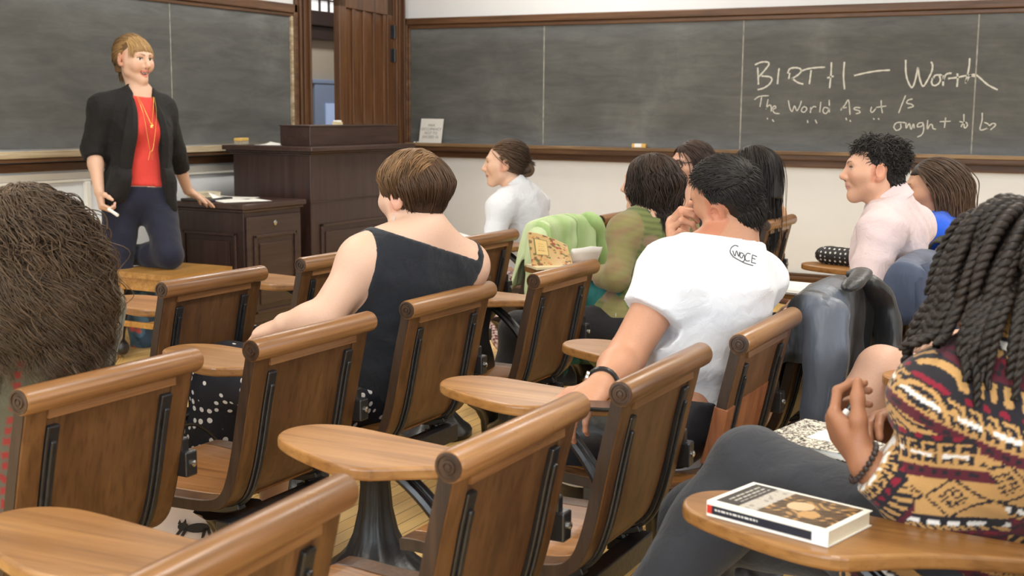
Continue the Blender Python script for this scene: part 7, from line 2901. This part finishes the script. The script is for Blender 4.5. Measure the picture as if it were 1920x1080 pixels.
M['yellow_block'] = m_plain('yellow_wood_block', lin(214, 176, 96), 0.6)
eraser('yellow-topped eraser on the left end of the lectern top', 6.20, 5.22, 1.0755, 0.3, M['yellow_block'])
sheet('paper_sheet', 'white papers beside the box on the lectern top', 6.30, 5.02, 1.0755, 0.22, 0.20, 0.2, 0.04)
t = thing('chalk_box', 'small box of white chalk on the box of the lectern, before the door', 'chalk box', (6.62, 4.78, 1.2022), 0.2)
MB().box((-0.034, -0.022, 0), (0.034, 0.022, 0.018)).build('carton', m_plain('chalk_carton', lin(206, 188, 150), 0.8), t, bevel=0.002)
for i in range(4):
    mb = MB(); mb.tube([(-0.024 + i * 0.016, -0.016, 0.023), (-0.024 + i * 0.016, 0.016, 0.024)], 0.005, 8)
    mb.build('chalk_stick', M['paper'], t)


# the placard on the long ledge
def placard():
    t = thing('placard', 'small white occupancy placard leaning on the long chalkboard', 'sign', (XR - 0.085, 5.19, 1.0425), 0)
    Mx = Matrix.Rotation(math.radians(12), 4, 'Y')
    w, h = 0.205, 0.195
    mb = MB(); mb.box((-0.002, -w / 2, 0.0), (0.002, w / 2, h), Mx)
    mb.build('card', m_plain('placard_card', lin(214, 212, 206), 0.6, var=0.02), t)
    for k, (txt, sz) in enumerate((('MAX', 0.030), ('OCCUPANCY', 0.030), ('NOT TO', 0.030), ('EXCEED 45', 0.030))):
        c = bpy.data.curves.new('text', 'FONT')
        c.body = txt; c.size = sz; c.align_x = 'CENTER'; c.extrude = 0.0003
        o = bpy.data.objects.new('lettering', c)
        COL.objects.link(o)
        dg = bpy.context.evaluated_depsgraph_get()
        me = bpy.data.meshes.new_from_object(o.evaluated_get(dg))
        bpy.data.objects.remove(o)
        lo = bpy.data.objects.new('lettering', me)
        COL.objects.link(lo)
        lo.parent = t
        me.materials.clear(); me.materials.append(M['sign_ink'])
        lo.matrix_local = Mx @ Matrix(((0, 0, -1, -0.0026), (-1, 0, 0, 0), (0, 1, 0, h - 0.062 - k * 0.031), (0, 0, 0, 1)))


M['sign_ink'] = m_plain('grey_print', lin(120, 118, 116), 0.8)
placard()
t = thing('chalk_box', 'orange-and-white chalk carton on the ledge of the long board', 'chalk box', (XR - 0.06, 3.43, 1.0425), 0.2)
MB().box((-0.03, -0.05, 0), (0.03, 0.05, 0.03)).build('carton', m_plain('orange_carton', lin(214, 168, 92), 0.7), t, bevel=0.002)
MB().box((-0.031, -0.02, 0.006), (0.031, 0.03, 0.0305)).build('carton_label', M['paper'], t)
eraser('dark felt eraser on the long board ledge near the glasses', XR - 0.06, 2.98, 1.0425, 1.5, m_plain('dark_eraser_back', lin(42, 40, 38), 0.7))
for i, y in enumerate((5.34, 5.30)):
    t = thing('chalk_stick', ('chalk stub by the left frame of the long board', 'chalk piece next to the placard on the long board ledge')[i], 'chalk', (XR - 0.07, y, 1.0425), 0.4 + i)
    mb = MB(); mb.tube([(-0.02, 0, 0.006), (0.02, 0, 0.006)], 0.0055, 10); mb.build('stick', M['paper'], t)
# chalk in the teacher's hand
t = thing('chalk_holder', 'white chalk stick pointing down from the hand of the teacher', 'chalk', tuple(P(212, 398, 6.36)))
mb = MB(); d = np.array(P(228, 407, 6.30)) - np.array(P(204, 391, 6.38)); d = d / np.linalg.norm(d)
mb.tube([-d * 0.045, d * 0.045], 0.0085, 10); mb.build('stick', M['paper'], t)
t = thing('phone', 'black phone under the hand of the man in white, on the tablet', 'phone', (2.305, 1.03, 0.6925), math.radians(20))
MB().box((-0.034, -0.065, 0), (0.034, 0.065, 0.009)).build('case', m_plain('black_glass', (0.01, 0.01, 0.012), 0.15), t, bevel=0.003)
# paper on the lap of the girl with the bun
t = sheet('paper_sheet', 'white sheet on the lap of the woman in the white shirt', 0, 0, 0, 0.20, 0.28, math.radians(-20), 0.03)
t.location = tuple(P(866, 448, 5.95))

# white heater cover at the front wall
t = thing('wall_heater', 'white enamelled heater cover low on the front wall beside the teacher', 'heater', (5.17, YF, 0), 0)
mb = MB(); mb.box((-0.55, -0.16, 0.50), (0.10, -0.001, 0.64)).box((-0.56, -0.175, 0.64), (0.11, -0.001, 0.665)).box((-0.50, -0.10, 0.0), (-0.44, -0.02, 0.50)).box((0.03, -0.10, 0.0), (0.07, -0.02, 0.50))
mb.build('casing', M['white_trim'], t, bevel=0.006)
mb = MB()
for k in range(12):
    mb.box((-0.53 + k * 0.05, -0.163, 0.53), (-0.505 + k * 0.05, -0.159, 0.61))
mb.build('grille', m_plain('grille_grey', lin(170, 168, 160), 0.5), t)


# ------------------------------------------------------------------ bags on the floor
def tote(label, cx, cy, rz, w, d, h, mat, lining, strap_mat, name='tote_bag', cat='bag'):
    t = thing(name, label, cat, (cx, cy, 0), rz)
    n = 40
    loops = []
    for k, z in enumerate(np.linspace(0, h, 14)):
        f = z / h
        lp = []
        for i in range(n):
            a = 2 * PI * i / n
            x = math.copysign(abs(math.cos(a)) ** 0.45, math.cos(a)) * w / 2 * (0.9 + 0.12 * math.sin(f * 2.6))
            y = math.copysign(abs(math.sin(a)) ** 0.6, math.sin(a)) * d / 2 * (1 - 0.25 * f)
            lp.append((x + 0.006 * math.sin(a * 3 + f * 5), y + 0.008 * math.sin(a * 2 + f * 7), z))
        loops.append(lp)
    inner = [[(x * 0.95, y * 0.93, z) for x, y, z in lp] for lp in loops[::-1][:8]]
    mb = MB(); skin_loops(mb, loops + [inner[0]], cap=False); mb.add(loops[0], [tuple(range(n - 1, -1, -1))])
    mb.build('body', mat, t, smooth=True)
    mb = MB(); skin_loops(mb, inner, cap=False); mb.add(inner[-1], [tuple(range(n))])
    mb.build('lining', lining, t, smooth=True)
    for s in (-1, 1):
        mb = MB()
        q = smooth_path([(-w * 0.28, s * d * 0.36, h - 0.03), (-w * 0.24, s * d * 0.42, h + 0.05), (0, s * d * 0.52, h + 0.10), (w * 0.24, s * d * 0.42, h + 0.05), (w * 0.28, s * d * 0.36, h - 0.03)], 6)
        mb.tube(q, 0.008, 8, flat=0.5)
        mb.build('strap', strap_mat, t, smooth=True)
    return t


n = NT('blue_floral_canvas')
v = n.coords('Object')
vo = n.n('TexVoronoi'); vo.inputs['Scale'].default_value = 13; n.l(v, vo.inputs['Vector'])
nz = n.noise(v, 60, 3)
dd = n.math('ADD', vo.outputs['Distance'], n.math('MULTIPLY', nz, 0.35))
fl = n.ramp(dd, [(0.30, lin(228, 120, 112)), (0.42, lin(210, 96, 96)), (0.46, lin(92, 128, 152)), (0.70, lin(76, 112, 140)), (0.76, lin(52, 76, 100))])
n.base(fl).rough(0.7)
tote('blue tote bag with coral flowers under the wooden chair of the teacher', 5.12, 4.98, 0.2, 0.34, 0.16, 0.42, n.m, m_plain('dark_lining', lin(30, 32, 40), 0.8), m_plain('grey_strap', lin(120, 124, 130), 0.6))
bagw = m_plain('cream_leather', lin(222, 204, 192), 0.5, var=0.03)
t = tote('cream handbag with a black cat drawing on the floor under the second row', 2.62, 2.41, math.radians(-48), 0.27, 0.13, 0.33, bagw, m_plain('black_lining', (0.01, 0.01, 0.012), 0.8), M['iron'], 'handbag')
# the small cat silhouette on its side: body, head, ears, legs, raised tail
cat = MB()
def blob(cx, cz, rx, rz_, n=16):
    pts = [(cx + rx * math.cos(2 * PI * i / n), -0.0690, cz + rz_ * math.sin(2 * PI * i / n)) for i in range(n)]
    cat.add(pts, [tuple(range(n))])
blob(0.01, 0.075, 0.034, 0.014)
blob(-0.030, 0.082, 0.015, 0.012)
for a, b in (((-0.040, 0.090), (-0.038, 0.104)), ((-0.026, 0.092), (-0.022, 0.105))):
    cat.add([(a[0] - 0.005, -0.0690, a[1]), (a[0] + 0.006, -0.0690, a[1]), (b[0], -0.0690, b[1])], [(0, 1, 2)])
for x0_, x1_ in ((-0.035, -0.060), (-0.022, -0.040), (0.030, 0.022), (0.038, 0.044)):
    cat.add([(x0_ - 0.005, -0.0690, 0.075), (x0_ + 0.005, -0.0690, 0.072), (x1_ + 0.004, -0.0690, 0.044), (x1_ - 0.004, -0.0690, 0.044)], [(0, 1, 2, 3)])
cat.tube(smooth_path([(0.040, -0.0690, 0.080), (0.058, -0.0690, 0.100), (0.060, -0.0690, 0.128), (0.046, -0.0690, 0.136)], 5), 0.0045, 6)
cat.v = [(x, y * 1.0, z + 0.055) for x, y, z in cat.v]
cat.build('cat_print', M['iron'], t)
bk = m_plain('black_bag_leather', lin(26, 26, 28), 0.35, var=0.2, bump=0.2)
tote('black leather handbag on a seat beside the woman in black', 3.46, 2.02, 0.2, 0.30, 0.18, 0.22, bk, bk, M['iron'], 'handbag').location.z = 0.452
